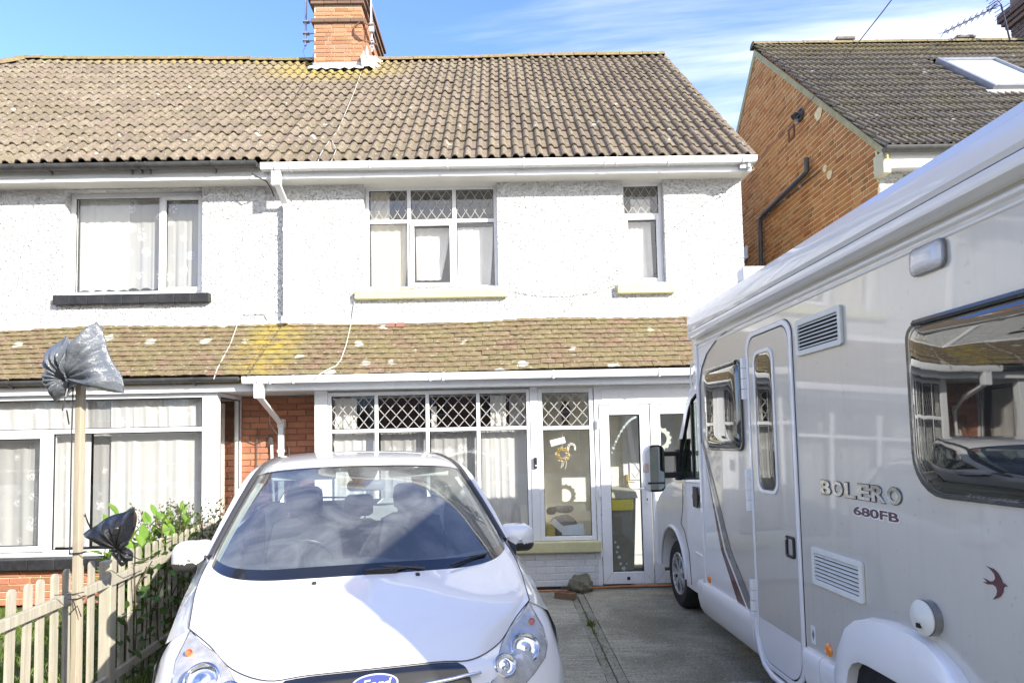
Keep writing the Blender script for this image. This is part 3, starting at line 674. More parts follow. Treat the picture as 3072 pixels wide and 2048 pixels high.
# square bay of the left house
YB = 7.20; BXL = -6.9
by = empty('bay_window', parent=H2)
def bars(b, rects, y0, y1):
    for r in rects: b.box(r[0], r[1], y0, y1, r[2], r[3])
b = B(); bars(b, [(BXL, -3.364, 2.235, 2.288), (BXL, -3.364, .517, .585), (-3.3635, -3.198, .517, 2.2885), (BXL, -3.364, 1.858, 1.908), (-5.075, -5.0, .585, 1.858)], YB, YB + .07)
b.obj('frame', MAT['upvc'], by, bevel=.006)
b = B(); frame_bars(b, BXL + .02, -5.07, .575, 1.87, YB - .02, YB + .03, .06); b.obj('sash', MAT['upvc'], by, bevel=.006)
for q in ((BXL + .1, -5.13, .635, 1.81), (-5.0, -3.364, .585, 1.858), (BXL, -3.364, 1.908, 2.235)):
    b = B(); frame_bars(b, *q, YB + .012, YB + .03, .009); b.obj('gasket', MAT['gasket'], by); B().box(q[0], q[1], YB + .028, YB + .032, q[2], q[3]).obj('pane', MAT['glass'], by)
b = B()
for (y0, y1, z0, z1) in ((YB + .071, YU - .015, 2.24, 2.288), (YB + .071, YU - .015, .517, .60), (YB + .071, YB + .10, .6, 2.24), (YU - .075, YU - .015, .6, 2.24)): b.box(-3.26, -3.20, y0, y1, z0, z1)
b.obj('side_frame', MAT['upvc'], by, bevel=.005); B().box(-3.235, -3.23, YB + .10, YU - .075, .6, 2.24).obj('pane', MAT['glass'], by)
b = B(); frame_bars(b, 0, YU - .075 - YB - .10, .6, 2.24, -.004, .004, .012); b.obj('gasket', MAT['gasket'], by, loc=(-3.205, YB + .1, 0), rot=(0, 0, R(90)))
for i in range(14):
    w_ = .29; x = -3.16 - w_ * (i + 1)
    B().box(x + .002, x + w_ - .002, YB - .09, YB + .06, .385 + (i % 2) * .003, .505).obj('sill_tile', MAT['bsill'], by, bevel=.01)
B().box(BXL, -3.2, YB - .03, YB + .05, .505, .517).obj('sill_bed', MAT['grey_black'], by)
B().box(BXL, -3.21, YB + .008, YB + .2, 0, .385).box(-3.4, -3.21, YB + .2, YU - .02, 0, .515).obj('mortar_bed', MAT['mortar'], by)
lay_bricks(by, 'brick', brick_course_cells(BXL, -3.205, .005, .38), Matrix.Translation((0, YB + .006, 0)), MAT['red_brick'], D=.010, seed=11)
lay_bricks(by, 'brick', brick_course_cells(YB, YU - .02, .005, .50), Matrix.Translation((-3.21, 0, 0)) @ Matrix.Rotation(R(90), 4, 'Z'), MAT['red_brick'], D=.010, seed=12)
B().box(-7.0, BXL, YB - .02, YU, 0, 2.288).obj('end_pier', MAT['render'], by)
curtain(-6.85, -5.12, .60, 1.86, YB + .13, MAT['lace'], 'white net curtain behind the opening left light of the square bay', 'net curtains in the left bay', 8, .03, seed=1)
curtain(-5.06, -4.66, .60, 1.86, YB + .13, MAT['lace_b'], 'white net curtain beside the timber stake, with a dark gap at its right', 'net curtains in the left bay', 2, .03, seed=2)
curtain(-4.66, -4.42, .60, 1.86, YB + .17, MAT['lace'], 'thin strip of sprigged net showing dark room behind it in the bay', 'net curtains in the left bay', 1.5, .015, seed=3)
curtain(-4.44, -3.40, .60, 1.86, YB + .13, MAT['lace_b'], 'wide white net curtain filling the right half of the square bay', 'net curtains in the left bay', 5, .03, seed=4)
curtain(-6.85, -4.7, 1.88, 2.22, YB + .12, MAT['lace_b'], 'short gathered net curtain in the left part of the bay fanlight', 'short nets in the bay fanlight', 12, .02, seed=5)
curtain(-4.72, -4.42, 1.88, 2.22, YB + .14, MAT['lace'], 'thin sprigged net strip in the middle of the bay fanlight', 'short nets in the bay fanlight', 2, .012, seed=15)
curtain(-4.44, -3.40, 1.88, 2.22, YB + .12, MAT['lace_b'], 'short gathered net curtain in the right part of the bay fanlight', 'short nets in the bay fanlight', 7, .02, seed=6)
o = curtain(0, .5, .62, 2.2, 0, MAT['cloth'], 'white curtain edge seen through the narrow side pane of the bay', None, 4, .03, seed=7, name='side_curtain'); o.location = (-3.36, YB + .1, 0); o.rotation_euler = (0, 0, R(90))
# upper nets
curtain(W_L[0] + .05, -4.72, 3.665, 4.86, ry + .10, MAT['lace_b'], 'white lace curtain in the left half of the upper window over the bay', 'lace in the upper left window', 6, .025, .03, seed=8)
curtain(-4.75, -4.31, 3.68, 4.86, ry + .11, MAT['lace'], 'thinner lace strip with white flowers beside the centre bar of the upper left window', 'lace in the upper left window', 3, .018, .035, seed=9)
curtain(-4.24, W_L[1] - .05, 3.68, 4.86, ry + .10, MAT['lace'], 'lace curtain behind the narrow opening light of the upper left window', 'lace in the upper left window', 4, .022, .03, seed=10)
# upper middle window: cloth curtains
curtain(-1.66, -1.17, 3.65, 4.47, ry + .10, MAT['cloth_cream'], 'cream curtain behind the lower left light of the three-light upper window', 'curtains in the three-light upper window', 4, .03, seed=20, gather=.12)
curtain(-1.66, -1.42, 4.46, 4.90, ry + .11, MAT['cloth_cream'], 'cream curtain top behind the diamond leads at the left of the upper window', 'curtains in the three-light upper window', 3, .02, seed=21, name='curtain')
curtain(-1.09, -.66, 3.75, 4.42, ry + .12, MAT['cloth'], 'white pleated curtain behind the opening middle light of the upper window', 'curtains in the three-light upper window', 4, .03, seed=22, gather=.25)
curtain(-.55, -.10, 3.65, 4.42, ry + .10, MAT['cloth'], 'white curtain drawn to the left in the lower right light of the upper window', 'curtains in the three-light upper window', 4, .03, seed=23, gather=.1)
curtain(1.60, 1.93, 3.68, 4.45, ry + .10, MAT['cloth'], 'crumpled white curtain in the narrow upper window on the right', None, 4, .03, seed=24, gather=-.05)
curtain(1.68, 1.93, 4.54, 4.75, ry + .10, MAT['cloth'], 'gathered white curtain heading behind the diamond leads of the narrow upper window', None, 3, .03, seed=25, name='curtain_heading')

# ---- porch of the right house
YP = 7.36; pf = empty('porch', parent=H1)
B().box(-2.165, -2.017, YP, YP + .12, .41, 2.292).box(-2.165, -2.03, YP + .121, YU - .013, .2, 2.29).box(.296, .385, YP, YP + .08, .54, 2.291).obj('porch_post', MAT['upvc'], pf, bevel=.006)
PW_A = (-2.015, .294, .54, 2.27); PW_B = (.386, 1.02, .54, 2.27)
wA = window(H1, *PW_A, YP + .01, [-1.463, -.88, -.30], [1.825], lead=[(i, 1) for i in range(4)], t=.042, mt=.042, nx=4, nz=2.5, name='porch_window', dep=.055)
wB = window(H1, *PW_B, YP + .01, [], [1.815], lead=[(0, 1)], t=.05, mt=.042, nx=4, nz=2.5, name='porch_window', dep=.055)
B().box(-2.2, 1.055, YP - .075, YP + .09, .415, .538).obj('porch_sill', MAT['sill'], H1, bevel=.012)
lw = empty('low_wall', parent=H1); B().box(-2.16, 1.03, YP + .012, YP + .10, 0, .413).obj('mortar_bed', MAT['white_paint'], lw)
lay_bricks(lw, 'brick', brick_course_cells(-2.16, 1.03, .03, .41, H=.067, J=.0075, L=.218), Matrix.Translation((0, YP + .011, 0)), MAT['white_paint'], D=.007, H=.067, L=.218, seed=14)
B().box(-2.16, 1.03, YP + .004, YP + .012, 0, .03).obj('damp_course', MAT['bsill'], lw)
B().box(.30, .36, YP + .15, 8.38, 0, 2.29).box(2.9, 2.96, YP + .05, 8.38, 0, 2.29).box(.36, 2.9, 8.38, 8.40, 0, 2.3).obj('porch_lining', MAT['room_light'], H1)
B().box(1.03, 1.078, YP, YP + .08, .03, 2.07).box(1.0301, 3.0, YP + .001, YP + .08, 2.07, 2.291).box(2.26, 2.34, YP, YP + .08, .03, 2.069).box(2.34, 3.0, YP + .003, YP + .06, .03, .75).obj('door_frame', MAT['upvc'], pf, bevel=.006)
B().box(1.12, 2.96, YP - .006, YP + .001, 2.105, 2.25).obj('head_panel', MAT['upvc'], pf, bevel=.004)
B().box(2.34, 3.0, YP + .02, YP + .03, .75, 2.069).obj('pane', MAT['glass'], pf)
B().box(.60, 2.98, YP - .02, YP + .09, 0.0, .03).obj('threshold', MAT['grey_black'], pf)
for (x0, x1, hx, lab) in ((1.082, 1.655, 1.60, 'left porch door leaf with an arc of snowflake stickers'), (1.668, 2.255, None, 'right porch door leaf, half hidden by the motorhome')):
    d = empty('porch_door', parent=H1); d['label'] = lab
    b = B(); frame_bars(b, x0, x1, .045, 2.062, YP - .012, YP + .05, .112, .135); b.obj('door_leaf', MAT['upvc'], d, bevel=.007)
    b = B(); frame_bars(b, x0 + .109, x1 - .109, .178, 1.953, YP + .005, YP + .03, .012); b.obj('gasket', MAT['gasket'], d)
    B().box(x0 + .115, x1 - .115, YP + .015, YP + .02, .185, 1.945).obj('pane', MAT['glass'], d)
    # mitred corner joints
    b = B()
    for (u, v, s_) in ((x0, .045, 1), (x1, .045, -1)): b.prism([(u + s_ * .004, YP - .0135, v + .004), (u + s_ * .108, YP - .0135, v + .13), (u + s_ * .108, YP - .0135, v + .1325), (u + s_ * .004, YP - .0135, v + .0065)], (0, .001, 0))
    b.obj('mitre_joint', MAT['grey_black'], d)
    if hx:
        B().box(hx - .014, hx + .014, YP - .024, YP - .011, .93, 1.16).obj('handle_plate', MAT['upvc'], d, bevel=.004)
        B().tube([(hx, YP - .02, 1.11), (hx, YP - .06, 1.11), (hx - .10, YP - .06, 1.108)], .009, 8).obj('handle', MAT['upvc'], d, smooth=True)
        B().box(hx - .006, hx + .006, YP - .027, YP - .023, .975, .998).obj('keyhole', MAT['gasket'], d, bevel=.003)
    for z in (.35, 1.02, 1.80):
        B().box(x0 - .03 if hx else x1 + .004, x0 - .004 if hx else x1 + .03, YP - .03, YP - .012, z, z + .10).obj('hinge', MAT['upvc'], d, bevel=.005)
    B().box((x0 + x1) / 2 - .022, (x0 + x1) / 2 + .012, YP - .02, YP - .0125, .09, .125).obj('drain_cap', MAT['gasket'], d, bevel=.004)
db = empty('doorbell', (0, 0, 0), label='black video doorbell on the white post right of the porch windows', cat='doorbell')
B().box(.325, .362, YP - .026, YP - .001, 1.36, 1.485).obj('doorbell_body', MAT['black'], db, bevel=.006)
B().lathe((.3435, YP - .026, 1.445), (0, -1, 0), [(0, .004), (.008, .004), (.010, 0)], 14).obj('lens', MAT['gasket'], db, smooth=True)
B().lathe((.3435, YP - .026, 1.39), (0, -1, 0), [(0, .002), (.010, .002), (.011, 0)], 16).obj('button', MAT['steel'], db, smooth=True)
# net and drapes behind the porch windows
for i, (x0, x1, lb) in enumerate(((-1.97, -1.49, 'net curtain in the first porch light beside the white post'), (-1.44, -.905, 'leaf-patterned net curtain in the second porch light'), (-.855, -.325, 'leaf-patterned net curtain in the third porch light, above the car wing'), (-.275, .25, 'full-length net curtain in the fourth porch light beside the doorbell post'))):
    curtain(x0, x1, .60, 1.80, YP + .13 + .01 * (i % 2), MAT['lace_b'] if i in (0, 3) else MAT['lace'], lb, 'net curtains behind the porch windows', 5, .028, seed=30 + i)
curtain(-1.97, -1.72, 1.84, 2.21, YP + .16, MAT['cloth'], 'white drape showing behind the diamond leads at the left end of the porch', 'drapes behind the porch leads', 3, .03, seed=41, name='drape')
curtain(-.85, -.79, 1.84, 2.1, YP + .16, MAT['cloth'], 'narrow white cloth hanging behind the third leaded porch light', 'drapes behind the porch leads', 1, .02, seed=42, name='drape')
curtain(-.16, .02, 1.84, 2.21, YP + .16, MAT['cloth'], 'two white drapes behind the leads of the fourth porch light', 'drapes behind the porch leads', 2, .04, seed=43, name='drape')
curtain(.06, .25, 1.84, 2.21, YP + .18, MAT['lace'], 'sheer net at the right end of the fourth leaded light', 'drapes behind the porch leads', 2, .02, seed=44, name='drape')
# inner front door
idr = empty('inner_door', parent=H1)
B().box(1.52, 2.18, 8.33, 8.37, .03, 2.02).obj('door_leaf', MAT['upvc'], idr, bevel=.004)
b = B(); frame_bars(b, 1.60, 2.10, 1.15, 1.9, 8.315, 8.33, .02); lattice(b, 1.62, 2.08, 1.17, 1.88, 8.325, 4, 4, .008, .004); frame_bars(b, 1.60, 2.10, .2, 1.05, 8.318, 8.33, .02); b.obj('door_moulding', MAT['upvc'], idr)
B().box(1.55, 1.575, 8.30, 8.33, .98, 1.22).tube([(1.563, 8.30, 1.13), (1.563, 8.27, 1.13), (1.65, 8.27, 1.12)], .008, 6).obj('handle', simple('brass', (.65, .50, .15), .35, metal=.7), idr)
# things in the porch
def P0(x, y, Y): return atY(x, y, Y)
wc = P0(1688, 1362, YP + .085)
wr = empty('wreath', tuple(wc), label='small dried flower wreath with white ribbon hanging in the narrow porch window', cat='wreath')
rnd = random.Random(4); gold = simple('dried_gold_flowers', (.55, .38, .10), .8, var=.5, scale=60); cream = simple('cream_flowers', (.75, .70, .55), .8, var=.2, scale=60)
for nm, mt_, a0, a1, k in (('flowers', gold, .5, 6.2, 90), ('blossom', cream, 2.8, 6.6, 60)):
    b = B()
    for i in range(k):
        t = rnd.uniform(a0, a1); r_ = .062 + rnd.uniform(-.02, .02); c = Vector((r_ * math.cos(t), rnd.uniform(-.02, .0), r_ * math.sin(t)))
        d1 = Vector((rnd.uniform(-1, 1), rnd.uniform(-1, 1), rnd.uniform(-1, 1))).normalized() * .015; d2 = d1.orthogonal().normalized() * .011
        b.add([c - d1, c - d2, c + d1, c + d2], [(0, 1, 2, 3)])
    b.obj(nm, mt_, wr)
B().tube([(.07 * math.cos(t / 12 * 6.283), 0, .07 * math.sin(t / 12 * 6.283)) for t in range(13)], .008, 6).obj('ring', gold, wr)
b = B()
for x_ in (-.02, .0, .03): b.tube([(x_, -.01, -.05), (x_ + .01, -.01, -.10), (x_ - .005, -.01, -.14 - abs(x_))], .004, 4)
b.tube([(0, 0, .07), (0, .0, .30)], .0015, 4); b.obj('ribbon', MAT['cloth'], wr)
tag(B().box(-.10, .075, 0, .003, -.03, .045).obj('paper_card', MAT['cloth'], None, loc=tuple(P0(1677, 1325, YP + .09)), rot=(0, R(-14), 0)), 'blank white card stuck in the window behind the wreath', 'card')
b = B()
for r0, r1 in ((.042, .05), (.028, .036)): b.grid([[(r0 * math.cos(t), 0, r0 * math.sin(t) * 1.1), (r1 * math.cos(t), 0, r1 * math.sin(t) * 1.1)] for t in [math.pi * k / 12 for k in range(13)]])
b.box(-.05, -.03, -.002, .002, -.03, 0).box(.03, .05, -.002, .002, -.03, 0); tag(b.obj('rainbow_ornament', MAT['cloth'], None, loc=tuple(P0(1715, 1342, YP + .075))), 'small white rainbow ornament hanging right of the wreath', 'ornament')
def crumple(pts_fn, n, m_, amp, seed, sc_=8):
    rows = []
    for i in range(n + 1):
        rows.append([])
        for j in range(m_ + 1):
            p = Vector(pts_fn(i / n, j / m_)); q = mn.noise_vector(p * sc_ + Vector((seed, seed * 2, 0))); rows[-1].append(p + q * amp)
    return rows
def cushion(nm, c, sx_, sy_, sz_, mt_, lab, cat, seed, rot=(0, 0, 0)):
    f = lambda u, v: (sx_ * math.sin(math.pi * u) ** .5 * math.cos(6.2832 * v) * (1), sy_ * math.sin(math.pi * u) ** .7 * math.sin(6.2832 * v), -sz_ * math.cos(math.pi * u))
    o = B().grid(crumple(f, 14, 20, .02, seed)).obj(nm, mt_, None, smooth=True, loc=c, rot=rot); return tag(o, lab, cat)
cushion('bag', (.66, YP + .28, .66), .17, .10, .13, simple('grey_mesh_bag', (.25, .24, .22), .8, var=.3, scale=30), 'rounded grey mesh bag on the porch shelf behind the narrow window', 'bag', 3)
cushion('plush_toy', (.53, YP + .20, .86), .06, .05, .055, simple('brown_plush', (.10, .085, .07), .9), 'dark brown soft toy head at the left of the narrow porch window', 'soft toy', 6)
cushion('shawl', (.68, YP + .30, .86), .12, .06, .05, simple('patterned_grey_cloth', (.32, .29, .27), .9, var=.6, scale=50), 'crumpled patterned grey cloth behind the mesh bag', 'cloth', 9)
tag(B().box(.46, .56, YP + .14, YP + .3, .54, .72).obj('box', simple('yellow_plastic', (.65, .55, .12), .5), bevel=.01), 'yellow box low in the left corner of the narrow porch window', 'box')
tag(B().box(-.10, .10, 0, .004, -.035, .035).obj('tag_card', MAT['cloth'], None, loc=(.60, YP + .10, .69), rot=(0, R(42), 0)), 'long white tag leaning against the grey bag', 'card')
tag(B().box(-.13, .13, 0, .004, -.07, .07).obj('handwritten_card', simple('blue_white_card', (.68, .76, .80), .8), None, loc=(.76, YP + .09, .635), rot=(R(-10), R(-6), 0)), 'pale blue handwritten card at the foot of the narrow porch window', 'card')
tag(B().box(.4, 1.0, YP + .08, YP + .45, .50, .535).obj('shelf', MAT['upvc']), 'white shelf inside the porch under the narrow window', 'shelf')
wb = empty('wheelie_bin', (1.33, 7.85, 0), label='grey bin with a yellow sticker standing inside the porch doors', cat='bin')
b = B(); b.grid([[(-.16, -.18, .05), (.16, -.18, .05), (.16, .18, .05), (-.16, .18, .05)], [(-.20, -.23, .98), (.20, -.23, .98), (.20, .23, .98), (-.20, .23, .98)]], close=True); b.obj('bin_body', simple('bin_grey', (.30, .31, .27), .6), wb, bevel=.01)
b = B(); b.grid([[(-.22, -.26, .98), (.22, -.26, .98), (.22, .25, .98), (-.22, .25, .98)], [(-.2, -.24, 1.05), (.2, -.24, 1.05), (.2, .25, 1.09), (-.2, .25, 1.09)]], close=True).add([(-.2, -.24, 1.05), (.2, -.24, 1.05), (.2, .25, 1.09), (-.2, .25, 1.09)], [(0, 1, 2, 3)]); b.obj('bin_lid', simple('bin_lid_grey', (.38, .40, .34), .5), wb, bevel=.01)
B().box(-.18, .16, -.252, -.245, .84, .97).obj('sticker', simple('yellow_sticker', (.75, .68, .05), .5), wb)
# snowflake garland stickers on the glass of the left door
def flake(b, c, r):
    for k in range(6):
        t = k * math.pi / 3; d = Vector((math.cos(t), 0, math.sin(t))); n_ = Vector((-d.z, 0, d.x)) * r * .16; b.add([c - n_, c + d * r - n_ * .6, c + d * r + n_ * .6, c + n_], [(0, 1, 2, 3)])
        b.add([c + d * r * .6 + n_ * 2.2, c + d * r * .75, c + d * r * .6 - n_ * 2.2, c + d * r * .5], [(0, 1, 2, 3)])
sf = simple('sticker_white', (.72, .82, .80), .7); b = B()
for i in range(19):
    t = i / 18; p = P0(1836 + (1908 - 1836) * t ** 1.0, 1357 - (1357 - 1250) * math.sin(t * 1.45) ** .82, YP + .013); flake(b, p, .017 if i % 2 else .010)
for (x, y, r_) in ((1871, 1704, .028), (1862, 1690, .018), (1858, 1670, .022), (1851, 1655, .015), (1854, 1640, .02), (1846, 1625, .014), (1880, 1690, .012)): flake(b, P0(x, y, YP + .013), r_)
tag(b.obj('snowflake_stickers', sf), 'arc of small white snowflake stickers on the left porch door glass', 'stickers')
c = P0(1978, 1316, YP + .07); b = B(); n = 48
po = [(c.x + (.135 + .012 * math.sin(t * 14)) * math.cos(t), c.y, c.z + (.135 + .012 * math.sin(t * 14)) * math.sin(t)) for t in [6.2832 * k / n for k in range(n)]]; pi_ = [(c.x + .085 * math.cos(t), c.y, c.z + .085 * math.sin(t)) for t in [6.2832 * k / n for k in range(n)]]
b.ring(po, pi_, (0, .01, 0)); tag(b.obj('door_wreath', simple('pale_paper', (.62, .66, .60), .8)), 'pale scalloped paper ring hung behind the right porch door glass', 'ornament')
# lantern shape behind the leads of window B
b = B(); b.lathe((.73, YP + .35, 1.86), (0, 0, 1), [(.03, 0), (.06, .16), (.07, .18), (.0, .30)], 6); tag(b.obj('lantern', MAT['black']), 'black lantern hanging in the porch behind the right-hand diamond leads', 'lantern')

# ---- wires fixed to the houses
nL = Vector((0, -(LT - LZ), YU - LY)).normalized(); pL = Vector((0, LY, LZ + .05))
def onlow(x, y): return onP(x, y, pL, nL)
nR_ = Vector((0, -RISE, EL)).normalized(); pR = Vector((0, EY, EZ + .07))
def onroof(x, y): return onP(x, y, pR, nR_)
def wire(pts, r, mat, lab, name='cable'): return tag(B().tube(pts, r, 5).obj(name, mat), lab, 'cable')
wire([atY(1066, 888, YU - .02), atY(1060, 930, YU - .02), atY(1055, 962, YU - .02), onlow(1052, 975), onlow(1038, 1035), onlow(1022, 1080), onlow(1008, 1097), onlow(975, 1112), onlow(948, 1130)], .007, MAT['cable'], 'white cable dropping from the cream sill and curving over the lower roof tiles')
wire([atY(1100, 870, YU - .015), atY(1350, 856, YU - .02), atY(1440, 862, YU - .02), atY(1540, 872, YU - .02), atY(1610, 884, YU - .02), atY(1700, 887, YU - .02), atY(1780, 876, YU - .02), atY(1865, 848, YU - .02)], .004, MAT['cable'], 'thin sagging cable on the white wall between the two cream sills')
wire([atY(820, 985, YU - .02), atY(795, 940, YU - .02), atY(730, 942, YU - .02), atY(718, 955, YU - .02), onlow(690, 1035), onlow(652, 1105), onlow(641, 1137)], .006, MAT['cable'], 'pale cable hanging from the wall hooks across the left lower roof to the black gutter')
wire([onlow(842, 982), onlow(800, 1040), onlow(745, 1120), onlow(738, 1132)], .005, MAT['dcable'], 'dark cable crossing the lower roof below the downpipe foot')
wire([onroof(1082, 222), onroof(1065, 270), onroof(1040, 330), onroof(1012, 395), onroof(990, 420), onroof(962, 462), onroof(950, 495)], .006, MAT['cable'], 'twisted pale cable running down the main roof right of the chimney')
wire([onroof(995, 420), onroof(1008, 450), onroof(996, 480), onroof(985, 495)], .006, MAT['cable'], 'short cable loop lying near the eaves of the main roof')
wire([onroof(928, 222), onroof(880, 300), onroof(820, 385), onroof(768, 445), onroof(722, 492)], .006, MAT['dcable'], 'dark cable running down the main roof left of the chimney')
wire([atY(755, 520, 7.60), atY(775, 532, 7.60), atY(800, 545, 7.7), atY(815, 570, YU - .05), atY(822, 590, YU - .03)], .008, MAT['dcable'], 'black cable looping from the black upper gutter behind the white downpipe')
br_ = empty('insulator_bracket', label='steel cable bracket with insulators on the right corner of the white eaves', cat='bracket')
a = atY(2232, 503, 7.66)
b = B(); b.box(a.x - .07, a.x + .06, 7.60, 7.655, a.z - .03, a.z + .03); b.tube([a, a + Vector((.08, -.06, .0)), a + Vector((.10, -.06, -.05)), a + Vector((.02, -.03, -.09))], .008, 6); b.obj('bracket', MAT['steel'], br_)
B().lathe(a + Vector((.03, -.07, -.03)), (0, 0, 1), [(0, 0), (.02, .01), (.014, .03), (.02, .045), (0, .055)], 12).obj('insulator', MAT['upvc'], br_, smooth=True)
p1 = Vector((a.x + .08, a.y - .06, a.z)); p2 = atY(2643, 0, 4.2); d = (p2 - p1)
wire([p1 + d * t + Vector((0, 0, -.10 * math.sin(min(1, t / 1.6) * 3.14))) for t in [0, .15, .3, .45, .6, .8, 1, 1.3, 1.7, 2.4]], .0042, MAT['dcable'], 'black telephone wire rising from the white house corner across the brick gable and sky', 'telephone_wire')

# ------------------------------------------------------------------ the brick house on the right
GX, FY, GY, GEZ, GRY, GRZ = 4.47, 7.40, 7.20, 4.955, 10.74, 8.40
H3 = empty('brick_house', label='orange brick house with a plain gable, grey ribbed roof and skylight on the right', cat='house')
rb = GRY * 2 - FY
b = B(); b.prism([(GX + .012, FY + .005, 0), (GX + .012, rb, 0), (GX + .012, rb, 4.95), (GX + .012, GRY, GRZ - .10), (GX + .012, FY + .005, 5.05)], (.25, 0, 0)); b.obj('mortar_bed', MAT['mortar'], H3)
def rowlim(z):
    e = max(0, z - 4.98); return (FY + .006 if z < 5.1 else max(FY, GY + .02 + (z - GEZ)), rb - .01 if z < 5.1 else rb - e)
cells = brick_course_cells(FY, rb, .01, GRZ - .16, H=.062, J=.013, L=.212, flemish=True, rowlim=rowlim)
gm = Matrix.Translation((GX + .012, 0, 0)) @ Matrix.Rotation(R(-90), 4, 'Z') @ Matrix.Diagonal((-1, 1, 1, 1))
gm = Matrix(((0, 1, 0, GX + .010), (1, 0, 0, 0), (0, 0, 1, 0), (0, 0, 0, 1)))
lay_bricks(H3, 'brick', cells, gm, MAT['gable_brick'], D=.004, H=.062, L=.212, seed=21, prox=lambda c: c[0] + (0 if 3.6 < c[1] < 9 else 5) + abs(c[1] - 5) * .3)
b = wall_holes(B(), GX + .02, 13, 0, 4.95, FY, .2, []); b.obj('front_wall', MAT['render'], H3)
B().box(12.8, 13, FY, rb, 0, 5).box(GX + .3, 13, rb - .2, rb, 0, 5).obj('far_walls', MAT['render'], H3)
B().box(GX - .02, 13, 7.25, FY + .05, 4.76, 4.78).box(GX - .015, 13, 7.232, 7.249, 4.74, 4.93).obj('fascia', MAT['soffit'], H3, bevel=.004)
B().box(GX - .03, GX + .06, 7.225, 7.42, 4.68, 4.94).obj('kneeler_box', simple('cream_wood', (.58, .55, .36), .7), H3, bevel=.006)
gutter(H3, GX - .04, 13, 7.17, 4.955, MAT['grey_black'], 'gutter', .058, (5.25, 6.2, 7.2))
b = B(); t_ = .10
b.prism([(GX - .012, GY - .02, GEZ - .03), (GX - .012, GRY, GRZ - .03), (GX - .012, GRY, GRZ - .03 - t_ * 1.3), (GX - .012, GY - .02, GEZ - .03 - t_ * 1.0)], (.022, 0, 0)); b.prism([(GX - .012, GRY, GRZ - .03), (GX - .012, 2 * GRY - GY, GEZ - .03), (GX - .012, 2 * GRY - GY, GEZ - .17), (GX - .012, GRY, GRZ - .17)], (.022, 0, 0))
b.obj('verge_strip', simple('verge_cement', (.40, .37, .20), .9, var=.25, scale=14, bump=.5), H3)
GSL = math.hypot(GRY - GY, GRZ - GEZ)
VG = tile_mesh('ribbed_roof_tile', .3, .36, roll_profile(.3, (.05, .15, .25), .026, .034, 4), MAT['tile_side'], lift=.040, thick=.022, seed=4)
cells = []; e = Vector((0, GY, GEZ)); u = Vector((0, GRY - GY, GRZ - GEZ)).normalized(); nn = Vector((1, 0, 0)).cross(u); rows = 17
SKY = [onP(x, y, e, nn) for x, y in ((2812, 200), (2962, 193), (3112, 283), (2957, 285))]
sx0, sx1 = min(SKY[0].x, SKY[3].x), max(SKY[1].x, SKY[2].x); sv = [(p - e).dot(u) for p in SKY]
sx0 = (SKY[0].x + SKY[3].x) / 2; sx1 = SKY[1].x; sv0, sv1 = sv[3], sv[0]
for r in range(rows):
    for c in range(28):
        x = GX - .03 + c * .3; v = GSL * r / rows
        if sx0 - .2 < x < sx1 - .1 and sv0 - .2 < v < sv1 - .05: continue
        p = e + u * v + nn * .01; z_ = .03 * math.exp(-((x - GX) / .8)) * r / rows
        cells.append(Matrix(((1, 0, 0, x), (0, u.y, nn.y, p.y), (0, u.z, nn.z, p.z + z_), (0, 0, 0, 1))))
lay_tiles(H3, 'roof_tile', VG, cells, 300, 8, lambda m: (m.translation - CAM).length)
b = B(); b.grid([[(x, GY + .03, GEZ - .02), (x, GRY, GRZ - .02), (x, 2 * GRY - GY, GEZ - .02)] for x in (GX - .01, 13)]); b.grid([[(x, GY + .06, GEZ - .06), (x, GRY, GRZ - .09), (x, 2 * GRY - GY, GEZ - .08)] for x in (GX + .01, 13)]); b.obj('roof_deck', MAT['tile_side'], H3)
ridge_tiles(H3, (GX - .05, GRY, GRZ + .03), (13, GRY, GRZ + .03), MAT['tile_side'], r=.085, L=.42)
for px in (2533, 2892):
    q = atY(px, 122, GRY); b = B()
    b.box(-.16, .16, -.07, .07, 0, .045)
    for k in range(16): b.box(-.155 + k * .02, -.147 + k * .02, -.075, .075, .005, .038)
    b.obj('ridge_vent', simple('vent_grey', (.22, .20, .18), .7), H3, loc=(q.x, GRY, GRZ + .10))
# skylight
sk = empty('skylight', parent=H3)
def skp(x, v, h): return Vector((x, 0, 0)) + e + u * v + nn * h
def skbox(b, x0, x1, v0, v1, h0, h1):
    P_ = [skp(x, v, h) for h in (h0, h1) for x, v in ((x0, v0), (x1, v0), (x1, v1), (x0, v1))]; b.add(P_, [(0, 3, 2, 1), (4, 5, 6, 7), (0, 1, 5, 4), (1, 2, 6, 5), (2, 3, 7, 6), (3, 0, 4, 7)])
b = B(); t_ = .06
for q in ((sx0, sx0 + t_, sv0, sv1), (sx1 - t_, sx1, sv0, sv1), (sx0 + t_, sx1 - t_, sv0, sv0 + t_), (sx0 + t_, sx1 - t_, sv1 - t_ * 1.6, sv1)): skbox(b, *q, .0, .13)
b.obj('frame', simple('zinc_grey', (.36, .37, .40), .4, metal=.5), sk, bevel=.008)
b = B(); skbox(b, sx0 + t_, sx1 - t_, sv0 + t_, sv1 - t_ * 1.6, .09, .10)
mg = M('skylight_glass'); mg.set((.62, .66, .60), .06, 0, .8); b.obj('pane', mg.m, sk)
b = B(); rr = [[skp(sx0 - .1 + (sx1 - sx0 + .2) * k / 14, sv0, .07), skp(sx0 - .1 + (sx1 - sx0 + .2) * k / 14, sv0 - .16, .045 + .01 * (k % 2))] for k in range(15)]; b.grid(rr); b.obj('apron_flashing', MAT['verge'] if 'verge' in MAT else simple('dull_lead', (.32, .32, .30), .6), sk, smooth=True)
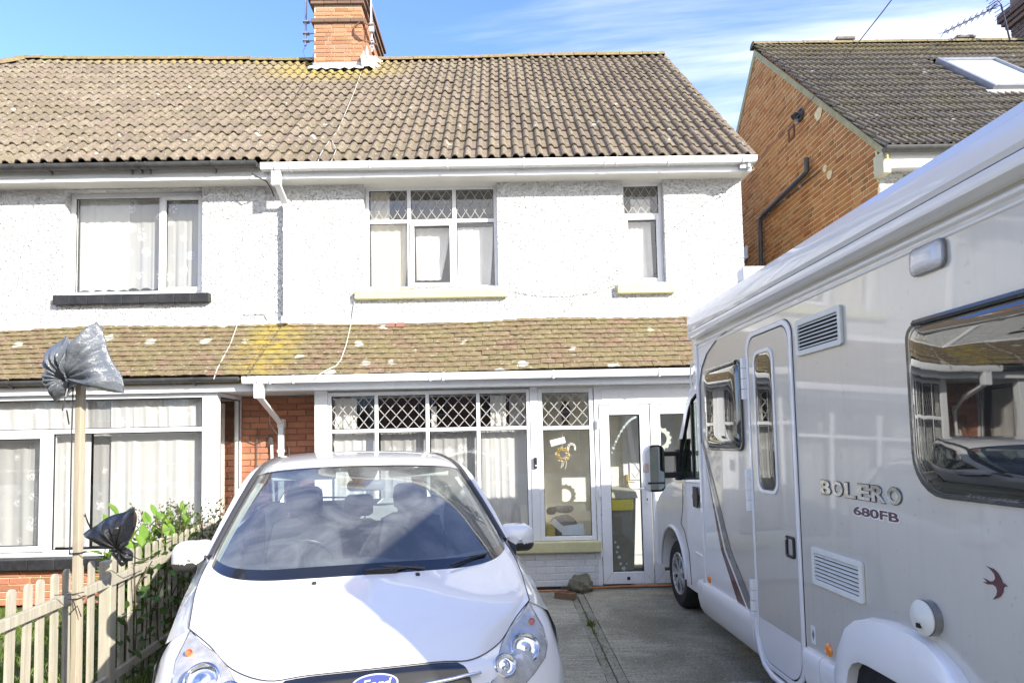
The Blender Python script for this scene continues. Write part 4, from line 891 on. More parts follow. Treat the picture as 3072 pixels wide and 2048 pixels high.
# gable pipework
pb = MAT['grey_black']; gx = GX - .07
P1 = [atX(x, y, gx) for x, y in ((2419, 475), (2421, 512), (2412, 524), (2292, 642), (2281, 656), (2281, 700), (2284, 830))]; P1.append(Vector((gx, P1[-1].y, 0)))
B().tube(P1, .036, 12).obj('waste_pipe', pb, H3, smooth=True)
P1 = [atX(x, y, GX - .02) for x, y in ((2461, 512), (2400, 560), (2354, 598), (2307, 638), (2285, 662), (2286, 720), (2290, 830))]; cb = B().tube(P1, .008, 6).obj('gable_cable', MAT['dcable'], H3)
for (x, y) in ((2401, 558), (2355, 596), (2307, 637), (2287, 777)): q = atX(x, y, GX - .02); B().box(q.x - .02, q.x + .02, q.y - .022, q.y + .022, q.z - .02, q.z + .02).obj('cable_clip', MAT['cable'], cb, bevel=.006)
q = atX(2399, 347, GX - .02); vt = B().lathe(q, (-1, 0, 0), [(0, .02), (.085, .02), (.10, 0)], 18).obj('vent_cowl', MAT['black'], H3, smooth=True); B().tube([q + Vector((0, .0, 0)), q + Vector((-.06, .0, -.0)), q + Vector((-.10, .0, -.03))], [.03, .05, .045], 10).obj('cowl_spout', MAT['black'], vt, smooth=True)
q = atX(2372, 400, GX - .012); b = B(); f_ = [(q.x, q.y - .1, q.z - .1), (q.x, q.y + .1, q.z - .1), (q.x, q.y + .1, q.z + .1), (q.x, q.y - .1, q.z + .1)]; g_ = [(q.x, q.y + (p[1] - q.y) * .7, q.z + (p[2] - q.z) * .7) for p in f_]; b.ring(f_, g_, (.02, 0, 0)); b.obj('vent_box', MAT['rust'], H3)
for (x, y, r_) in ((2455, 342, .09), (2474, 506, .05), (2488, 525, .06)):
    q = atX(x, y, GX - .003); b = B(); b.add([(q.x, q.y + r_ * math.cos(t) * 1.2 * (1 + .2 * math.sin(3 * t)), q.z + r_ * math.sin(t)) for t in [6.283 * k / 12 for k in range(12)]], [tuple(range(12))]); b.obj('mortar_patch', MAT['mortar'], H3)
q = atX(2232, 762, GX - .03); B().box(q.x - .01, q.x + .03, q.y - .14, q.y + .14, q.z - .12, q.z + .12).obj('meter_box', MAT['soffit'], H3, bevel=.01)
# chimney and aerial of the brick house
c3 = empty('chimney', parent=H3); qx = atY(3034, 112, 11.3).x
B().box(qx + .01, qx + 1.3, 10.21, 11.29, 8.0, 9.85).obj('stack_core', MAT['mortar_grey'], c3)
lay_bricks(c3, 'brick', brick_course_cells(qx, qx + 1.3, 8.3, 9.05, flemish=True), Matrix.Translation((0, 10.205, 0)), MAT['dark_cap'], D=.01, seed=31)
lay_bricks(c3, 'brick', brick_course_cells(10.2, 11.3, 8.3, 9.05, flemish=True), Matrix(((0, 1, 0, qx + .008), (1, 0, 0, 0), (0, 0, 1, 0), (0, 0, 0, 1))), MAT['dark_cap'], D=.01, seed=32)
for k, o_ in enumerate((.06, .10, .14, .14)): B().box(qx - o_, qx + 1.3 + o_, 10.2 - o_, 11.3 + o_, 9.055 + k * .08, 9.13 + k * .08).obj('cap_course', MAT['dark_cap'], c3, bevel=.008)
B().lathe((qx + .22, 10.9, 9.37), (0, 0, 1), [(.0, 0), (.17, 0), (.15, .1), (.13, .28), (.165, .32), (.165, .38), (.12, .38), (.11, .3)], 18).obj('chimney_pot', simple('terracotta', (.42, .15, .08), .8, var=.2), c3, smooth=True, sharp=40)
ya = empty('tv_aerial', label='long yagi television aerial pointing left above the grey ribbed roof', cat='aerial')
Y_ = 10.35; A0, A1 = atY(2831, 99, Y_ - .3), atY(3004, 14, Y_)
mdark = simple('aerial_metal', (.05, .05, .07), .5, metal=.5)
B().tube([atY(3003, 14, Y_), atY(3030, 122, Y_ + .1)], .014, 8).obj('mast_pole', mdark, ya); B().tube([A0, A1], .009, 6).obj('boom', mdark, ya)
d = A1 - A0; du = d.normalized(); s_ = du.cross(Vector((0, 0, 1))).normalized(); w_ = s_.cross(du)
for k in range(9):
    p = A0 + d * (k / 9.6); b = B(); L_ = .075
    for dd in ((s_ + w_ * .5), (s_ - w_ * .5)): b.tube([p - dd * L_, p + dd * L_], .0055, 5)
    b.obj('director', mdark, ya)
p = A0 + d * .86; B().tube([p - s_ * .09 + w_ * .02, p + s_ * .09 + w_ * .02, p + s_ * .09 + w_ * .07, p - s_ * .09 + w_ * .07, p - s_ * .09 + w_ * .02], .009, 6).obj('dipole', mdark, ya)
b = B()
for sg in (1, -1):
    for k in range(3): q_ = A1 - du * .02 + w_ * sg * (.06 + .06 * k) - du * .03 * k; b.tube([q_ - s_ * .13, q_ + s_ * .13], .006, 5)
    b.tube([A1, A1 + w_ * sg * .2 - du * .08], .008, 5)
b.obj('reflector', mdark, ya)
# ------------------------------------------------------------------ the motorhome (own axes: y forward to the house, x into the body, side panel at x = 0)
TH = R(1.66)
MH = empty('motorhome', (1.69 * math.cos(TH), 1.69 * math.sin(TH), 0), TH, 'silver and white coachbuilt motorhome with maroon swoosh parked nose-in on the right', 'motorhome')
def m_silver():
    m = M('silver_panel'); n = m.noise(1.1, 3, .5, m.pos((1, 1, .5), True))
    st_ = m.rng(m.noise(1, 7, .65, m.pos((3, 22, .9), True)), .52, .74, 0, .20); c_ = m.mix(st_, (.57, .545, .475), (.40, .38, .32)); c_ = m.mix(m.rng(m.noise(26, 3, .6), .66, .72, 0, .3), c_, (.3, .28, .22)); m.set(c_, .36, .25, .5, 1.0); m.b.inputs['Coat Roughness'].default_value = .04
    m.bump(n, .10, .05); return m.m
def m_paint(name, c, rough=.35, wav=.0):
    m = M(name); m.set(c, rough, 0, .5, 1.0); m.b.inputs['Coat Roughness'].default_value = .03
    if wav: m.bump(m.noise(1.5, 2, .5), wav, .04)
    c2 = m.mix(m.rng(m.noise(5, 8, .7), .5, .75, 0, .12), c, (.5, .48, .42)); m.set(c2); return m.m
MAT['silver'] = m_silver(); MAT['mhwhite'] = m_paint('motorhome_white', (.80, .79, .76)); MAT['awning'] = m_paint('awning_silver', (.69, .68, .65), .3)
MAT['ivory'] = simple('ivory_plastic', (.66, .655, .58), .45, var=.05)
m = M('acrylic_window'); m.set((.018, .02, .018), .02, 0, .9, 1.0); m.b.inputs['Coat Roughness'].default_value = .0
m.bump(m.noise(2.2, 2, .4), .035, .05); MAT['acrylic'] = m.m
MAT['winrim'] = simple('window_rim', (.055, .055, .05), .25, coat=.6); MAT['tyre'] = simple('tyre_rubber', (.022, .021, .02), .85, var=.3, scale=40, bump=.3)
MAT['alloy'] = simple('alloy_silver', (.55, .56, .57), .28, metal=.7, var=.1); MAT['dark'] = simple('dark_underbody', (.012, .012, .012), .8)
MAT['maroon'] = simple('maroon_vinyl', (.085, .025, .03), .3, coat=.8); MAT['dgrey'] = simple('dark_grey_vinyl', (.17, .17, .165), .3, coat=.8)
MAT['orange'] = simple('amber_lens', (.85, .24, .015), .25, coat=1); MAT['chrome'] = simple('chrome', (.75, .76, .78), .08, metal=1, var=.03)
def rr(y0, y1, z0, z1, r, n=5):
    rs = r if isinstance(r, (list, tuple)) else (r,) * 4; o = []
    for (cy, cz, a0, q) in ((y1 - rs[0], z0 + rs[0], -90, rs[0]), (y1 - rs[1], z1 - rs[1], 0, rs[1]), (y0 + rs[2], z1 - rs[2], 90, rs[2]), (y0 + rs[3], z0 + rs[3], 180, rs[3])):
        for k in range(n + 1): a = R(a0 + 90 * k / n); o.append((cy + q * math.cos(a), cz + q * math.sin(a)))
    return o
def X3(pts, x): return [(x, p[0], p[1]) for p in pts]
def plate(name, pts, x, d, mat, parent=MH, bevel=0, smooth=False): return B().prism(X3(pts, x), (-d, 0, 0)).obj(name, mat, parent, bevel=bevel, smooth=smooth)
def shrink(pts, k):
    cy = (min(p[0] for p in pts) + max(p[0] for p in pts)) / 2; cz = (min(p[1] for p in pts) + max(p[1] for p in pts)) / 2
    hy = (max(p[0] for p in pts) - cy); hz = (max(p[1] for p in pts) - cz); return [(cy + (y - cy) * (1 - k / hy), cz + (z - cz) * (1 - k / hz)) for y, z in pts]
def dome(b, pts, x, h, pw=5, n=10, mi=0):
    cy = sum(p[0] for p in pts) / len(pts); cz = sum(p[1] for p in pts) / len(pts)
    rows = [[(x - h * (1 - s ** pw), cy + (p[0] - cy) * s, cz + (p[1] - cz) * s) for p in pts] for s in [1, .985, .96, .92, .86, .78, .6, .4, .2, .02]]
    b.grid(rows, mi, True); b.add(rows[-1], [tuple(range(len(pts)))], mi); return b
REAR = .74; WB = 2.3
sec = [(0, .53), (0, 2.44), (.02, 2.60), (.10, 2.66), (.4, 2.70), (1.15, 2.72), (1.9, 2.70), (2.2, 2.66), (2.28, 2.60), (2.3, 2.44), (2.3, .53)]
b = B(); b.grid([[(x, y, z) for x, z in sec] for y in (REAR, 5.05)], close=True)
b.add([(x, REAR, z) for x, z in sec], [tuple(range(len(sec)))[::-1]]); b.add([(x, 5.05, z) for x, z in sec], [tuple(range(len(sec)))]); b.obj('body_shell', MAT['silver'], MH, smooth=True, sharp=30)
# white lower front area bounded by the swoosh, then the stripes
plate('white_panel', [(5.045, .54), (5.045, 2.39), (4.375, 2.40), (4.587, 2.372), (4.80, 2.30), (4.93, 2.20), (4.985, 2.08), (4.992, 1.60), (4.66, .845), (4.377, .54)], -.0005, .0015, MAT['mhwhite'])
plate('maroon_stripe', [(4.992, 1.60), (4.66, .845), (4.377, .534), (4.229, .534), (4.599, .855), (4.985, 1.57)], -.0025, .001, MAT['maroon'])
plate('white_stripe', [(4.985, 1.57), (4.599, .855), (4.229, .534), (4.202, .534), (4.566, .86), (4.98, 1.60)], -.003, .001, MAT['mhwhite'])
plate('grey_stripe', [(4.98, 1.61), (4.566, .86), (4.202, .534), (4.068, .534), (4.471, .876), (4.975, 1.66)], -.0025, .001, MAT['dgrey'])
B().tube([(-.004, 4.375, 2.40), (-.004, 4.587, 2.372), (-.004, 4.80, 2.30), (-.004, 4.93, 2.20), (-.004, 4.985, 2.08), (-.004, 4.998, 1.62)], .005, 6).obj('edge_line', MAT['dgrey'], MH)
B().box(-.016, .002, 5.0, 5.045, .53, 2.40).obj('front_trim', MAT['mhwhite'], MH, bevel=.007)
# roof rail and awning
b = B(); b.grid([[(x, y, z) for x, z in ((0, 2.395), (-.014, 2.40), (-.018, 2.410), (-.014, 2.420), (0, 2.425))] for y in (REAR, 5.05)]); b.grid([[(x, y, z) for x, z in ((0, 2.365), (-.008, 2.368), (-.008, 2.38), (0, 2.383))] for y in (REAR, 5.05)]); b.obj('roof_trim', MAT['awning'], MH, smooth=True)
aw = empty('awning', parent=MH); cas = [(0, 2.50), (-.075, 2.498), (-.088, 2.515), (-.09, 2.575), (-.082, 2.60), (-.07, 2.608), (-.066, 2.62), (-.055, 2.645), (-.02, 2.665), (.03, 2.675), (.1, 2.68)]
b = B(); b.grid([[(x, y, z) for x, z in cas] for y in (REAR + .1, 4.98)]); b.add([(x, 4.98, z) for x, z in cas], [tuple(range(len(cas)))]); b.obj('cassette', MAT['awning'], aw, smooth=True, sharp=35)
led = [(0, 2.44), (-.05, 2.438), (-.078, 2.45), (-.084, 2.47), (-.08, 2.491), (0, 2.491)]
b = B(); b.grid([[(x, y, z) for x, z in led] for y in (REAR + .1, 4.97)]); b.add([(x, 4.97, z) for x, z in led], [tuple(range(len(led)))]); b.obj('lead_rail', MAT['awning'], aw, smooth=True, sharp=35)
B().box(-.083, 0, 4.972, 5.005, 2.44, 2.62).obj('end_cap', MAT['mhwhite'], aw, bevel=.012)
B().box(-.02, .18, 4.02, 4.14, 2.655, 2.76).obj('roof_bracket', MAT['mhwhite'], MH, bevel=.02)
b = B(); b.prism([(.05, 4.14, 2.66), (.05, 4.14, 2.72), (.05, 4.96, 2.665)], (2.1, 0, 0)); b.obj('roof_fairing', MAT['mhwhite'], MH, bevel=.02)
B().box(.6, 1.2, 3.0, 3.5, 2.70, 2.78).obj('rooflight', MAT['ivory'], MH, bevel=.03)
# front cap over the cab
rows = []
for (y, i, z0, z1) in ((5.045, .0, 2.02, 2.66), (5.15, .005, 2.03, 2.655), (5.26, .03, 2.05, 2.63), (5.34, .08, 2.10, 2.58), (5.385, .16, 2.18, 2.50), (5.40, .3, 2.26, 2.42)):
    L = rr(i, WB - i, z0, z1, (.06, .14, .14, .06), 5); rows.append([(p[0], y, p[1]) for p in L])
b = B(); b.grid(rows, close=True); b.add(rows[-1], [tuple(range(len(rows[0])))]); b.obj('front_cap', MAT['mhwhite'], MH, smooth=True, sharp=50)
b = B(); po = [(.01 - .004, 5.20 + .055 * math.cos(t), 2.17 + .12 * math.sin(t)) for t in [6.283 * k / 20 for k in range(20)]]; pi_ = [(.012, 5.20 + .035 * math.cos(t), 2.17 + .085 * math.sin(t)) for t in [6.283 * k / 20 for k in range(20)]]
b.grid([po, pi_], close=True); b.obj('cap_recess', MAT['ivory'], MH, smooth=True)
# skirts, marker lights
def skirt(y0, y1, name='skirt', fr=0):
    pr = [(.01, .545), (-.022, .540), (-.036, .515), (-.036, .47), (-.03, .40), (-.015, .33), (.01, .285), (.06, .28)]
    b = B(); b.grid([[(x, y, z) for x, z in pr] for y in (y0, y0 + .01, y1 - .01, y1)]); b.add([(x, y0, z) for x, z in pr], [tuple(range(8))]); b.add([(x, y1, z) for x, z in pr], [tuple(range(8))[::-1]]); return b.obj(name, MAT['mhwhite'], MH, smooth=True, sharp=40)
skirt(4.08, 5.03); skirt(5.034, 5.13); skirt(3.255, 3.425); skirt(3.05, 3.25)
for y, z in ((4.933, .585), (3.215, .59)): o = B().lathe((-.001, y, z), (-1, 0, 0), [(0, .014), (.022, .013), (.030, .006), (.033, 0)], 20).obj('marker_light', MAT['orange'], MH, smooth=True)
# entrance door
dr = empty('entrance_door', parent=MH)
po = rr(3.45, 4.06, .27, 2.315, (.16, .10, .10, .16), 6); pi_ = shrink(po, .028); pj = shrink(po, .036)
b = B(); b.ring(X3(po, .001), X3(pi_, .001), (-.014, 0, 0)); b.obj('door_frame', MAT['mhwhite'], dr, bevel=.005)
b = B(); b.ring(X3(shrink(po, -.004), .0), X3(po, .0), (-.002, 0, 0)); b.obj('frame_joint', MAT['gasket'], dr)
b = B(); b.ring(X3(pi_, .0), X3(pj, .0), (-.002, 0, 0)); b.obj('door_seal', MAT['gasket'], dr)
leaf = pj; b = B(); b.prism(X3([p for p in leaf if p[1] > .60] and [(max(p[0], 0), max(p[1], .545)) for p in leaf], -.001), (-.009, 0, 0)); b.obj('door_leaf', MAT['silver'], dr, bevel=.004)
low = [(p[0], min(p[1], .544)) for p in leaf]; b = B(); b.prism(X3(low, -.001), (-.0095, 0, 0)); b.obj('door_bottom', MAT['mhwhite'], dr)
dw = rr(3.685, 3.93, 1.335, 2.17, .06, 6); b = B(); b.ring(X3(shrink(dw, -.016), -.010), X3(shrink(dw, .004), -.010), (-.008, 0, 0)); b.obj('window_frame', MAT['mhwhite'], dr, bevel=.003)
b = B(); dome(b, dw, -.010, .010, 8); b.obj('door_window', MAT['acrylic'], dr, smooth=True)
for z0, z1 in ((1.90, 2.17), (1.19, 1.455), (.50, .76)):
    h = empty('hinge', parent=dr)
    for k in range(4): a = z0 + (z1 - z0) * k / 4; B().lathe((-.022, 4.083, a + .002), (0, 0, 1), [(0, 0), (.017, 0), (.017, (z1 - z0) / 4 - .004), (0, (z1 - z0) / 4 - .004)], 10).box(-.02, 0, 4.06, 4.10, a + .003, a + (z1 - z0) / 4 - .003).obj('hinge_knuckle', MAT['mhwhite'], h, smooth=True, sharp=40)
hb = rr(3.50, 3.60, .985, 1.105, .015); b = B(); b.ring(X3(hb, -.010), X3(shrink(hb, .016), -.010), (-.012, 0, 0)); b.obj('handle_surround', MAT['black'], dr, bevel=.003)
B().box(-.018, -.008, 3.515, 3.565, 1.0, 1.09).obj('handle', MAT['alloy'], dr, bevel=.004); B().lathe((-.022, 3.588, 1.085), (-1, 0, 0), [(0, .002), (.007, .002), (.008, 0)], 12).obj('door_lock', MAT['chrome'], dr)
# step sill moulding round the door foot
b = B(); pts = [(4.075, .53), (4.065, .44), (4.03, .34), (3.97, .27), (3.86, .235), (3.5, .235), (3.44, .26)]; b.tube([(-.006, y, z) for y, z in pts], .020, 8); b.obj('step_moulding', MAT['mhwhite'], MH, smooth=True)
st = empty('entry_step', parent=MH); b = B(); frame_bars_y = [(-.30, -.02, 3.50, 3.535), (-.30, -.02, 3.945, 3.98), (-.30, -.27, 3.535, 3.945), (-.05, -.02, 3.535, 3.945)]
for q in frame_bars_y: b.box(q[0], q[1], q[2], q[3], .135, .165)
b.obj('step_frame', MAT['alloy'], st, bevel=.005)
for k in range(8): B().box(-.27, -.05, 3.56 + k * .049, 3.58 + k * .049, .145, .162).obj('tread_bar', MAT['alloy'], st)
# windows
def mh_window(y0, y1, z0, z1, r, bulge, name='side_window'):
    w = empty(name, parent=MH); o = rr(y0, y1, z0, z1, r, 6)
    b = B(); b.ring(X3(shrink(o, -.012), 0), X3(shrink(o, .012), 0), (-.016, 0, 0)); b.obj('window_seal', MAT['winrim'], w, bevel=.006)
    b = B(); dome(b, o, -.012, bulge, 9); b.obj('acrylic_pane', MAT['acrylic'], w, smooth=True)
    b = B(); b.grid([[(x, y, z) for x, z in ((-.001, z1 + .022), (-.022, z1 + .020), (-.030, z1 + .006), (-.022, z1 - .004))] for y in (y0 + .05, y1 - .05)]); b.obj('hinge_rail', MAT['winrim'], w, smooth=True, sharp=30)
mh_window(4.17, 4.83, 1.58, 2.155, .06, .038); mh_window(1.35, 2.475, 1.425, 2.075, (.16, .06, .06, .16), .042)
# vents
def vent(y0, y1, z0, z1):
    v = empty('vent', parent=MH); o = rr(y0, y1, z0, z1, .015, 3); b = B(); b.ring(X3(o, .0), X3(shrink(o, .028), .0), (-.016, 0, 0)); b.obj('vent_frame', MAT['ivory'], v, bevel=.004)
    plate('vent_back', shrink(o, .026), -.0008, .001, MAT['dark'], v); n = 7; h = (z1 - z0 - .056) / n
    for k in range(n):
        z = z0 + .028 + h * k; B().prism([(-.003, y0 + .027, z + h * .86), (-.013, y0 + .027, z + h * .50), (-.013, y0 + .027, z + h * .30), (-.003, y0 + .027, z + h * .66)], (0, y1 - y0 - .054, 0)).obj('slat', MAT['ivory'], v)
vent(2.94, 3.388, 2.082, 2.272); vent(2.872, 3.325, .895, 1.085)
lp_ = empty('awning_light', parent=MH); o = rr(2.243, 2.435, 2.262, 2.372, .03); b = B(); dome(b, shrink(o, .008), -.014, .022, 4); b.obj('lens', simple('frosted_lens', (.62, .61, .58), .25, coat=1), lp_, smooth=True); plate('lamp_base', o, 0, .016, MAT['dgrey'], lp_, bevel=.005)
fl = empty('heater_flue', parent=MH); c = (0, 2.445, .952); B().lathe(c, (-1, 0, 0), [(.068, 0), (.068, .028), (.05, .03)], 28).obj('flue_base', MAT['dgrey'], fl, smooth=True, sharp=40)
B().lathe(c, (-1, 0, 0), [(.05, .028), (.064, .030), (.067, .037), (.058, .046), (.036, .048), (.028, .054), (0, .055)], 28).obj('flue_cap', MAT['ivory'], fl, smooth=True, sharp=50)
B().box(-.062, -.050, 2.43, 2.447, .918, .934).obj('flue_hole', MAT['dark'], fl)
# bird decal and small sticker
bd = [(.35, .06), (.62, .16), (.80, .40), (.72, .72), (.38, 1.02), (.05, 1.18), (.70, 1.10), (1.08, .82), (1.28, .46), (1.36, .22), (1.55, .16), (1.75, .04), (1.52, -.02), (1.40, -.16), (1.38, -.42), (1.20, -.78), (.88, -1.05), (.45, -1.28), (.78, -.86), (.88, -.52), (.80, -.24), (.55, -.12), (.10, -.22), (-.30, -.12), (.10, -.04), (-.25, .20)]
B().prism([(-.0015, 2.155 - x * .052, 1.150 + y * .044) for x, y in bd], (-.001, 0, 0)).obj('swallow_decal', MAT['maroon'], MH)
plate('sticker', [(3.388, .575), (3.388, .668), (3.343, .668), (3.343, .575)], -.001, .001, MAT['mhwhite']); plate('sticker_mark', [(3.378, .62), (3.366, .65), (3.352, .62), (3.366, .592)], -.0022, .0006, MAT['dgrey'])
def text_mesh(s, w, h, ext, name, mat, parent, mw, off=0, bev=0):
    cu = bpy.data.curves.new(name, 'FONT'); cu.body = s; cu.size = 1; cu.offset = off; cu.resolution_u = 4
    o = bpy.data.objects.new(name, cu); col.objects.link(o); dg = bpy.context.evaluated_depsgraph_get(); me = bpy.data.meshes.new_from_object(o.evaluated_get(dg)); bpy.data.objects.remove(o)
    xs = [v.co.x for v in me.vertices]; ys = [v.co.y for v in me.vertices]; fx, fy = w / (max(xs) - min(xs)), h / (max(ys) - min(ys)); x0, y0 = min(xs), min(ys)
    b = B(); vs = [((v.co.x - x0) * fx, (v.co.y - y0) * fy, ext) for v in me.vertices]; fs = [tuple(p.vertices) for p in me.polygons]; b.add([mw @ Vector(v) for v in vs], fs)
    cnt = {}
    for f in fs:
        for i in range(len(f)): e_ = (f[i], f[(i + 1) % len(f)]); cnt[tuple(sorted(e_))] = cnt.get(tuple(sorted(e_)), []) + [e_]
    ed = [v[0] for v in cnt.values() if len(v) == 1]; n = len(vs)
    b.add([mw @ Vector(v) for v in vs] + [mw @ Vector((v[0], v[1], 0)) for v in vs], [(a + n, c + n, c, a) for a, c in ed])
    bpy.data.meshes.remove(me); return b.obj(name, mat, parent)
TM = lambda y, z, x=-.001: Matrix(((0, 0, -1, x), (-1, 0, 0, y), (0, 1, 0, z), (0, 0, 0, 1)))
lt = empty('model_lettering', parent=MH)
MAT['chrome_letters'] = simple('chrome_lettering', (.70, .71, .72), .10, metal=1, var=.4, scale=40)
for i, ch_ in enumerate('BOLERO'):
    y = 3.21 - i * .108; text_mesh(ch_, .092, .070, .006, 'letter', MAT['chrome_letters'], lt, TM(y, 1.364), .03)
    text_mesh(ch_, .098, .077, .003, 'letter_outline', MAT['winrim'], lt, TM(y + .003, 1.3605), .045)  # dark outline behind each letter, for contrast
text_mesh('680FB', .33, .041, .0015, 'number_decal', MAT['maroon'], lt, TM(2.934, 1.290), .03); text_mesh('680FB', .34, .050, .0008, 'number_outline', MAT['mhwhite'], lt, TM(2.939, 1.2855), .085)
# rear wheel arch
oo = [(3.10, .30), (3.095, .54), (3.055, .65), (2.985, .765), (2.90, .825), (2.80, .86), (2.66, .876), (2.52, .876), (2.42, .862), (2.31, .81), (2.2, .72), (2.05, .56), (1.93, .42), (1.85, .30)]
ii = [(2.98, .30), (2.972, .52), (2.95, .585), (2.915, .625), (2.865, .648), (2.80, .655), (2.66, .657), (2.52, .657), (2.36, .657), (2.16, .645), (2.04, .60), (1.97, .52), (1.93, .42), (1.90, .30)]
ii[-2] = (1.955, .44); ii[-1] = (1.95, .30)
b = B(); b.grid([X3(oo, .002), X3(oo, -.02), X3([(y * .985 + i_[0] * .015, z * .97 + i_[1] * .03) for (y, z), i_ in zip(oo, ii)], -.045), X3([(y * .6 + i_[0] * .4, z * .6 + i_[1] * .4) for (y, z), i_ in zip(oo, ii)], -.060), X3([(y * .12 + i_[0] * .88, z * .12 + i_[1] * .88) for (y, z), i_ in zip(oo, ii)], -.062), X3(ii, -.055), X3(ii, .10)])
b.obj('wheel_arch', MAT['mhwhite'], MH, smooth=True, sharp=60)
plate('arch_void', [(y, z) for y, z in ii], -.004, .001, MAT['dark']); skirt(.77, 1.88)
B().box(.06, 2.2, REAR + .05, 5.2, .26, .54).obj('underbody', MAT['dark'], MH)
# wheels
def wheel(parent, x, y, r=.335, w=.22, rim=.205, mirror=False, zc=None, name='wheel'):
    wq = empty(name, (x, y, zc or r - .008), R(180) if mirror else 0, parent=parent)
    B().lathe((0, 0, 0), (1, 0, 0), [(rim, .0), (rim + .02, -.012), (r - .045, -.014), (r - .015, .008), (r, .035), (r, w - .035), (r - .015, w - .008), (rim, w)], 48).obj('tyre', MAT['tyre'], wq, smooth=True, sharp=35)
    b = B(); b.lathe((0, 0, 0), (1, 0, 0), [(rim, -.002), (rim - .012, .0), (rim - .02, .03), (rim - .03, .10), (0, .10)], 40); b.obj('rim_barrel', MAT['dark'], wq, smooth=True)
    b = B(); b.lathe((0, 0, 0), (1, 0, 0), [(rim + .003, -.004), (rim - .004, -.012), (rim - .018, -.004), (rim - .02, .02)], 40)
    b.lathe((0, 0, 0), (1, 0, 0), [(0, -.004), (.03, -.006), (.062, .002), (.07, .03)], 24)
    for k in range(14):
        t = 6.2832 * (k // 2) / 7 + (.13 if k % 2 else -.13); c_, s_ = math.cos(t), math.sin(t); n_ = Vector((0, -s_, c_)) * .017; d_ = Vector((0, c_, s_))
        b.prism([d_ * .05 - n_ * .8 + Vector((.002, 0, 0)), d_ * (rim - .012) - n_ + Vector((-.002, 0, 0)), d_ * (rim - .012) + n_ + Vector((-.002, 0, 0)), d_ * .05 + n_ * .8 + Vector((.002, 0, 0))], (.025, 0, 0))
    b.obj('rim', MAT['alloy'], wq, smooth=True, sharp=30); return wq
wheel(MH, .205, 6.43, name='front_wheel'); wheel(MH, .10, 2.42, name='rear_wheel'); wheel(MH, 2.10, 6.43, mirror=True, name='front_wheel'); wheel(MH, 2.2, 2.42, mirror=True, name='rear_wheel')
# cab
cx_a = .15
arch = [(6.43 + .425 * math.cos(t), max(.30, .36 + .425 * math.sin(t))) for t in [math.pi * k / 14 for k in range(15)]]      # front to back
side_ = [(5.05, .30), (5.05, 1.30), (6.28, 1.25), (6.55, 1.20), (6.86, 1.06), (7.04, .92), (7.13, .72), (7.15, .48), (7.10, .32)] + arch
side_ = side_[:9] + [(6.43 + .425, .31)] + arch[1:-1] + [(6.43 - .425, .30)]
def inset_cab(d): return [(5.05 if p[0] < 5.1 else (p[0] - d * (1 if p[0] > 6.9 else .2)), p[1] - (d * .8 if p[1] > .85 else 0)) for p in side_]
b = B(); L0 = [(cx_a + .10, *p) for p in inset_cab(.10)]; L1 = [(cx_a + .03, *p) for p in inset_cab(.035)]; L2 = [(cx_a, *p) for p in inset_cab(.0)]
Rr = [(2.3 - x, y, z) for x, y, z in L0]
b.grid([L2, L1, L0, Rr], close=True); b.add(L2, [tuple(range(len(L2)))]); b.obj('cab_body', MAT['mhwhite'], MH, smooth=True, sharp=35)
B().box(cx_a + .16, 2.0, 5.95, 6.9, .2, .95).obj('wheel_housing', MAT['dark'], MH)
# arch lip and door shut lines
b = B(); b.tube([(cx_a - .004, y, z) for y, z in [(6.43 + .432 * math.cos(t), max(.30, .36 + .432 * math.sin(t))) for t in [math.pi * k / 20 for k in range(21)]]], .018, 8); b.obj('arch_lip', MAT['mhwhite'], MH, smooth=True)
B().tube([(cx_a - .001, 6.02, 1.24), (cx_a - .001, 6.05, 1.0), (cx_a - .001, 6.12, .86), (cx_a - .001, 6.02, .80), (cx_a - .001, 5.90, .62), (cx_a - .001, 5.86, .34)], .004, 5).obj('door_gap', MAT['gasket'], MH)
wpoly = [(5.12, 1.33), (6.10, 1.275), (6.20, 1.31), (6.22, 1.36), (5.80, 1.92), (5.70, 2.01), (5.58, 2.05), (5.12, 2.07)]
plate('cab_window', wpoly, cx_a + .02, .004, glassy('cab_glass', (.35, .42, .40), 1.6))
b = B(); sh = [(5.05, 1.28), (6.25, 1.23), (6.33, 1.25), (6.36, 1.30), (5.86, 1.98), (5.72, 2.10), (5.58, 2.13), (5.05, 2.14)]; b.ring(X3(sh, cx_a + .035), X3(wpoly, cx_a + .035), (-.035, 0, 0)); b.obj('cab_door_frame', MAT['mhwhite'], MH, bevel=.008)
b = B(); b.ring(X3(wpoly, cx_a + .03), X3(shrink(wpoly, .016), cx_a + .03), (-.028, 0, 0)); b.box(cx_a + .002, cx_a + .02, 5.70, 5.735, 1.29, 1.97); b.obj('window_seal', MAT['gasket'], MH)
b = B(); b.grid([[(x, y, z) for x in (cx_a + .06, .6, 1.15, 1.7, 2.3 - cx_a - .06)] for y, z in ((6.40, 1.24), (6.1, 1.60), (5.72, 2.07))]); b.obj('cab_windscreen', glassy('cab_screen', (.45, .52, .50), 1.6), MH, smooth=True)
b = B(); b.tube([(cx_a + .03, 6.40, 1.24), (cx_a + .03, 6.1, 1.62), (cx_a + .04, 5.72, 2.09)], .028, 8).tube([(2.3 - cx_a - .03, 6.40, 1.24), (2.3 - cx_a - .03, 6.1, 1.62), (2.3 - cx_a - .04, 5.72, 2.09)], .028, 8); b.obj('windscreen_pillar', MAT['mhwhite'], MH, smooth=True)
b = B(); b.grid([[(x, y, z) for x in (cx_a + .02, 1.15, 2.3 - cx_a - .02)] for y, z in ((5.75, 2.08), (5.55, 2.14), (5.04, 2.16))]); b.obj('cab_roof', MAT['mhwhite'], MH, smooth=True)
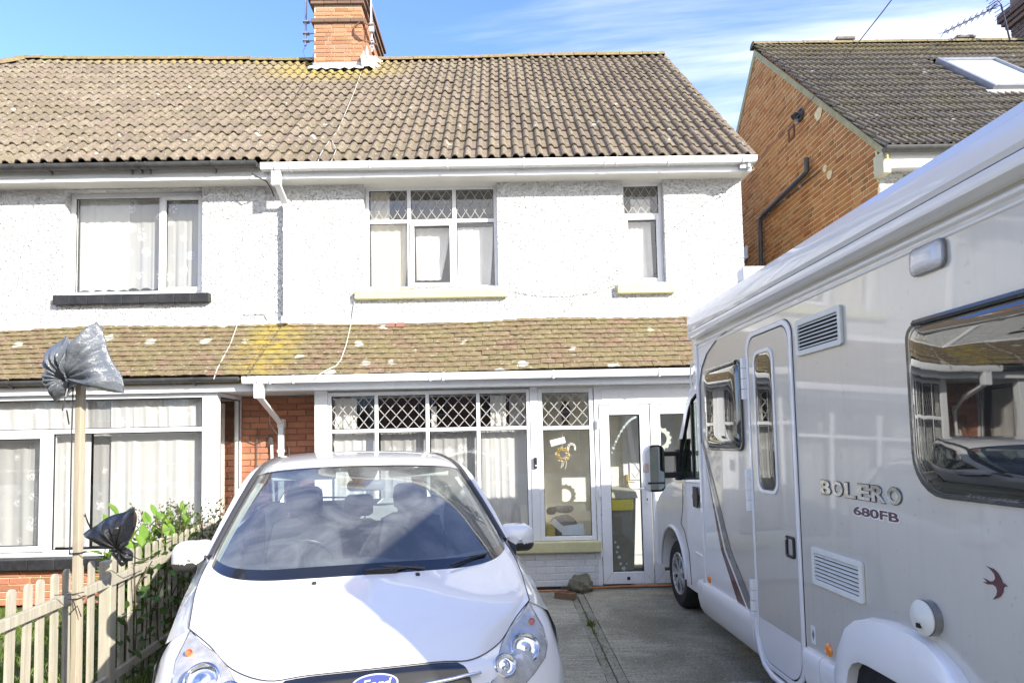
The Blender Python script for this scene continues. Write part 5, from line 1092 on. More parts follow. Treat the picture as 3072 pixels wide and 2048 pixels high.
B().box(cx_a + .3, 2.0, 5.1, 5.12, .5, 2.0).box(cx_a + .1, 2.0, 5.7, 6.3, .9, 1.22).obj('cab_interior', MAT['dark'], MH)
for s in (.32, 1.3): B().box(cx_a + s - .05, cx_a + s + .4, 5.2, 5.34, .9, 1.6).box(cx_a + s + .05, cx_a + s + .3, 5.22, 5.32, 1.62, 1.82).obj('cab_seat', simple('seat_cloth', (.16, .16, .15), .9), MH, bevel=.03)
B().box(cx_a - .022, cx_a + .005, 5.55, 5.70, 1.13, 1.17).box(cx_a - .03, cx_a - .015, 5.54, 5.66, 1.06, 1.24).obj('door_handle', MAT['black'], MH, bevel=.012)
B().tube([(cx_a - .004, 5.15, .62), (cx_a - .004, 5.7, .66)], .008, 6).obj('side_moulding', MAT['mhwhite'], MH)
# wide wing mirror on twin black arms
def mirror_arm(sgn, base):
    mr_ = empty('door_mirror', parent=MH); f = lambda x: base + sgn * x
    b = B(); b.prism([(f(.0), 6.06, 1.28), (f(.0), 6.25, 1.30), (f(.0), 5.99, 1.66), (f(.0), 5.93, 1.66)], (-sgn * .035, 0, 0)); b.obj('mirror_mount', MAT['black'], mr_, bevel=.01)
    B().box(min(f(0), f(-.20)), max(f(0), f(-.20)), 6.0, 6.06, 1.50, 1.545).box(min(f(0), f(-.20)), max(f(0), f(-.20)), 6.0, 6.06, 1.295, 1.35).box(min(f(-.0), f(-.06)), max(f(0), f(-.06)), 6.02, 6.10, 1.27, 1.56).obj('mirror_arm', MAT['black'], mr_, bevel=.012)
    L = [(p[0], p[1]) for p in rr(-.115, .075, -.225, .215, (.05, .06, .09, .07), 6)]
    cxm = f(-.255)
    def row(y, k, dx=0): return [(cxm + sgn * (p[0] * k) + dx, y, 1.395 + p[1] * k) for p in L]
    b = B(); b.grid([row(5.974, .3), row(5.974, .9), row(5.977, .97), row(5.99, 1.0), row(6.05, 1.0), row(6.10, .93), row(6.14, .75), row(6.155, .4)], close=True); b.add(row(6.155, .4), [tuple(range(len(L)))]); b.obj('mirror_shell', MAT['mhwhite'], mr_, smooth=True)
    b = B(); gl = lambda r: [(max(x, cxm - .062) if sgn > 0 else min(x, cxm + .062), y, z) for x, y, z in r]; b.grid([gl(row(5.972, .985)), gl(row(5.971, .99)), gl(row(5.966, .90)), gl(row(5.985, .90))], close=True); b.obj('mirror_rim', MAT['black'], mr_)
    b = B(); b.add([(x, 5.968, z) for x, y, z in gl(row(0, .91))], [tuple(range(len(L)))]); mm = M('mirror_glass'); mm.set((.55, .62, .63), .03, 1); b.obj('mirror_glass', mm.m, mr_)
    B().box(cxm + (-.09 if sgn > 0 else -.07), cxm + (.07 if sgn > 0 else .09), 5.962, 5.967, 1.245, 1.262).obj('mirror_divider', MAT['black'], mr_)
    B().box(min(cxm - sgn * .118, cxm - sgn * .075), max(cxm - sgn * .118, cxm - sgn * .075), 5.968, 6.04, 1.35, 1.44).obj('indicator', simple('indicator_lens', (.75, .55, .45), .2, coat=1), mr_, bevel=.01)
mirror_arm(1, cx_a); mirror_arm(-1, 2.3 - cx_a)
# ------------------------------------------------------------------ the white car (own axes: y backwards from the nose, x to the right of the picture)
CA = R(13.73)
CR_ = empty('parked_car', (-.493, 2.44, 0), CA, 'white people carrier parked nose out, with clear headlights and black-edged windscreen', 'car')
def cr(p, n):
    P = [Vector(q) for q in p]; out = []
    for i in range(len(P) - 1):
        a = P[i - 1] if i else P[0] * 2 - P[1]; d = P[i + 2] if i + 2 < len(P) else P[-1] * 2 - P[-2]; b, c = P[i], P[i + 1]
        for k in range(n):
            t = k / n; out.append(.5 * ((2 * b) + (c - a) * t + (2 * a - 5 * b + 4 * c - d) * t * t + (3 * b - a - 3 * c + d) * t ** 3))
    out.append(P[-1]); return out
def patch(rows, nu=4, nv=4):
    R1 = [cr(r, nu) for r in rows]; cols = [cr(c, nv) for c in zip(*R1)]; return [list(r) for r in zip(*cols)]
def mir(rows): return [[(-p[0], p[1], p[2]) for p in r[::-1]][:-1] + [tuple(p) for p in r] for r in rows]
def flip(rows): return [[(-p[0], p[1], p[2]) for p in r] for r in rows]
MAT['carwhite'] = m_paint('car_white', (.81, .805, .80), .3); MAT['frit'] = simple('black_screen_edge', (.014, .014, .015), .18, coat=.7)
MAT['trim'] = simple('dark_trim', (.05, .048, .046), .45); MAT['screen'] = glassy('windscreen_glass', (.78, .85, .84), 1.65, 0, .16)  # windscreen carries a painted pale haze for the sky reflected in it
MAT['sidegl'] = glassy('side_glass', (.30, .34, .34), 1.55); MAT['seat'] = simple('dark_seat_cloth', (.028, .03, .038), .9); MAT['dash'] = simple('dashboard', (.055, .06, .06), .75, bump=.2); MAT['lining'] = simple('grey_lining', (.52, .54, .50), .8)
r0 = [(0, .15, .782), (.25, .162, .778), (.40, .19, .765), (.55, .345, .775), (.66, .49, .835), (.767, .62, .88)]
r1 = [(0, .28, .85), (.25, .29, .849), (.43, .34, .845), (.60, .47, .858), (.73, .64, .891), (.79, .78, .918)]
r2 = [(0, .45, .915), (.25, .46, .915), (.45, .51, .912), (.62, .64, .92), (.75, .80, .940), (.812, .95, .962)]
r3 = [(0, .63, .972), (.25, .64, .971), (.46, .70, .965), (.64, .82, .965), (.765, .98, .985), (.822, 1.14, 1.012)]
r4 = [(0, .80, 1.022), (.27, .825, 1.018), (.50, .90, 1.008), (.67, 1.02, 1.012), (.775, 1.17, 1.038), (.815, 1.34, 1.07)]
bon = patch([r0, r1, r2, r3, r4], 4, 4)
B().grid(mir(bon)).obj('bonnet', MAT['carwhite'], CR_, smooth=True)
a1 = [(0, .115, .755), (.27, .125, .752), (.45, .165, .742), (.65, .28, .745), (.785, .44, .785), (.84, .62, .83)]
a2 = [(0, .07, .66), (.28, .08, .66), (.48, .12, .665), (.69, .23, .67), (.83, .41, .70), (.885, .62, .735)]
a3 = [(0, .03, .55), (.3, .04, .55), (.5, .09, .55), (.72, .20, .56), (.86, .39, .59), (.905, .62, .62)]
a4 = [(0, .0, .40), (.3, .02, .40), (.52, .07, .40), (.74, .19, .40), (.86, .37, .42), (.905, .62, .50)]
a5 = [(0, .04, .22), (.3, .06, .22), (.5, .1, .22), (.72, .22, .22), (.84, .38, .22), (.88, .58, .40)]
bum = patch([r0, a1, a2, a3, a4, a5], 4, 4)
B().grid(mir(bum)).obj('front_bumper', MAT['carwhite'], CR_, smooth=True)
def lerp_tab(t, y):
    for (a, *p), (b_, *q) in zip(t, t[1:]):
        if y <= b_: k = (y - a) / (b_ - a); return [u + (v - u) * k for u, v in zip(p, q)]
    return t[-1][1:]
TT = [(.60, .767, .88), (.78, .79, .918), (.95, .812, .962), (1.14, .822, 1.012), (1.34, .83, 1.062), (1.45, .862, 1.062), (2.5, .87, 1.09), (3.5, .86, 1.12), (4.05, .79, 1.14), (4.25, .70, 1.12), (4.36, .60, 1.05)]
WWt = [(.60, .905), (.9, .914), (3.6, .914), (4.0, .89), (4.25, .82), (4.36, .72)]
edge_c = cr([r[-1] for r in (r0, r1, r2, r3, r4)], 8)
def on_edge(y):
    for p, q in zip(edge_c, edge_c[1:]):
        if y <= q.y: k = max(0, (y - p.y) / (q.y - p.y)); return (p.x + (q.x - p.x) * k, p.z + (q.z - p.z) * k)
    return (edge_c[-1].x, edge_c[-1].z)
ys = [.60 + .0 + k * (3.76 / 60) for k in range(61)]; rows = []
for y in ys:
    xt, zt = on_edge(y) if y < 1.34 else lerp_tab(TT, y)
    if y < 1.34: xt -= .004; zt -= .003
    w = lerp_tab(WWt, y)[0]; lo = .22
    for yc in (.90, 3.548):
        if abs(y - yc) < .37: lo = max(lo, .31 + math.sqrt(.37 ** 2 - (y - yc) ** 2))
    pr = cr([(xt, zt), (xt + (w - xt) * .62, zt - .055), (w - .006, zt - .16), (w, .62), (w - .004, .50), (w - .02, .36), (w - .045, .22)], 3) if False else [(xt, zt), (xt + (w - xt) * .65, zt - .05), (w - .010, zt - .14), (w, max(lo, .66)), (w - .002, max(lo, .52)), (w - .014, max(lo, .36)), (w - .04, lo)]
    rows.append([(p[0], y, p[1]) for p in pr])
b = B(); b.grid(rows); b.grid(flip(rows)); b.obj('side_panels', MAT['carwhite'], CR_, smooth=True)
# tail
rt = [(-.60, 4.36, 1.05), (-.3, 4.40, 1.06), (0, 4.41, 1.065), (.3, 4.40, 1.06), (.60, 4.36, 1.05)]; rb2 = [(-.72, 4.36, .25), (-.3, 4.42, .25), (0, 4.43, .25), (.3, 4.42, .25), (.72, 4.36, .25)]
B().grid([rt, [(x * 1.15, y + .03, .7) for x, y, z in rt], rb2]).obj('tailgate', MAT['carwhite'], CR_, smooth=True)
# windscreen
top = [(0, 1.80, 1.528), (.2, 1.805, 1.526), (.38, 1.83, 1.519), (.53, 1.875, 1.507), (.62, 1.925, 1.491), (.673, 1.984, 1.469)]
ws_rows = []
for t in (0, .25, .5, .75, 1): ws_rows.append([tuple(Vector(a).lerp(Vector(c), t) + Vector((0, -.42, .9)) * .045 * math.sin(math.pi * t) * (1 - (abs(a[0]) / .95) ** 2)) for a, c in zip(r4, top)])
wsg = mir(patch(ws_rows, 16, 18)); nr, nc = len(wsg), len(wsg[0]); GV = [[Vector(p) for p in r] for r in wsg]; arc = []
for r in GV:
    a = [0]
    for p, q in zip(r, r[1:]): a.append(a[-1] + (q - p).length)
    arc.append(a)
bf, bg2, bwh = B(), B(), B()
wid = B(); 
for i in range(nr - 1):
    for j in range(nc - 1):
        u = (i + .5) / (nr - 1); v = (j + .5) / (nc - 1); s_a = (arc[i][j] + arc[i][j + 1]) / 2; X_ = min(s_a, arc[i][-1] - s_a); Z_ = u * 1.0; rb_, rt2 = .20, .06
        def rdist(X_, Z_, R_): return min(X_, Z_) if X_ > R_ or Z_ > R_ else R_ - ((R_ - X_) ** 2.3 + (R_ - Z_) ** 2.3) ** (1 / 2.3)
        dd = min(rdist(X_, Z_, rb_), rdist(X_, 1.0 - Z_, rt2)); 
        fr = dd < (.050 + .012 * (1 - u) if X_ < Z_ else .07)
        if dd < .0 and u < .5: bwh.add([wsg[i][j], wsg[i][j + 1], wsg[i + 1][j + 1], wsg[i + 1][j]], [(0, 1, 2, 3)]); continue
        if u > .93 and dd > .030: fr = False
        (bf if fr else bg2).add([wsg[i][j], wsg[i][j + 1], wsg[i + 1][j + 1], wsg[i + 1][j]], [(0, 1, 2, 3)])
def weld(b):
    m = {}; idx = []; nv_ = []
    for v in b.v:
        k = tuple(round(c, 5) for c in v)
        if k not in m: m[k] = len(nv_); nv_.append(v)
        idx.append(m[k])
    b.v = nv_; b.f = [[idx[i] for i in f] for f in b.f]; return b
weld(bwh).obj('scuttle_corner', MAT['carwhite'], CR_, smooth=True); weld(bf).obj('windscreen_edge', MAT['frit'], CR_, smooth=True); weld(bg2).obj('windscreen', MAT['screen'], CR_, smooth=True)
# roof
ro = [top, [(0, 2.2, 1.580), (.2, 2.2, 1.578), (.38, 2.21, 1.572), (.53, 2.23, 1.558), (.615, 2.26, 1.542), (.662, 2.30, 1.522)], [(0, 2.75, 1.612), (.2, 2.75, 1.61), (.38, 2.75, 1.603), (.53, 2.76, 1.59), (.61, 2.77, 1.574), (.652, 2.78, 1.556)],
      [(0, 3.35, 1.613), (.2, 3.35, 1.611), (.37, 3.34, 1.605), (.51, 3.33, 1.593), (.595, 3.32, 1.579), (.64, 3.31, 1.563)], [(0, 3.95, 1.565), (.2, 3.95, 1.563), (.35, 3.94, 1.557), (.48, 3.92, 1.546), (.56, 3.9, 1.532), (.60, 3.88, 1.515)], [(0, 4.25, 1.50), (.2, 4.25, 1.498), (.33, 4.24, 1.49), (.45, 4.22, 1.48), (.52, 4.19, 1.465), (.56, 4.16, 1.45)]]
B().grid(mir(patch(ro, 4, 4))).obj('roof', MAT['carwhite'], CR_, smooth=True)
inner = [r4[-1]] + [ws_rows[k][-1] for k in (1, 2, 3)] + [r[-1] for r in ro]
outer = [(.868, 1.45, 1.062), (.835, 1.60, 1.18), (.80, 1.78, 1.30), (.765, 1.96, 1.41), (.742, 2.10, 1.46), (.725, 2.36, 1.50), (.718, 2.80, 1.523), (.705, 3.31, 1.527), (.665, 3.88, 1.475), (.61, 4.18, 1.40)]
mid = [tuple((Vector(a) + Vector(c)) / 2 + Vector((.014, -.01, .012))) for a, c in zip(inner, outer)]
pl = patch([inner, mid, outer], 4, 4); b = B(); b.grid(pl); b.grid(flip(pl)); b.obj('roof_pillars', MAT['carwhite'], CR_, smooth=True)
b = B()
for s in (1, -1): b.tube([(s * p[0] * 1.0, p[1], p[2] - .002) for p in cr(inner, 4)], .021, 8)
b.obj('roof_trim_strips', MAT['trim'], CR_, smooth=True)
belt = [(.868, 1.47, 1.06), (.869, 1.7, 1.068), (.87, 2.1, 1.08), (.87, 2.5, 1.09), (.866, 3.0, 1.105), (.858, 3.5, 1.12), (.80, 3.98, 1.138), (.74, 4.2, 1.13)]
ow = [(.864, 1.475, 1.07), (.80, 1.80, 1.295), (.742, 2.14, 1.455), (.725, 2.5, 1.495), (.716, 2.9, 1.515), (.70, 3.35, 1.515), (.66, 3.9, 1.46), (.60, 4.16, 1.38)]
sw = patch([belt, ow], 4, 2); b = B(); b.grid(sw); b.grid(flip(sw)); b.obj('side_windows', MAT['sidegl'], CR_, smooth=True)
b = B()
for s in (1, -1):
    for i, w_ in ((3, .04), (5, .05), (7, .10)):
        a, c = Vector(belt[i]), Vector(ow[i]); a.x *= s * 1.004; c.x *= s * 1.004; b.add([a + Vector((0, -w_, 0)), a + Vector((0, w_, 0)), c + Vector((0, w_, 0)), c + Vector((0, -w_, 0))], [(0, 1, 2, 3)])
    b.tube([(s * p[0], p[1], p[2]) for p in belt], .012, 6)
b.obj('window_pillars', MAT['frit'], CR_)
# rear screen frame and glass
q0 = [(-.66, 4.38, 1.08), (-.57, 4.17, 1.43)]; b = B(); T_ = [Vector((x, y, z)) for x, y, z in ((-.72, 4.36, 1.06), (.72, 4.36, 1.06), (.60, 4.18, 1.46), (-.60, 4.18, 1.46))]; I_ = [Vector((x, y, z)) for x, y, z in ((-.60, 4.37, 1.11), (.60, 4.37, 1.11), (.52, 4.21, 1.40), (-.52, 4.21, 1.40))]
b.ring(T_, I_, (0, .02, 0)); b.obj('rear_window_frame', MAT['carwhite'], CR_); b = B(); b.add(I_, [(0, 1, 2, 3)]); b.obj('rear_window', glassy('rear_glass', (.86, .9, .9)), CR_)
B().box(-.02, .02, 4.30, 4.34, 1.11, 1.14).tube([(0, 4.36, 1.13), (-.42, 4.34, 1.15)], .01, 6).obj('rear_wiper', MAT['black'], CR_)
# interior
B().box(-.84, .84, 1.1, 4.3, .28, .34).box(-.7, .7, .72, 1.15, .3, .82).obj('cabin_floor', MAT['dash'], CR_)
b = B()
for s in (1, -1):
    b.grid([[(s * .855, y, z) for y in (1.2, 2, 3, 4.2)] for z in (.3, 1.06)])
b.obj('door_cards', MAT['dash'], CR_)
b = B(); b.grid([[(x, y, z) for x, z in ((-.60, 1.475), (-.4, 1.53), (0, 1.545), (.4, 1.53), (.60, 1.475))] for y in (2.0, 2.6, 3.4)]); b.obj('headlining', MAT['lining'], CR_, smooth=True)
b = B()
for s in (1, -1):
    rows = []
    for i in range(4, nr - 3, 3):
        u = i / (nr - 1); r = []
        for dd_ in (.045, .075, .105, .135 - .03 * u):
            T_a = arc[i][-1]; t_ = dd_ if s < 0 else T_a - dd_; j = max(0, min(nc - 2, next((q for q in range(nc - 1) if arc[i][q + 1] >= t_), nc - 2)))
            k_ = (t_ - arc[i][j]) / max(1e-6, arc[i][j + 1] - arc[i][j]); p = GV[i][j].lerp(GV[i][j + 1], k_); r.append(p + Vector((-s * .004, .03, -.022 - .25 * (dd_ - .045))))
        rows.append(r)
    b.grid(rows)
b.obj('pillar_lining', MAT['lining'], CR_, smooth=True)
ds = [[(x * 1.0, .86 + .25 * (abs(x) / .75) ** 2, .985), ] for x in (0,)]
rows = []
for y, z, h in ((.84, .985, 0), (1.0, 1.0, .0), (1.15, 1.005, .015), (1.28, .99, .04), (1.36, .95, .03), (1.40, .80, .0), (1.38, .5, 0)):
    rows.append([(x, y + .30 * (abs(x) / .78) ** 2.5 * (1 if y < 1.3 else .3), z + h * math.exp(-((x + .36) / .2) ** 2) * 1.3 + h * .8 * math.exp(-(x / .17) ** 2) * 1.2) for x in [-.78 + 1.56 * k / 24 for k in range(25)]])
B().grid(rows).obj('dashboard', MAT['dash'], CR_, smooth=True)
sw_ = empty('steering_wheel', parent=CR_); c = Vector((-.35, 1.47, .975)); ax = Vector((0, .82, .55)).normalized(); u_ = Vector((1, 0, 0)); v_ = ax.cross(u_)
B().tube([c + u_ * .185 * math.cos(t) + v_ * .185 * math.sin(t) for t in [6.2832 * k / 36 for k in range(37)]], .016, 10).obj('rim', simple('leather', (.025, .026, .03), .35), sw_, smooth=True)
b = B(); b.lathe(c - ax * .03, ax, [(0, .03), (.06, .03), (.075, 0)], 16)
for t in (0, math.pi, -math.pi / 2): d_ = u_ * math.cos(t) + v_ * math.sin(t); b.tube([c + d_ * .06, c + d_ * .18], .016, 6)
b.obj('hub', MAT['dash'], sw_)
def seat(x, y, w=.25, zt=1.14, hr=True):
    s = empty('seat', parent=CR_); b = B(); rows = []
    for z, d, k in ((.42, .0, 1.0), (.6, .02, 1.02), (.85, .07, 1.05), (1.0, .11, .98), (zt - .03, .14, .85), (zt, .16, .55)):
        rows.append([(x + w * k * cx, y + d + cyy, z) for cx, cyy in ((-1, .03), (-.92, -.05), (-.5, -.03), (.5, -.03), (.92, -.05), (1, .03), (.9, .09), (-.9, .09))])
    b.grid(rows, close=True); b.add(rows[-1], [tuple(range(8))]); b.box(x - w, x + w, y - .5, y, .34, .5); b.obj('backrest', MAT['seat'], s, smooth=True, sharp=50)
    if hr:
        rows = []
        for z, k in ((zt + .03, .7), (zt + .05, .95), (zt + .12, 1.0), (zt + .19, .95), (zt + .215, .72)): rows.append([(x + .125 * k * cx, y + .17 + cyy * k, z) for cx, cyy in ((-1, 0), (-.8, -.045), (.8, -.045), (1, 0), (.8, .05), (-.8, .05))])
        b = B(); b.grid(rows, close=True); b.add(rows[-1], [tuple(range(6))]); b.tube([(x - .05, y + .17, zt - .02), (x - .05, y + .17, zt + .06)], .007, 6).tube([(x + .05, y + .17, zt - .02), (x + .05, y + .17, zt + .06)], .007, 6); b.obj('headrest', MAT['seat'], s, smooth=True, sharp=60)
seat(-.39, 2.15, zt=1.16); seat(.35, 2.15, zt=1.16)
for x in (-.45, 0, .45): seat(x, 3.15, .2, 1.02, True)
rv = empty('rear_view_mirror', parent=CR_); b = B(); dome(b, [(p[0], p[1]) for p in rr(-.12, .12, -.035, .035, .03)], 0, .03, 4); b.v = [(v[1], -v[0] * -1 + 0, v[2]) for v in b.v]; b.obj('mirror_shell', simple('mirror_grey', (.18, .185, .19), .5), rv, smooth=True, loc=(0.02, 1.86, 1.395))
B().lathe((0, 1.80, 1.50), (0, .15, -1), [(.10, 0), (.085, .04), (.05, .09), (.02, .11), (0, .112)], 16).obj('sensor_housing', MAT['black'], rv, smooth=True)
for s in (1, -1): B().box(s * .37 - .2, s * .37 + .2, 1.90, 1.935, 1.44, 1.50).obj('sun_visor', MAT['lining'], CR_, bevel=.012)
# wipers and nozzles
B().tube([(.28, .83, 1.028), (.12, .85, 1.045), (-.05, .875, 1.052), (-.32, .93, 1.054), (-.48, .99, 1.055)], .008, 6).tube([(.42, .86, 1.03), (.64, 1.03, 1.045), (.1, .80, 1.035)], .007, 6).box(-.02, .14, .80, .85, 1.02, 1.045).obj('wiper', MAT['black'], CR_)
# body ray caster for the trim that lies on the skin
def bvh_of(grids):
    vs, fs = [], []
    for g_ in grids:
        o = len(vs); n = len(g_[0]); vs += [Vector(p) for r in g_ for p in r]
        for i in range(len(g_) - 1):
            for j in range(n - 1): fs.append((o + i * n + j, o + i * n + j + 1, o + (i + 1) * n + j + 1, o + (i + 1) * n + j))
    return BVHTree.FromPolygons(vs, fs)
skin = bvh_of([mir(bon), mir(bum), rows and mir(bon), [[tuple(p) for p in r] for r in [[(x, y, z) for x, y, z in r] for r in mir(bum)]]])
CI = Matrix.Translation((-.493, 2.44, 0)) @ Matrix.Rotation(CA, 4, 'Z'); CII = CI.inverted()
def hit(x, y):
    o = CII @ CAM; d = (CII.to_3x3() @ ray(x, y)).normalized(); h = skin.ray_cast(o, d)
    return h[0], h[1]
hl = [(1584, 1804), (1599, 1831), (1627, 1880), (1639, 1938), (1631, 1977), (1602, 2019), (1575, 2050), (1552, 2078), (1500, 2080), (1472, 2050), (1494, 1971), (1506, 1928), (1530, 1880), (1563, 1844)]
HL = []
for x, y in hl:
    p, n_ = hit(x, y)
    if p is None: p, n_ = hit(x - 10, y)
    if n_ is not None and n_.y > 0: n_ = -n_
    HL.append((p, n_))
HL = [h for h in HL if h[0] is not None]
def project_in(pt):      # nearest point of the skin
    loc, n_, i, d = skin.find_nearest(pt); 
    if n_.y > 0 or n_.z < -.3: n_ = -n_
    return loc, n_
hc = sum((h[0] for h in HL), Vector()) / len(HL)
m = M('lamp_cover'); m.n.remove(m.b); t1 = m.N('ShaderNodeBsdfTransparent'); g1 = m.N('ShaderNodeBsdfGlossy'); g1.inputs['Roughness'].default_value = .01; f1 = m.N('ShaderNodeLayerWeight')
x1 = m.N('ShaderNodeMixShader'); m.link(m.math('ADD', m.math('MULTIPLY', m.math('POWER', f1.outputs['Facing'], 4), .8), .07, True), x1.inputs[0]); m.link(t1.outputs[0], x1.inputs[1]); m.link(g1.outputs[0], x1.inputs[2]); m.link(x1.outputs[0], m.out.inputs[0]); MAT['lampcover'] = m.m
MAT['lampbowl'] = simple('lamp_bezel', (.58, .56, .52), .35, metal=.35, var=.3, scale=18); MAT['lamp_in'] = simple('lamp_inner', (.30, .30, .29), .3, metal=.6, var=.4, scale=25)
for s in (1, -1):
    hd = empty('headlight', parent=CR_); S_ = lambda v: Vector((v.x * s, v.y, v.z))
    def ringrow(k, off):
        out = []
        for p, n_ in HL:
            q, nn_ = project_in(hc + (p - hc) * k); out.append(S_(q + nn_ * off))
        return out
    b = B(); b.grid([ringrow(1.02, .001), ringrow(1.0, .004), ringrow(.95, .003)], close=True); b.obj('lamp_seal', MAT['trim'], hd)
    b = B(); R_ = [ringrow(k, o) for k, o in ((.98, .004), (.8, .003), (.6, .002), (.4, .002), (.2, .002), (.03, .002))]; b.grid(R_, close=True); b.obj('lamp_bezel', MAT['lampbowl'], hd, smooth=True)
    for cxp, cyp, rr_ in ((1572, 1943, .068), (1512, 1995, .05), (1592, 1865, .014)):
        p, n_ = hit(cxp, cyp)
        if p is None: continue
        if n_.y > 0: n_ = -n_
        n_ = (n_ + Vector((0, -1.2, .2))).normalized(); c_ = S_(p + n_ * .004); ax_ = S_(n_)
        B().lathe(c_, ax_, [(rr_ * 1.0, .0), (rr_ * 1.0, .016), (rr_ * .92, .019), (rr_ * .86, .012), (rr_ * .66, .002), (rr_ * .35, -.003 + .006), (rr_ * .22, .008), (0, .010)], 28).obj('reflector', MAT['chrome'] if rr_ > .03 else MAT['orange'], hd, smooth=True, sharp=50)
        B().lathe(c_ + ax_ * .006, ax_, [(rr_ * .84, .006), (rr_ * .5, .012), (rr_ * .3, .013), (0, .013)], 24).obj('inner_lens', MAT['lampcover'], hd, smooth=True)
    b = B(); R_ = [ringrow(k, o) for k, o in ((1.0, .005), (.96, .016), (.88, .024), (.7, .028), (.5, .03), (.3, .031), (.03, .031))]; b.grid(R_, close=True); b.obj('lamp_cover', MAT['lampcover'], hd, smooth=True)
# upper grille with chrome bars and the oval badge
gr = empty('grille', parent=CR_)
def nose(xl, z, off=.006):
    q, n_ = project_in(Vector((xl, .05 + .35 * xl * xl, z))); return q + n_ * off
gp = mir(bum); nc_ = len(gp[0]); rows = []
for i in range(0, 11):
    r = []
    for j in range(nc_):
        p = Vector(gp[i][j])
        if abs(p.x) > .425: continue
        n_ = Vector((p.x * .5, -1, .25)).normalized(); r.append(p + n_ * (.004 + .004 * min(1, i / 2)) + Vector((0, 0, -.003)))
    rows.append(r)
ml = min(len(r) for r in rows); rows = [r[(len(r) - ml) // 2:(len(r) - ml) // 2 + ml] for r in rows]
B().grid(rows).obj('grille_mesh', MAT['frit'], gr, smooth=True)
for z, x0, x1 in ((.732, .11, .42), (.675, .10, .44)):
    for s in (1, -1):
        b = B(); b.tube([nose(s * (x0 + (x1 - x0) * k / 8), z + .008 * k / 8, .018) for k in range(9)], [.011 * (1 - .35 * k / 8) for k in range(9)], 8); b.obj('chrome_bar', MAT['chrome'], gr, smooth=True)
bdg = empty('badge', parent=CR_); c_ = Vector((0, .098, .742)); nx_ = Vector((0, -.93, .36)).normalized(); ux = Vector((1, 0, 0)); uy = nx_.cross(ux) * -1; uy = ux.cross(nx_) * -1
uy = Vector((0, .36, .93))
for (a_, b_, h0, h1, mt_, nm) in ((.088, .037, 0, .010, MAT['chrome'], 'badge_rim'), (.081, .031, .010, .012, simple('badge_blue', (.02, .035, .22), .25, coat=1), 'badge_plate')):
    lo_ = [c_ + ux * a_ * math.cos(t) + uy * b_ * math.sin(t) + nx_ * h0 for t in [6.2832 * k / 32 for k in range(32)]]; B().prism(lo_, nx_ * (h1 - h0)).obj(nm, mt_, bdg)
o_ = c_ - ux * .050 - uy * .018 + nx_ * .0122
text_mesh('Ford', .100, .034, .0012, 'badge_lettering', MAT['carwhite'], bdg, Matrix(((ux.x, uy.x, nx_.x, o_.x), (ux.y, uy.y, nx_.y, o_.y), (ux.z, uy.z, nx_.z, o_.z), (0, 0, 0, 1))), .01)
for v in bpy.data.objects:
    if v.name.startswith('badge_lettering'):
        for q in v.data.vertices: k = ((q.co - o_).dot(uy)); q.co += ux * k * .35
# bonnet shut lines, nozzles
b = B()
for s in (1, -1): b.tube([(s * p[0], p[1], p[2] + .001) for p in cr([r[-1] for r in (r0, r1, r2, r3, r4)], 5)], .0028, 4)
b.tube([(p[0], p[1] - .002, p[2] + .001) for p in mir([cr(r0, 5)])[0]], .003, 4); b.obj('bonnet_gap', MAT['trim'], CR_)
for (x, y) in ((943, 1750), (1253, 1723)):
    p, n_ = hit(x, y)
    if p is not None: B().box(-.010, .010, -.012, .012, -.004, .010).obj('washer_nozzle', MAT['black'], CR_, loc=tuple(p), bevel=.003)
# mirrors
for s in (1, -1):
    mr_ = empty('door_mirror', parent=CR_); L = rr(-.108, .108, -.078, .088, (.05, .06, .055, .04), 5); L = [(a[0] + (c[0] - a[0]) * k / 4, a[1] + (c[1] - a[1]) * k / 4) for a, c in zip(L, L[1:] + L[:1]) for k in range(4)]
    def mrow(y, k, dz=0, dx=0): return [(s * (.93 + dx + p[0] * k), y, 1.055 + p[1] * k + dz) for p in L]
    b = B(); R_ = [mrow(1.465 - .085 * math.sqrt(1 - min(1, k_) ** 2), k_) for k_ in (.02, .2, .36, .5, .62, .73, .82, .9, .96, 1)] + [mrow(1.52, 1.0), mrow(1.545, .97)]; b.grid(R_, close=True); b.add(R_[0], [tuple(range(len(L)))]); b2 = B(); keep = B()
    for f in b.f: (b2 if sum(b.v[i][2] for i in f) / len(f) < 1.034 else keep).add([b.v[i] for i in f], [tuple(range(len(f)))])
    weld(keep).obj('mirror_shell', MAT['carwhite'], mr_, smooth=True)
    weld(b2).obj('mirror_base', MAT['trim'], mr_, smooth=True)
    B().tube([(s * .84, 1.50, 1.04), (s * .90, 1.50, 1.02)], .022, 8).obj('mirror_foot', MAT['trim'], mr_, smooth=True)
for s in (1, -1):
    for y in (.90, 3.548): wheel(CR_, s * .905, y, .318, .205, .19, mirror=(s > 0), name='wheel')
B().box(-.80, .80, .5, 4.2, .16, .30).box(-.7, .7, .45, 1.3, .2, .8).obj('underbody', MAT['dark'], CR_)
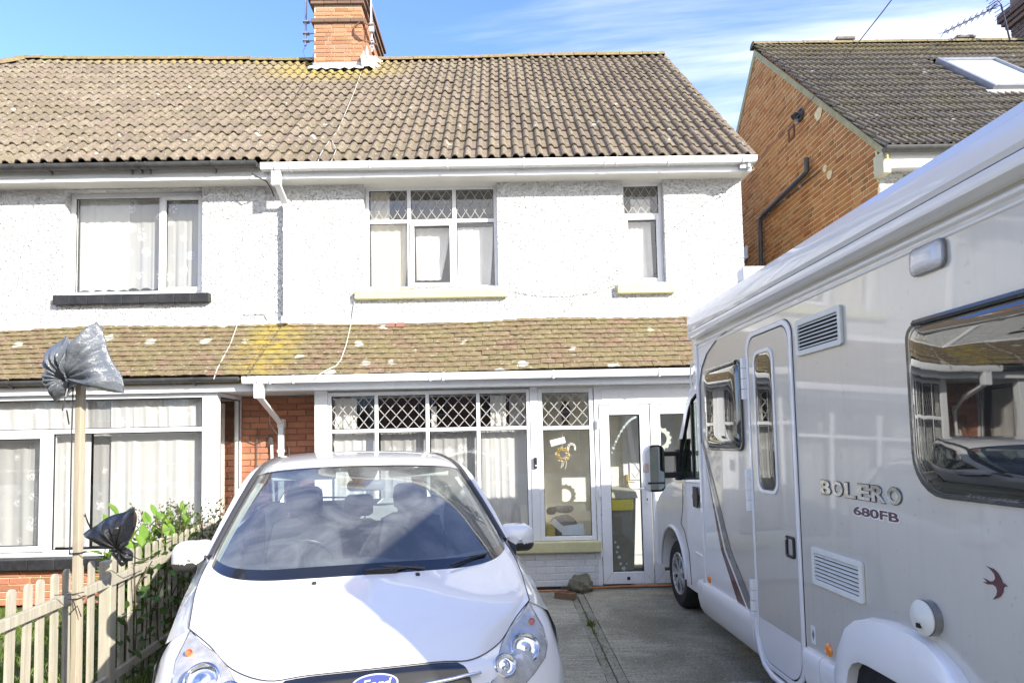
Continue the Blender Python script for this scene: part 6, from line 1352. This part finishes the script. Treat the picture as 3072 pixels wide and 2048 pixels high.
# ------------------------------------------------------------------ picket fence between the gardens
def m_wood(name, c, moss=.3):
    m = M(name); p = m.pos((30, 30, 2.2)); n = m.noise(1, 6, .7, p); g = m.noise(1, 3, .5, m.pos((90, 90, 3)))
    k = m.mix(m.rng(n, .35, .65), tuple(x * .72 for x in c), c); k = m.mix(m.rng(g, .55, .7, 0, .5), k, tuple(x * .5 for x in c)); k = m.mix(m.rng(m.noise(5, 6, .7), .5, .7, 0, moss), k, (.27, .27, .16))
    k = m.mix(m.rng(m.rand(), 0, 1, 0, .25), k, tuple(x * .7 for x in c)); m.set(k, .85, 0, .2); m.bump(n, .5, .005); return m.m
MAT['picket'] = m_wood('weathered_picket', (.46, .42, .33), .4); MAT['post'] = m_wood('new_softwood', (.42, .36, .27), .25)
FA = 2.2
def fpt(Y): return Vector((-FA - .102 * (Y) - .0, Y, 0))
fd = Vector((-.102, 1, 0)).normalized(); fn = Vector((fd.y, -fd.x, 0))     # fn points to the car side
FZ = math.atan2(fd.y, fd.x)
fence = empty('picket_fence', tuple(fpt(2.2)), FZ, 'weathered wooden picket fence between the left garden and the white car', 'fence')
def picket_mesh(k):
    rnd = random.Random(k); b = B(); w, t, h = .029, .016, .965
    pts = [(-w, -.02), (w, -.02), (w, h - .035)] + [(w * math.cos(a), h - .035 + .028 * math.sin(a)) for a in [math.pi * q / 8 for q in range(1, 8)]] + [(-w, h - .035)]
    b.prism([(x, -t / 2, z) for x, z in pts], (0, t, 0)); me = b.mesh('picket', MAT['picket']); return me
PM = [picket_mesh(k) for k in range(3)]
LEN = 5.6; n = int(LEN / .1315); rnd = random.Random(12)
for i in range(n):
    x = .03 + i * .1315
    if abs(((x - .34) % 1.84 + .92) % 1.84 - .92) < .05: continue
    inst(PM[i % 3], 'picket', fence, Matrix.Translation((x, .022, rnd.uniform(-.008, .008))) @ Matrix.Rotation(rnd.uniform(-.015, .015), 4, 'Y') @ Matrix.Rotation(rnd.uniform(-.004, .004), 4, 'X'))
for i in range(4):
    x0 = i * 1.84 - 1.50; x1 = min(x0 + 1.83, LEN)
    if x0 < 0: x0 = 0
    B().box(x0, x1, -.024, .010, .765, .825).obj('rail', MAT['picket'], fence, bevel=.004); B().box(x0, x1, -.024, .010, .13, .19).obj('rail', MAT['picket'], fence, bevel=.004)
for i in range(3):
    x = .34 + i * 1.84; B().box(x - .04, x + .04, -.03, .045, -.1, .93).obj('fence_post', MAT['picket'], fence, bevel=.006)
# tall timber stake with bagged sign boards
PY = 3.72; pp = fpt(PY) + fn * -.085; pbase = atY(234, 1620, PY)
px0 = pbase.x
sp = empty('timber_stake', (px0, PY, 0), R(-6), 'tall plain timber stake tied to the picket fence, topped by a grey plastic bag', 'post')
B().box(-.018, .018, -.020, .020, -.1, 2.07).obj('stake', MAT['post'], sp, bevel=.003)
b = B()
for z in (.83, 1.08):
    b.tube([(-.028, -.03, z), (.028, -.03, z + .005), (.03, .03, z + .008), (-.03, .03, z), (-.028, -.03, z)], .003, 5)
b.tube([(.0, -.03, .83), (.03, -.045, .79), (-.01, -.045, .75), (.04, -.045, .80), (.06, -.04, .74)], .003, 5).tube([(-.11, -.03, .855), (0, -.03, .86), (.07, -.035, .873)], .0025, 5).tube([(-.03, -.03, 1.085), (.09, -.03, 1.09)], .003, 5)
b.tube([(-.026, -.026, 2.05), (-.028, -.028, 1.8), (-.026, -.03, 1.5), (-.028, -.026, 1.3), (-.026, -.028, 1.08)], .004, 5); b.obj('tie_string', MAT['black'], sp)
def m_bag(name, c, rough):
    m = M(name); m.set(c, rough, 0, .6); v = m.noise(9, 5, .65, m.pos((1, 1, 2), True), 1.2); w = m.noise(38, 4, .6, m.pos((1, 1, 1), True), .8)
    m.bump(m.math('ADD', v, m.math('MULTIPLY', w, .12)), .7, .02); return m.m
MAT['bag_grey'] = m_bag('grey_polythene', (.105, .115, .13), .22); MAT['bag_black'] = m_bag('black_polythene', (.012, .012, .013), .09)
def bag(name, outline, knot, Y, depth, mat, label, seed, ridge=9):
    """outline in photograph pixels at distance Y; crumpled closed sheet gathered at the knot"""
    P_ = [atY(x, y, Y) for x, y in outline]; K = atY(knot[0], knot[1], Y); pts = []
    for i in range(len(P_)):
        a, c = P_[i], P_[(i + 1) % len(P_)]
        for k in range(5): pts.append(a.lerp(c, k / 5))
    n = len(pts); o = B()
    for sg in (-1, 1):
        rows = []
        for s in [1, .97, .9, .8, .68, .55, .42, .3, .2, .1, .0]:
            r = []
            for j, p in enumerate(pts):
                q = K + (p - K) * s; L = (p - K).length
                nz = mn.noise(Vector((q.x * 7, q.z * 7, seed))) ; ph = math.atan2(p.z - K.z, p.x - K.x)
                rid = (abs(math.sin(ph * ridge + 2.5 * mn.noise(Vector((q.x * 4, q.z * 4, seed + 3))))) - .5) * .030 * math.sin(math.pi * min(1, s * 1.0)) 
                d = depth * (max(0, 1 - abs(2 * s - .95) ** 2.2)) * (.35 + .65 * min(1, L / .2)) * (1 + .9 * nz) + rid * (1 if sg < 0 else .6)
                q = q + Vector((.010 * mn.noise(q * 11), 0, .010 * mn.noise(q * 13))) * s; d += (.012 * abs(mn.noise(Vector((q.x * 20, q.z * 11, seed))))) * min(1, 3 * (1 - s)); r.append((q.x, Y + sg * max(.002, d) if s < 1 else Y, q.z))
            rows.append(r)
        o.grid(rows, close=True)
    o.v = [(v[0] - K.x, v[1] - Y, v[2] - K.z) for v in o.v]
    return tag(weld(o).obj(name, mat, None, smooth=True, loc=(K.x, Y, K.z)), label, 'plastic bag')
def c4(pts): return [(x / 2.0364, 480 + y / 2.0364) for x, y in pts]
def c6(pts): return [(x / 1.6544, 1100 + y / 1.6544) for x, y in pts]
bag('plastic_bag', c4([(590, 980), (628, 1030), (648, 1105), (662, 1150), (682, 1200), (700, 1240), (722, 1270), (745, 1300), (752, 1360), (756, 1425), (700, 1422), (620, 1405), (540, 1388), (470, 1380), (445, 1350)] + [(442, 1330), (440, 1240), (455, 1160), (480, 1100), (520, 1040)]), (430 / 2.0364, 480 + 1332 / 2.0364), PY - .06, .10, MAT['bag_grey'], 'large right lobe of the grey plastic bags tied over the sign on the stake', 3)
bag('plastic_bag', c4([(410, 1070), (425, 1105), (440, 1150), (444, 1220), (440, 1330), (448, 1370), (400, 1432), (370, 1450), (342, 1472), (312, 1450), (290, 1410), (262, 1370), (252, 1325), (270, 1300), (285, 1270), (268, 1240), (272, 1200), (300, 1150), (350, 1110), (385, 1090)]), (418 / 2.0364, 480 + 1340 / 2.0364), PY - .05, .075, MAT['bag_grey'], 'smaller left lobe of the grey plastic bags tied over the sign on the stake', 8)
bag('plastic_bag', c6([(410, 828), (440, 803), (480, 780), (530, 752), (600, 722), (673, 695), (668, 740), (662, 790), (650, 840), (632, 885), (612, 905), (570, 908), (520, 900), (480, 880), (440, 855)]), (590 / 1.6544, 1100 + 905 / 1.6544), 4.05, .05, MAT['bag_black'], 'shiny black plastic bag hanging from the stake above the fence', 5, 7)
bag('plastic_bag', c6([(560, 912), (600, 900), (640, 905), (660, 925), (655, 960), (632, 965), (615, 985), (598, 988), (585, 965), (562, 940), (548, 925)]), (600 / 1.6544, 1100 + 908 / 1.6544), 4.06, .03, MAT['bag_black'], 'crumpled tail of the black bag caught on the fence pickets', 6, 5)
tag(B().tube([atY(225 + 30, 1540, PY + .0), atY(262, 1565, 3.95), atY(272, 1585, 4.05)], .003, 5).tube([atY(238, 1535, PY), atY(258, 1550, 3.95), atY(270, 1580, 4.05)], .003, 5).tube([atY(395, 1690, 4.1), atY(430, 1685, 4.3), atY(468, 1655, 4.5)], .003, 5).tube([atY(350, 1645, 4.05), atY(420, 1678, 4.3), atY(466, 1665, 4.6)], .003, 5).tube([atY(207, 1272, PY - .06), atY(200, 1230, PY - .1)], .004, 4).tube([atY(206, 1150, PY - .08), atY(196, 1190, PY - .1), atY(187, 1232, PY - .1)], .004, 4).obj('cord', MAT['black']), 'loose black cords tying the bags to the stake and fence', 'cord')

# ------------------------------------------------------------------ plants
def m_leaf(name, c1, c2, rough=.35):
    m = M(name); r = m.rand(); k = m.mix(r, c1, c2); k = m.mix(m.rng(m.noise(9, 3), .35, .7, 0, .5), k, tuple(x * .55 for x in c1)); m.set(k, rough, 0, .5)
    m.n.remove(m.b) if False else None
    t = m.N('ShaderNodeBsdfTranslucent'); m.link(m.mix(.5, k, (.20, .30, .03)), t.inputs[0]); x = m.N('ShaderNodeMixShader'); x.inputs[0].default_value = .28; m.link(m.b.outputs[0], x.inputs[1]); m.link(t.outputs[0], x.inputs[2]); m.link(x.outputs[0], m.out.inputs[0]); return m.m
MAT['laurel'] = m_leaf('laurel_leaf', (.13, .25, .03), (.20, .33, .045)); MAT['ivy'] = m_leaf('dark_leaf', (.03, .075, .015), (.07, .13, .02)); MAT['coton'] = m_leaf('small_leaf', (.055, .085, .025), (.12, .12, .04), .5); MAT['grass'] = m_leaf('grass_blade', (.09, .17, .02), (.17, .24, .04), .6)
MAT['bark'] = simple('bark', (.10, .075, .05), .95, var=.3, scale=20, bump=.5)
def leaf_mesh(name, L, Wd, mat, fold=.25):
    b = B(); rows = []
    for t, w in ((0, .06), (.2, .7), (.45, 1), (.7, .8), (.9, .35), (1, .03)): rows.append([(-Wd * w, t * L, fold * Wd * w - .12 * L * t * t), (0, t * L, -.12 * L * t * t), (Wd * w, t * L, fold * Wd * w - .12 * L * t * t)])
    b.grid(rows); return b, b.mesh(name, mat)
def orient(p, d, up, s):
    y = d.normalized(); x = y.cross(up).normalized(); z = x.cross(y); return Matrix(((x.x * s, y.x * s, z.x * s, p.x), (x.y * s, y.y * s, z.y * s, p.y), (x.z * s, y.z * s, z.z * s, p.z), (0, 0, 0, 1)))
def rv(r): return Vector((r.uniform(-1, 1), r.uniform(-1, 1), r.uniform(-1, 1)))
rnd = random.Random(31)
lau = empty('laurel_shrub', tuple(fpt(5.1) - fn * .35), 0, 'glossy bright green laurel shrub rising behind the picket fence beside the bay', 'shrub'); base = Vector(lau.location)
VL = leaf_mesh('leaf', .13, .031, MAT['laurel']); cells = []
stems = B()
for i in range(34):
    t = rnd.random(); Yq = 4.85 + 1.45 * t; p = fpt(Yq) - fn * rnd.uniform(.02, .32); tip = Vector((p.x, p.y, 1.02 + .05 * math.sin(t * 5) + rnd.uniform(-.25, .10)))
    bp = Vector((p.x - .05, p.y, 0)); stems.tube([bp - base, (bp + tip) / 2 - base + rv(rnd) * .03, tip - base], [.009, .007, .003], 5)
    for k in range(15):
        h = .45 + .55 * k / 14; q = bp.lerp(tip, h) + rv(rnd) * .02; a = k * 2.4 + rnd.random(); d = Vector((math.cos(a), math.sin(a), rnd.uniform(.35, 1.2) + (1 if k > 12 else 0)))
        cells.append(orient(q - base, d, Vector((0, 0, 1)) if abs(d.normalized().z) < .95 else Vector((1, 0, 0)), rnd.uniform(.7, 1.15)))
stems.obj('stems', MAT['bark'], lau)
def lay_leaves(parent, V, cells, limit, name='leaf'):
    rest = B()
    for i, m_ in enumerate(cells):
        if i < limit: inst(V[1], name, parent, m_)
        else: rest.add([m_ @ Vector(v) for v in V[0].v], V[0].f, 0, rnd.random())
    if rest.v: tag(rest.obj('foliage', V[1].materials[0], parent), kind='stuff')
cells.sort(key=lambda m_: -(m_.translation.z)); lay_leaves(lau, VL, cells, 300)
ivy = empty('ivy', tuple(fpt(4.6) + fn * .0), 0, 'dark trailing creeper with heart-shaped leaves growing through the fence next to the car', 'creeper'); base = Vector(ivy.location)
VI = leaf_mesh('leaf', .07, .026, MAT['ivy'], .1); cells = []
st_ = B()
for i in range(900):
    Yq = 4.5 + 2.3 * rnd.random() ** .8; p = fpt(Yq) + fn * rnd.uniform(-.25, .10); z = rnd.uniform(.02, .93) * (.55 + .45 * min(1, (Yq - 4.3) / .9)); d = rv(rnd) + fn * .5 + Vector((0, -.5, .1)); cells.append(orient(Vector((p.x, p.y, z)) - base, d, (Vector((0, 0, 1)) + rv(rnd) * .4).normalized(), rnd.uniform(.6, 1.25)))
for i in range(16):
    Yq = 4.5 + 2.2 * rnd.random(); p = fpt(Yq) + fn * rnd.uniform(-.1, .05) - base; st_.tube([p, p + Vector((rnd.uniform(-.1, .1), rnd.uniform(-.1, .1), .4)), p + Vector((rnd.uniform(-.15, .15), rnd.uniform(-.2, .2), .85))], .005, 5)
st_.obj('stems', MAT['bark'], ivy); cells.sort(key=lambda m_: m_.translation.y); lay_leaves(ivy, VI, cells, 300)
cot = empty('cotoneaster', tuple(fpt(6.35) - fn * .1), 0, 'small-leaved twiggy shrub with red berries at the house end of the fence', 'shrub'); base = Vector(cot.location)
b, tw_, br2 = B(), B(), B(); VC = leaf_mesh('leaflet', .032, .010, MAT['coton'], .2)
for i in range(110):
    a = rnd.uniform(0, 6.28); p0 = Vector((rnd.uniform(-.25, .15), rnd.uniform(-.5, .5), .3)); p1 = p0 + Vector((math.cos(a) * .28, math.sin(a) * .35, rnd.uniform(.45, .86))); pm = (p0 + p1) / 2 + rv(rnd) * .06
    tw_.tube([p0, pm, p1], [.006, .004, .002], 4)
    for k in range(34):
        t = .2 + .8 * k / 33; q = (p0.lerp(pm, t * 2) if t < .5 else pm.lerp(p1, t * 2 - 1)) + rv(rnd) * .022; m_ = orient(q, rv(rnd) + (p1 - p0) * .8, rv(rnd).normalized(), rnd.uniform(.7, 1.3)); b.add([m_ @ Vector(v) for v in VC[0].v], VC[0].f, 0, rnd.random())
        if rnd.random() < .05: br2.box(q.x - .005, q.x + .005, q.y - .005, q.y + .005, q.z - .005, q.z + .005)
tag(b.obj('foliage', MAT['coton'], cot), kind='stuff'); tw_.obj('twigs', MAT['bark'], cot); tag(br2.obj('berries', simple('red_berry', (.5, .05, .02), .3), cot), kind='stuff')
# lawn behind the fence and weeds
b = B()
def blade(b, p, h, w, r):
    a = r.uniform(0, 6.28); d = Vector((math.cos(a), math.sin(a), 0)) * w; l = Vector((r.uniform(-.5, .5), r.uniform(-.5, .5), 0)) * h
    b.add([p - d, p + d, p + d * .6 + l * .4 + Vector((0, 0, h * .6)), p + l + Vector((0, 0, h))], [(0, 1, 2), (0, 2, 3)], 0, r.random())
for i in range(26000):
    Yq = rnd.uniform(2.6, 7.05); x = rnd.uniform(-6.2, -FA - .102 * Yq - .03)
    if mn.noise(Vector((x * 1.7, Yq * 1.7, 0))) < -.32: continue
    blade(b, Vector((x, Yq, -.035)), rnd.uniform(.035, .095), .0035, rnd)
tag(b.obj('lawn_grass', MAT['grass']), 'bright green grass of the left front garden behind the pickets', 'grass', kind='stuff')
b = B()
for i in range(900):
    Yq = rnd.uniform(2.5, 7.0); x = -FA - .102 * Yq + rnd.uniform(-.05, .12); blade(b, Vector((x, Yq, -.01)), rnd.uniform(.03, .14), .003, rnd)
tag(b.obj('fence_weeds', MAT['grass']), 'rough grass and weeds along the foot of the fence', 'grass', kind='stuff')
b = B()
for (cy_w, k, sp_, h) in ((5.92, 130, .05, .06), (5.66, 60, .06, .04), (5.28, 70, .10, .028), (5.05, 60, .08, .02), (6.3, 40, .05, .03)):
    for i in range(k): blade(b, Vector((.745 + rnd.gauss(0, .018), cy_w + rnd.gauss(0, sp_), -.012)), rnd.uniform(.4, 1) * h, .003, rnd)
tag(b.obj('joint_weeds', MAT['grass']), 'small green weeds and moss growing in the joint of the concrete drive', 'weeds', kind='stuff')
b = B()
for i in range(1500):
    Yq = rnd.uniform(4.2, 7.0); mo = max(0, mn.noise(Vector((Yq * 3, 1, 0)))); 
    if mo < .12: continue
    blade(b, Vector((.748 + rnd.gauss(0, .012), Yq, -.013)), rnd.uniform(.006, .016), .003, rnd)
tag(b.obj('joint_moss', m_leaf('moss', (.12, .12, .03), (.20, .15, .04), .9)), 'yellow-green moss strip lying in the drive joint', 'moss', kind='stuff')
# ------------------------------------------------------------------ small things on the drive
def blob(c, s, seed, amp, n=14):
    rows = []
    for i in range(n + 1):
        a = math.pi * i / n; r = []
        for j in range(n * 2):
            t = 6.2832 * j / (n * 2); v = Vector((math.sin(a) * math.cos(t), math.sin(a) * math.sin(t), math.cos(a))); k = 1 + amp * mn.noise(v * 1.6 + Vector((seed, 0, 0))) + amp * .4 * mn.noise(v * 4 + Vector((0, seed, 0)))
            r.append((v.x * s[0] * k, v.y * s[1] * k, max(-s[2] * .72, v.z * s[2] * k)))
        rows.append(r)
    return B().grid(rows, close=True)
mr_ = M('rough_stone'); c = mr_.mix(mr_.rng(mr_.noise(12, 8, .7), .35, .65), (.16, .15, .11), (.30, .28, .20)); c = mr_.mix(mr_.rng(mr_.noise(6, 4), .5, .65, 0, .6), c, (.17, .18, .06)); mr_.set(c, .95); mr_.bump(mr_.noise(28, 8, .75), 1, .03)
rc = atZ(1741, 1777, 0)
tag(blob((0, 0, 0), (.145, .11, .115), 11, .42).obj('rock', mr_.m, None, smooth=True, sharp=28, loc=(rc.x + .01, rc.y + .06, .075), rot=(.1, .25, .4)), 'lumpy mossy grey stone lying beside the porch door', 'rock')
bc = atZ(1698, 1797, 0); bk = empty('loose_brick', (bc.x, bc.y + .05, 0), R(-28), 'loose dark red brick with a frog lying in front of the stone', 'brick')
b = B(); b.box(-.107, .107, -.051, .051, 0, .055); b.ring([(-.107, -.051, .055), (.107, -.051, .055), (.107, .051, .055), (-.107, .051, .055)], [(-.085, -.033, .055), (.085, -.033, .055), (.085, .033, .055), (-.085, .033, .055)], (0, 0, .010)); b.obj('brick_body', m_brick('old_loose_brick', (.22, .13, .08), (.26, .15, .09), (.22, .14, .09), .4), bk, bevel=.004)
tag(B().tube([(-1.2, 7.28, .012), (-.2, 7.275, .014), (.3, 7.26, .012), (.62, 7.24, .012), (.95, 7.27, .030), (1.25, 7.285, .034), (1.7, 7.28, .034), (2.2, 7.285, .032), (2.9, 7.28, .03)], .012, 8).obj('hose', simple('orange_hose', (.50, .20, .08), .6, var=.2), smooth=True), 'thin orange hose lying along the foot of the porch wall and doors', 'hose')
g = B()
for i in range(70):
    x, y = (rnd.uniform(.85, 2.2), rnd.uniform(4.2, 7.0)) if i % 3 else (rnd.uniform(.2, .66), rnd.uniform(4.2, 7.0)); s_ = rnd.uniform(.003, .007); g.add([(x - s_, y, .001), (x, y - s_, .001), (x + s_, y, .001), (x, y + s_, .001), (x, y, .001 + s_)], [(0, 1, 4), (1, 2, 4), (2, 3, 4), (3, 0, 4)])
tag(g.obj('grit', simple('pale_grit', (.6, .58, .52), .9)), 'scattered pale grit on the concrete drive', 'grit', kind='stuff')
# ------------------------------------------------------------------ unseen houses added across the street, a dark reflection for the windows
MAT['street_brick'] = m_brick('street_brick', (.24, .11, .07), (.28, .13, .08), (.22, .10, .07), .3)
DC = [('dark green', (.03, .08, .05)), ('bright red', (.45, .04, .03)), ('navy blue', (.02, .04, .14)), ('white', (.75, .75, .73)), ('mustard yellow', (.55, .38, .05)), ('black', (.015, .015, .015)), ('pale blue', (.35, .50, .60)), ('brown', (.14, .07, .03)), ('grey', (.25, .26, .27))]
def far_house(i, x0):
    h = empty('unseen_terraced_house', (x0, -21, 0), 0, 'unseen added red brick terraced house with a ' + DC[i][0] + ' front door across the road', 'house', 'unseen brick houses added across the road')
    b = wall_holes(B(), 0, 7, -.14, 5.2, 0, .25, [(1, 2.9, .9, 2.3), (4.8, 5.8, .02, 2.1), (1, 2.6, 3.3, 4.5), (4.4, 5.7, 3.3, 4.5)]); b.box(0, .25, -8, -.01, -.14, 5.2).box(6.75, 7, -8, -.01, -.14, 5.2).box(.26, 6.74, -8, -7.8, -.14, 5.2)
    o = b.obj('wall', MAT['street_brick'], h)
    for q in ((1, 2.9, .9, 2.3), (1, 2.6, 3.3, 4.5), (4.4, 5.7, 3.3, 4.5)):
        w = empty('window', parent=h); b = B(); frame_bars(b, *q, -.16, -.10, .06); b.box((q[0] + q[1]) / 2 - .03, (q[0] + q[1]) / 2 + .03, -.159, -.101, q[2] + .06, q[3] - .06); b.obj('frame', MAT['upvc'], w); B().box(q[0] + .05, q[1] - .05, -.14, -.13, q[2] + .05, q[3] - .05).obj('pane', MAT['acrylic'], w)
    B().box(4.81, 5.79, -.15, -.09, .02, 2.09).obj('door', simple('door_paint', DC[i][1], .4), h)
    b = B(); b.prism([(-.01, .35, 5.1), (-.01, -4, 8.6), (-.01, -8.3, 5.1), (-.01, -8.3, 5.0), (-.01, .35, 5.0)], (7.0, 0, 0)); b.obj('roof', MAT['tile_side'], h)
    B().box(6.2, 6.99, -4.5, -3.5, 7.5, 9.6).obj('chimney', MAT['street_brick'], h)
    B().box(0, 7, .0, .05, 4.85, 5.0).obj('fascia', MAT['upvc'], h)
for i in range(9): far_house(i, -34 + i * 7.05)
tag(B().box(-60, 60, -20.7, -14.2, -.155, -.02).obj('far_pavement', MAT['concrete2']), kind='structure')
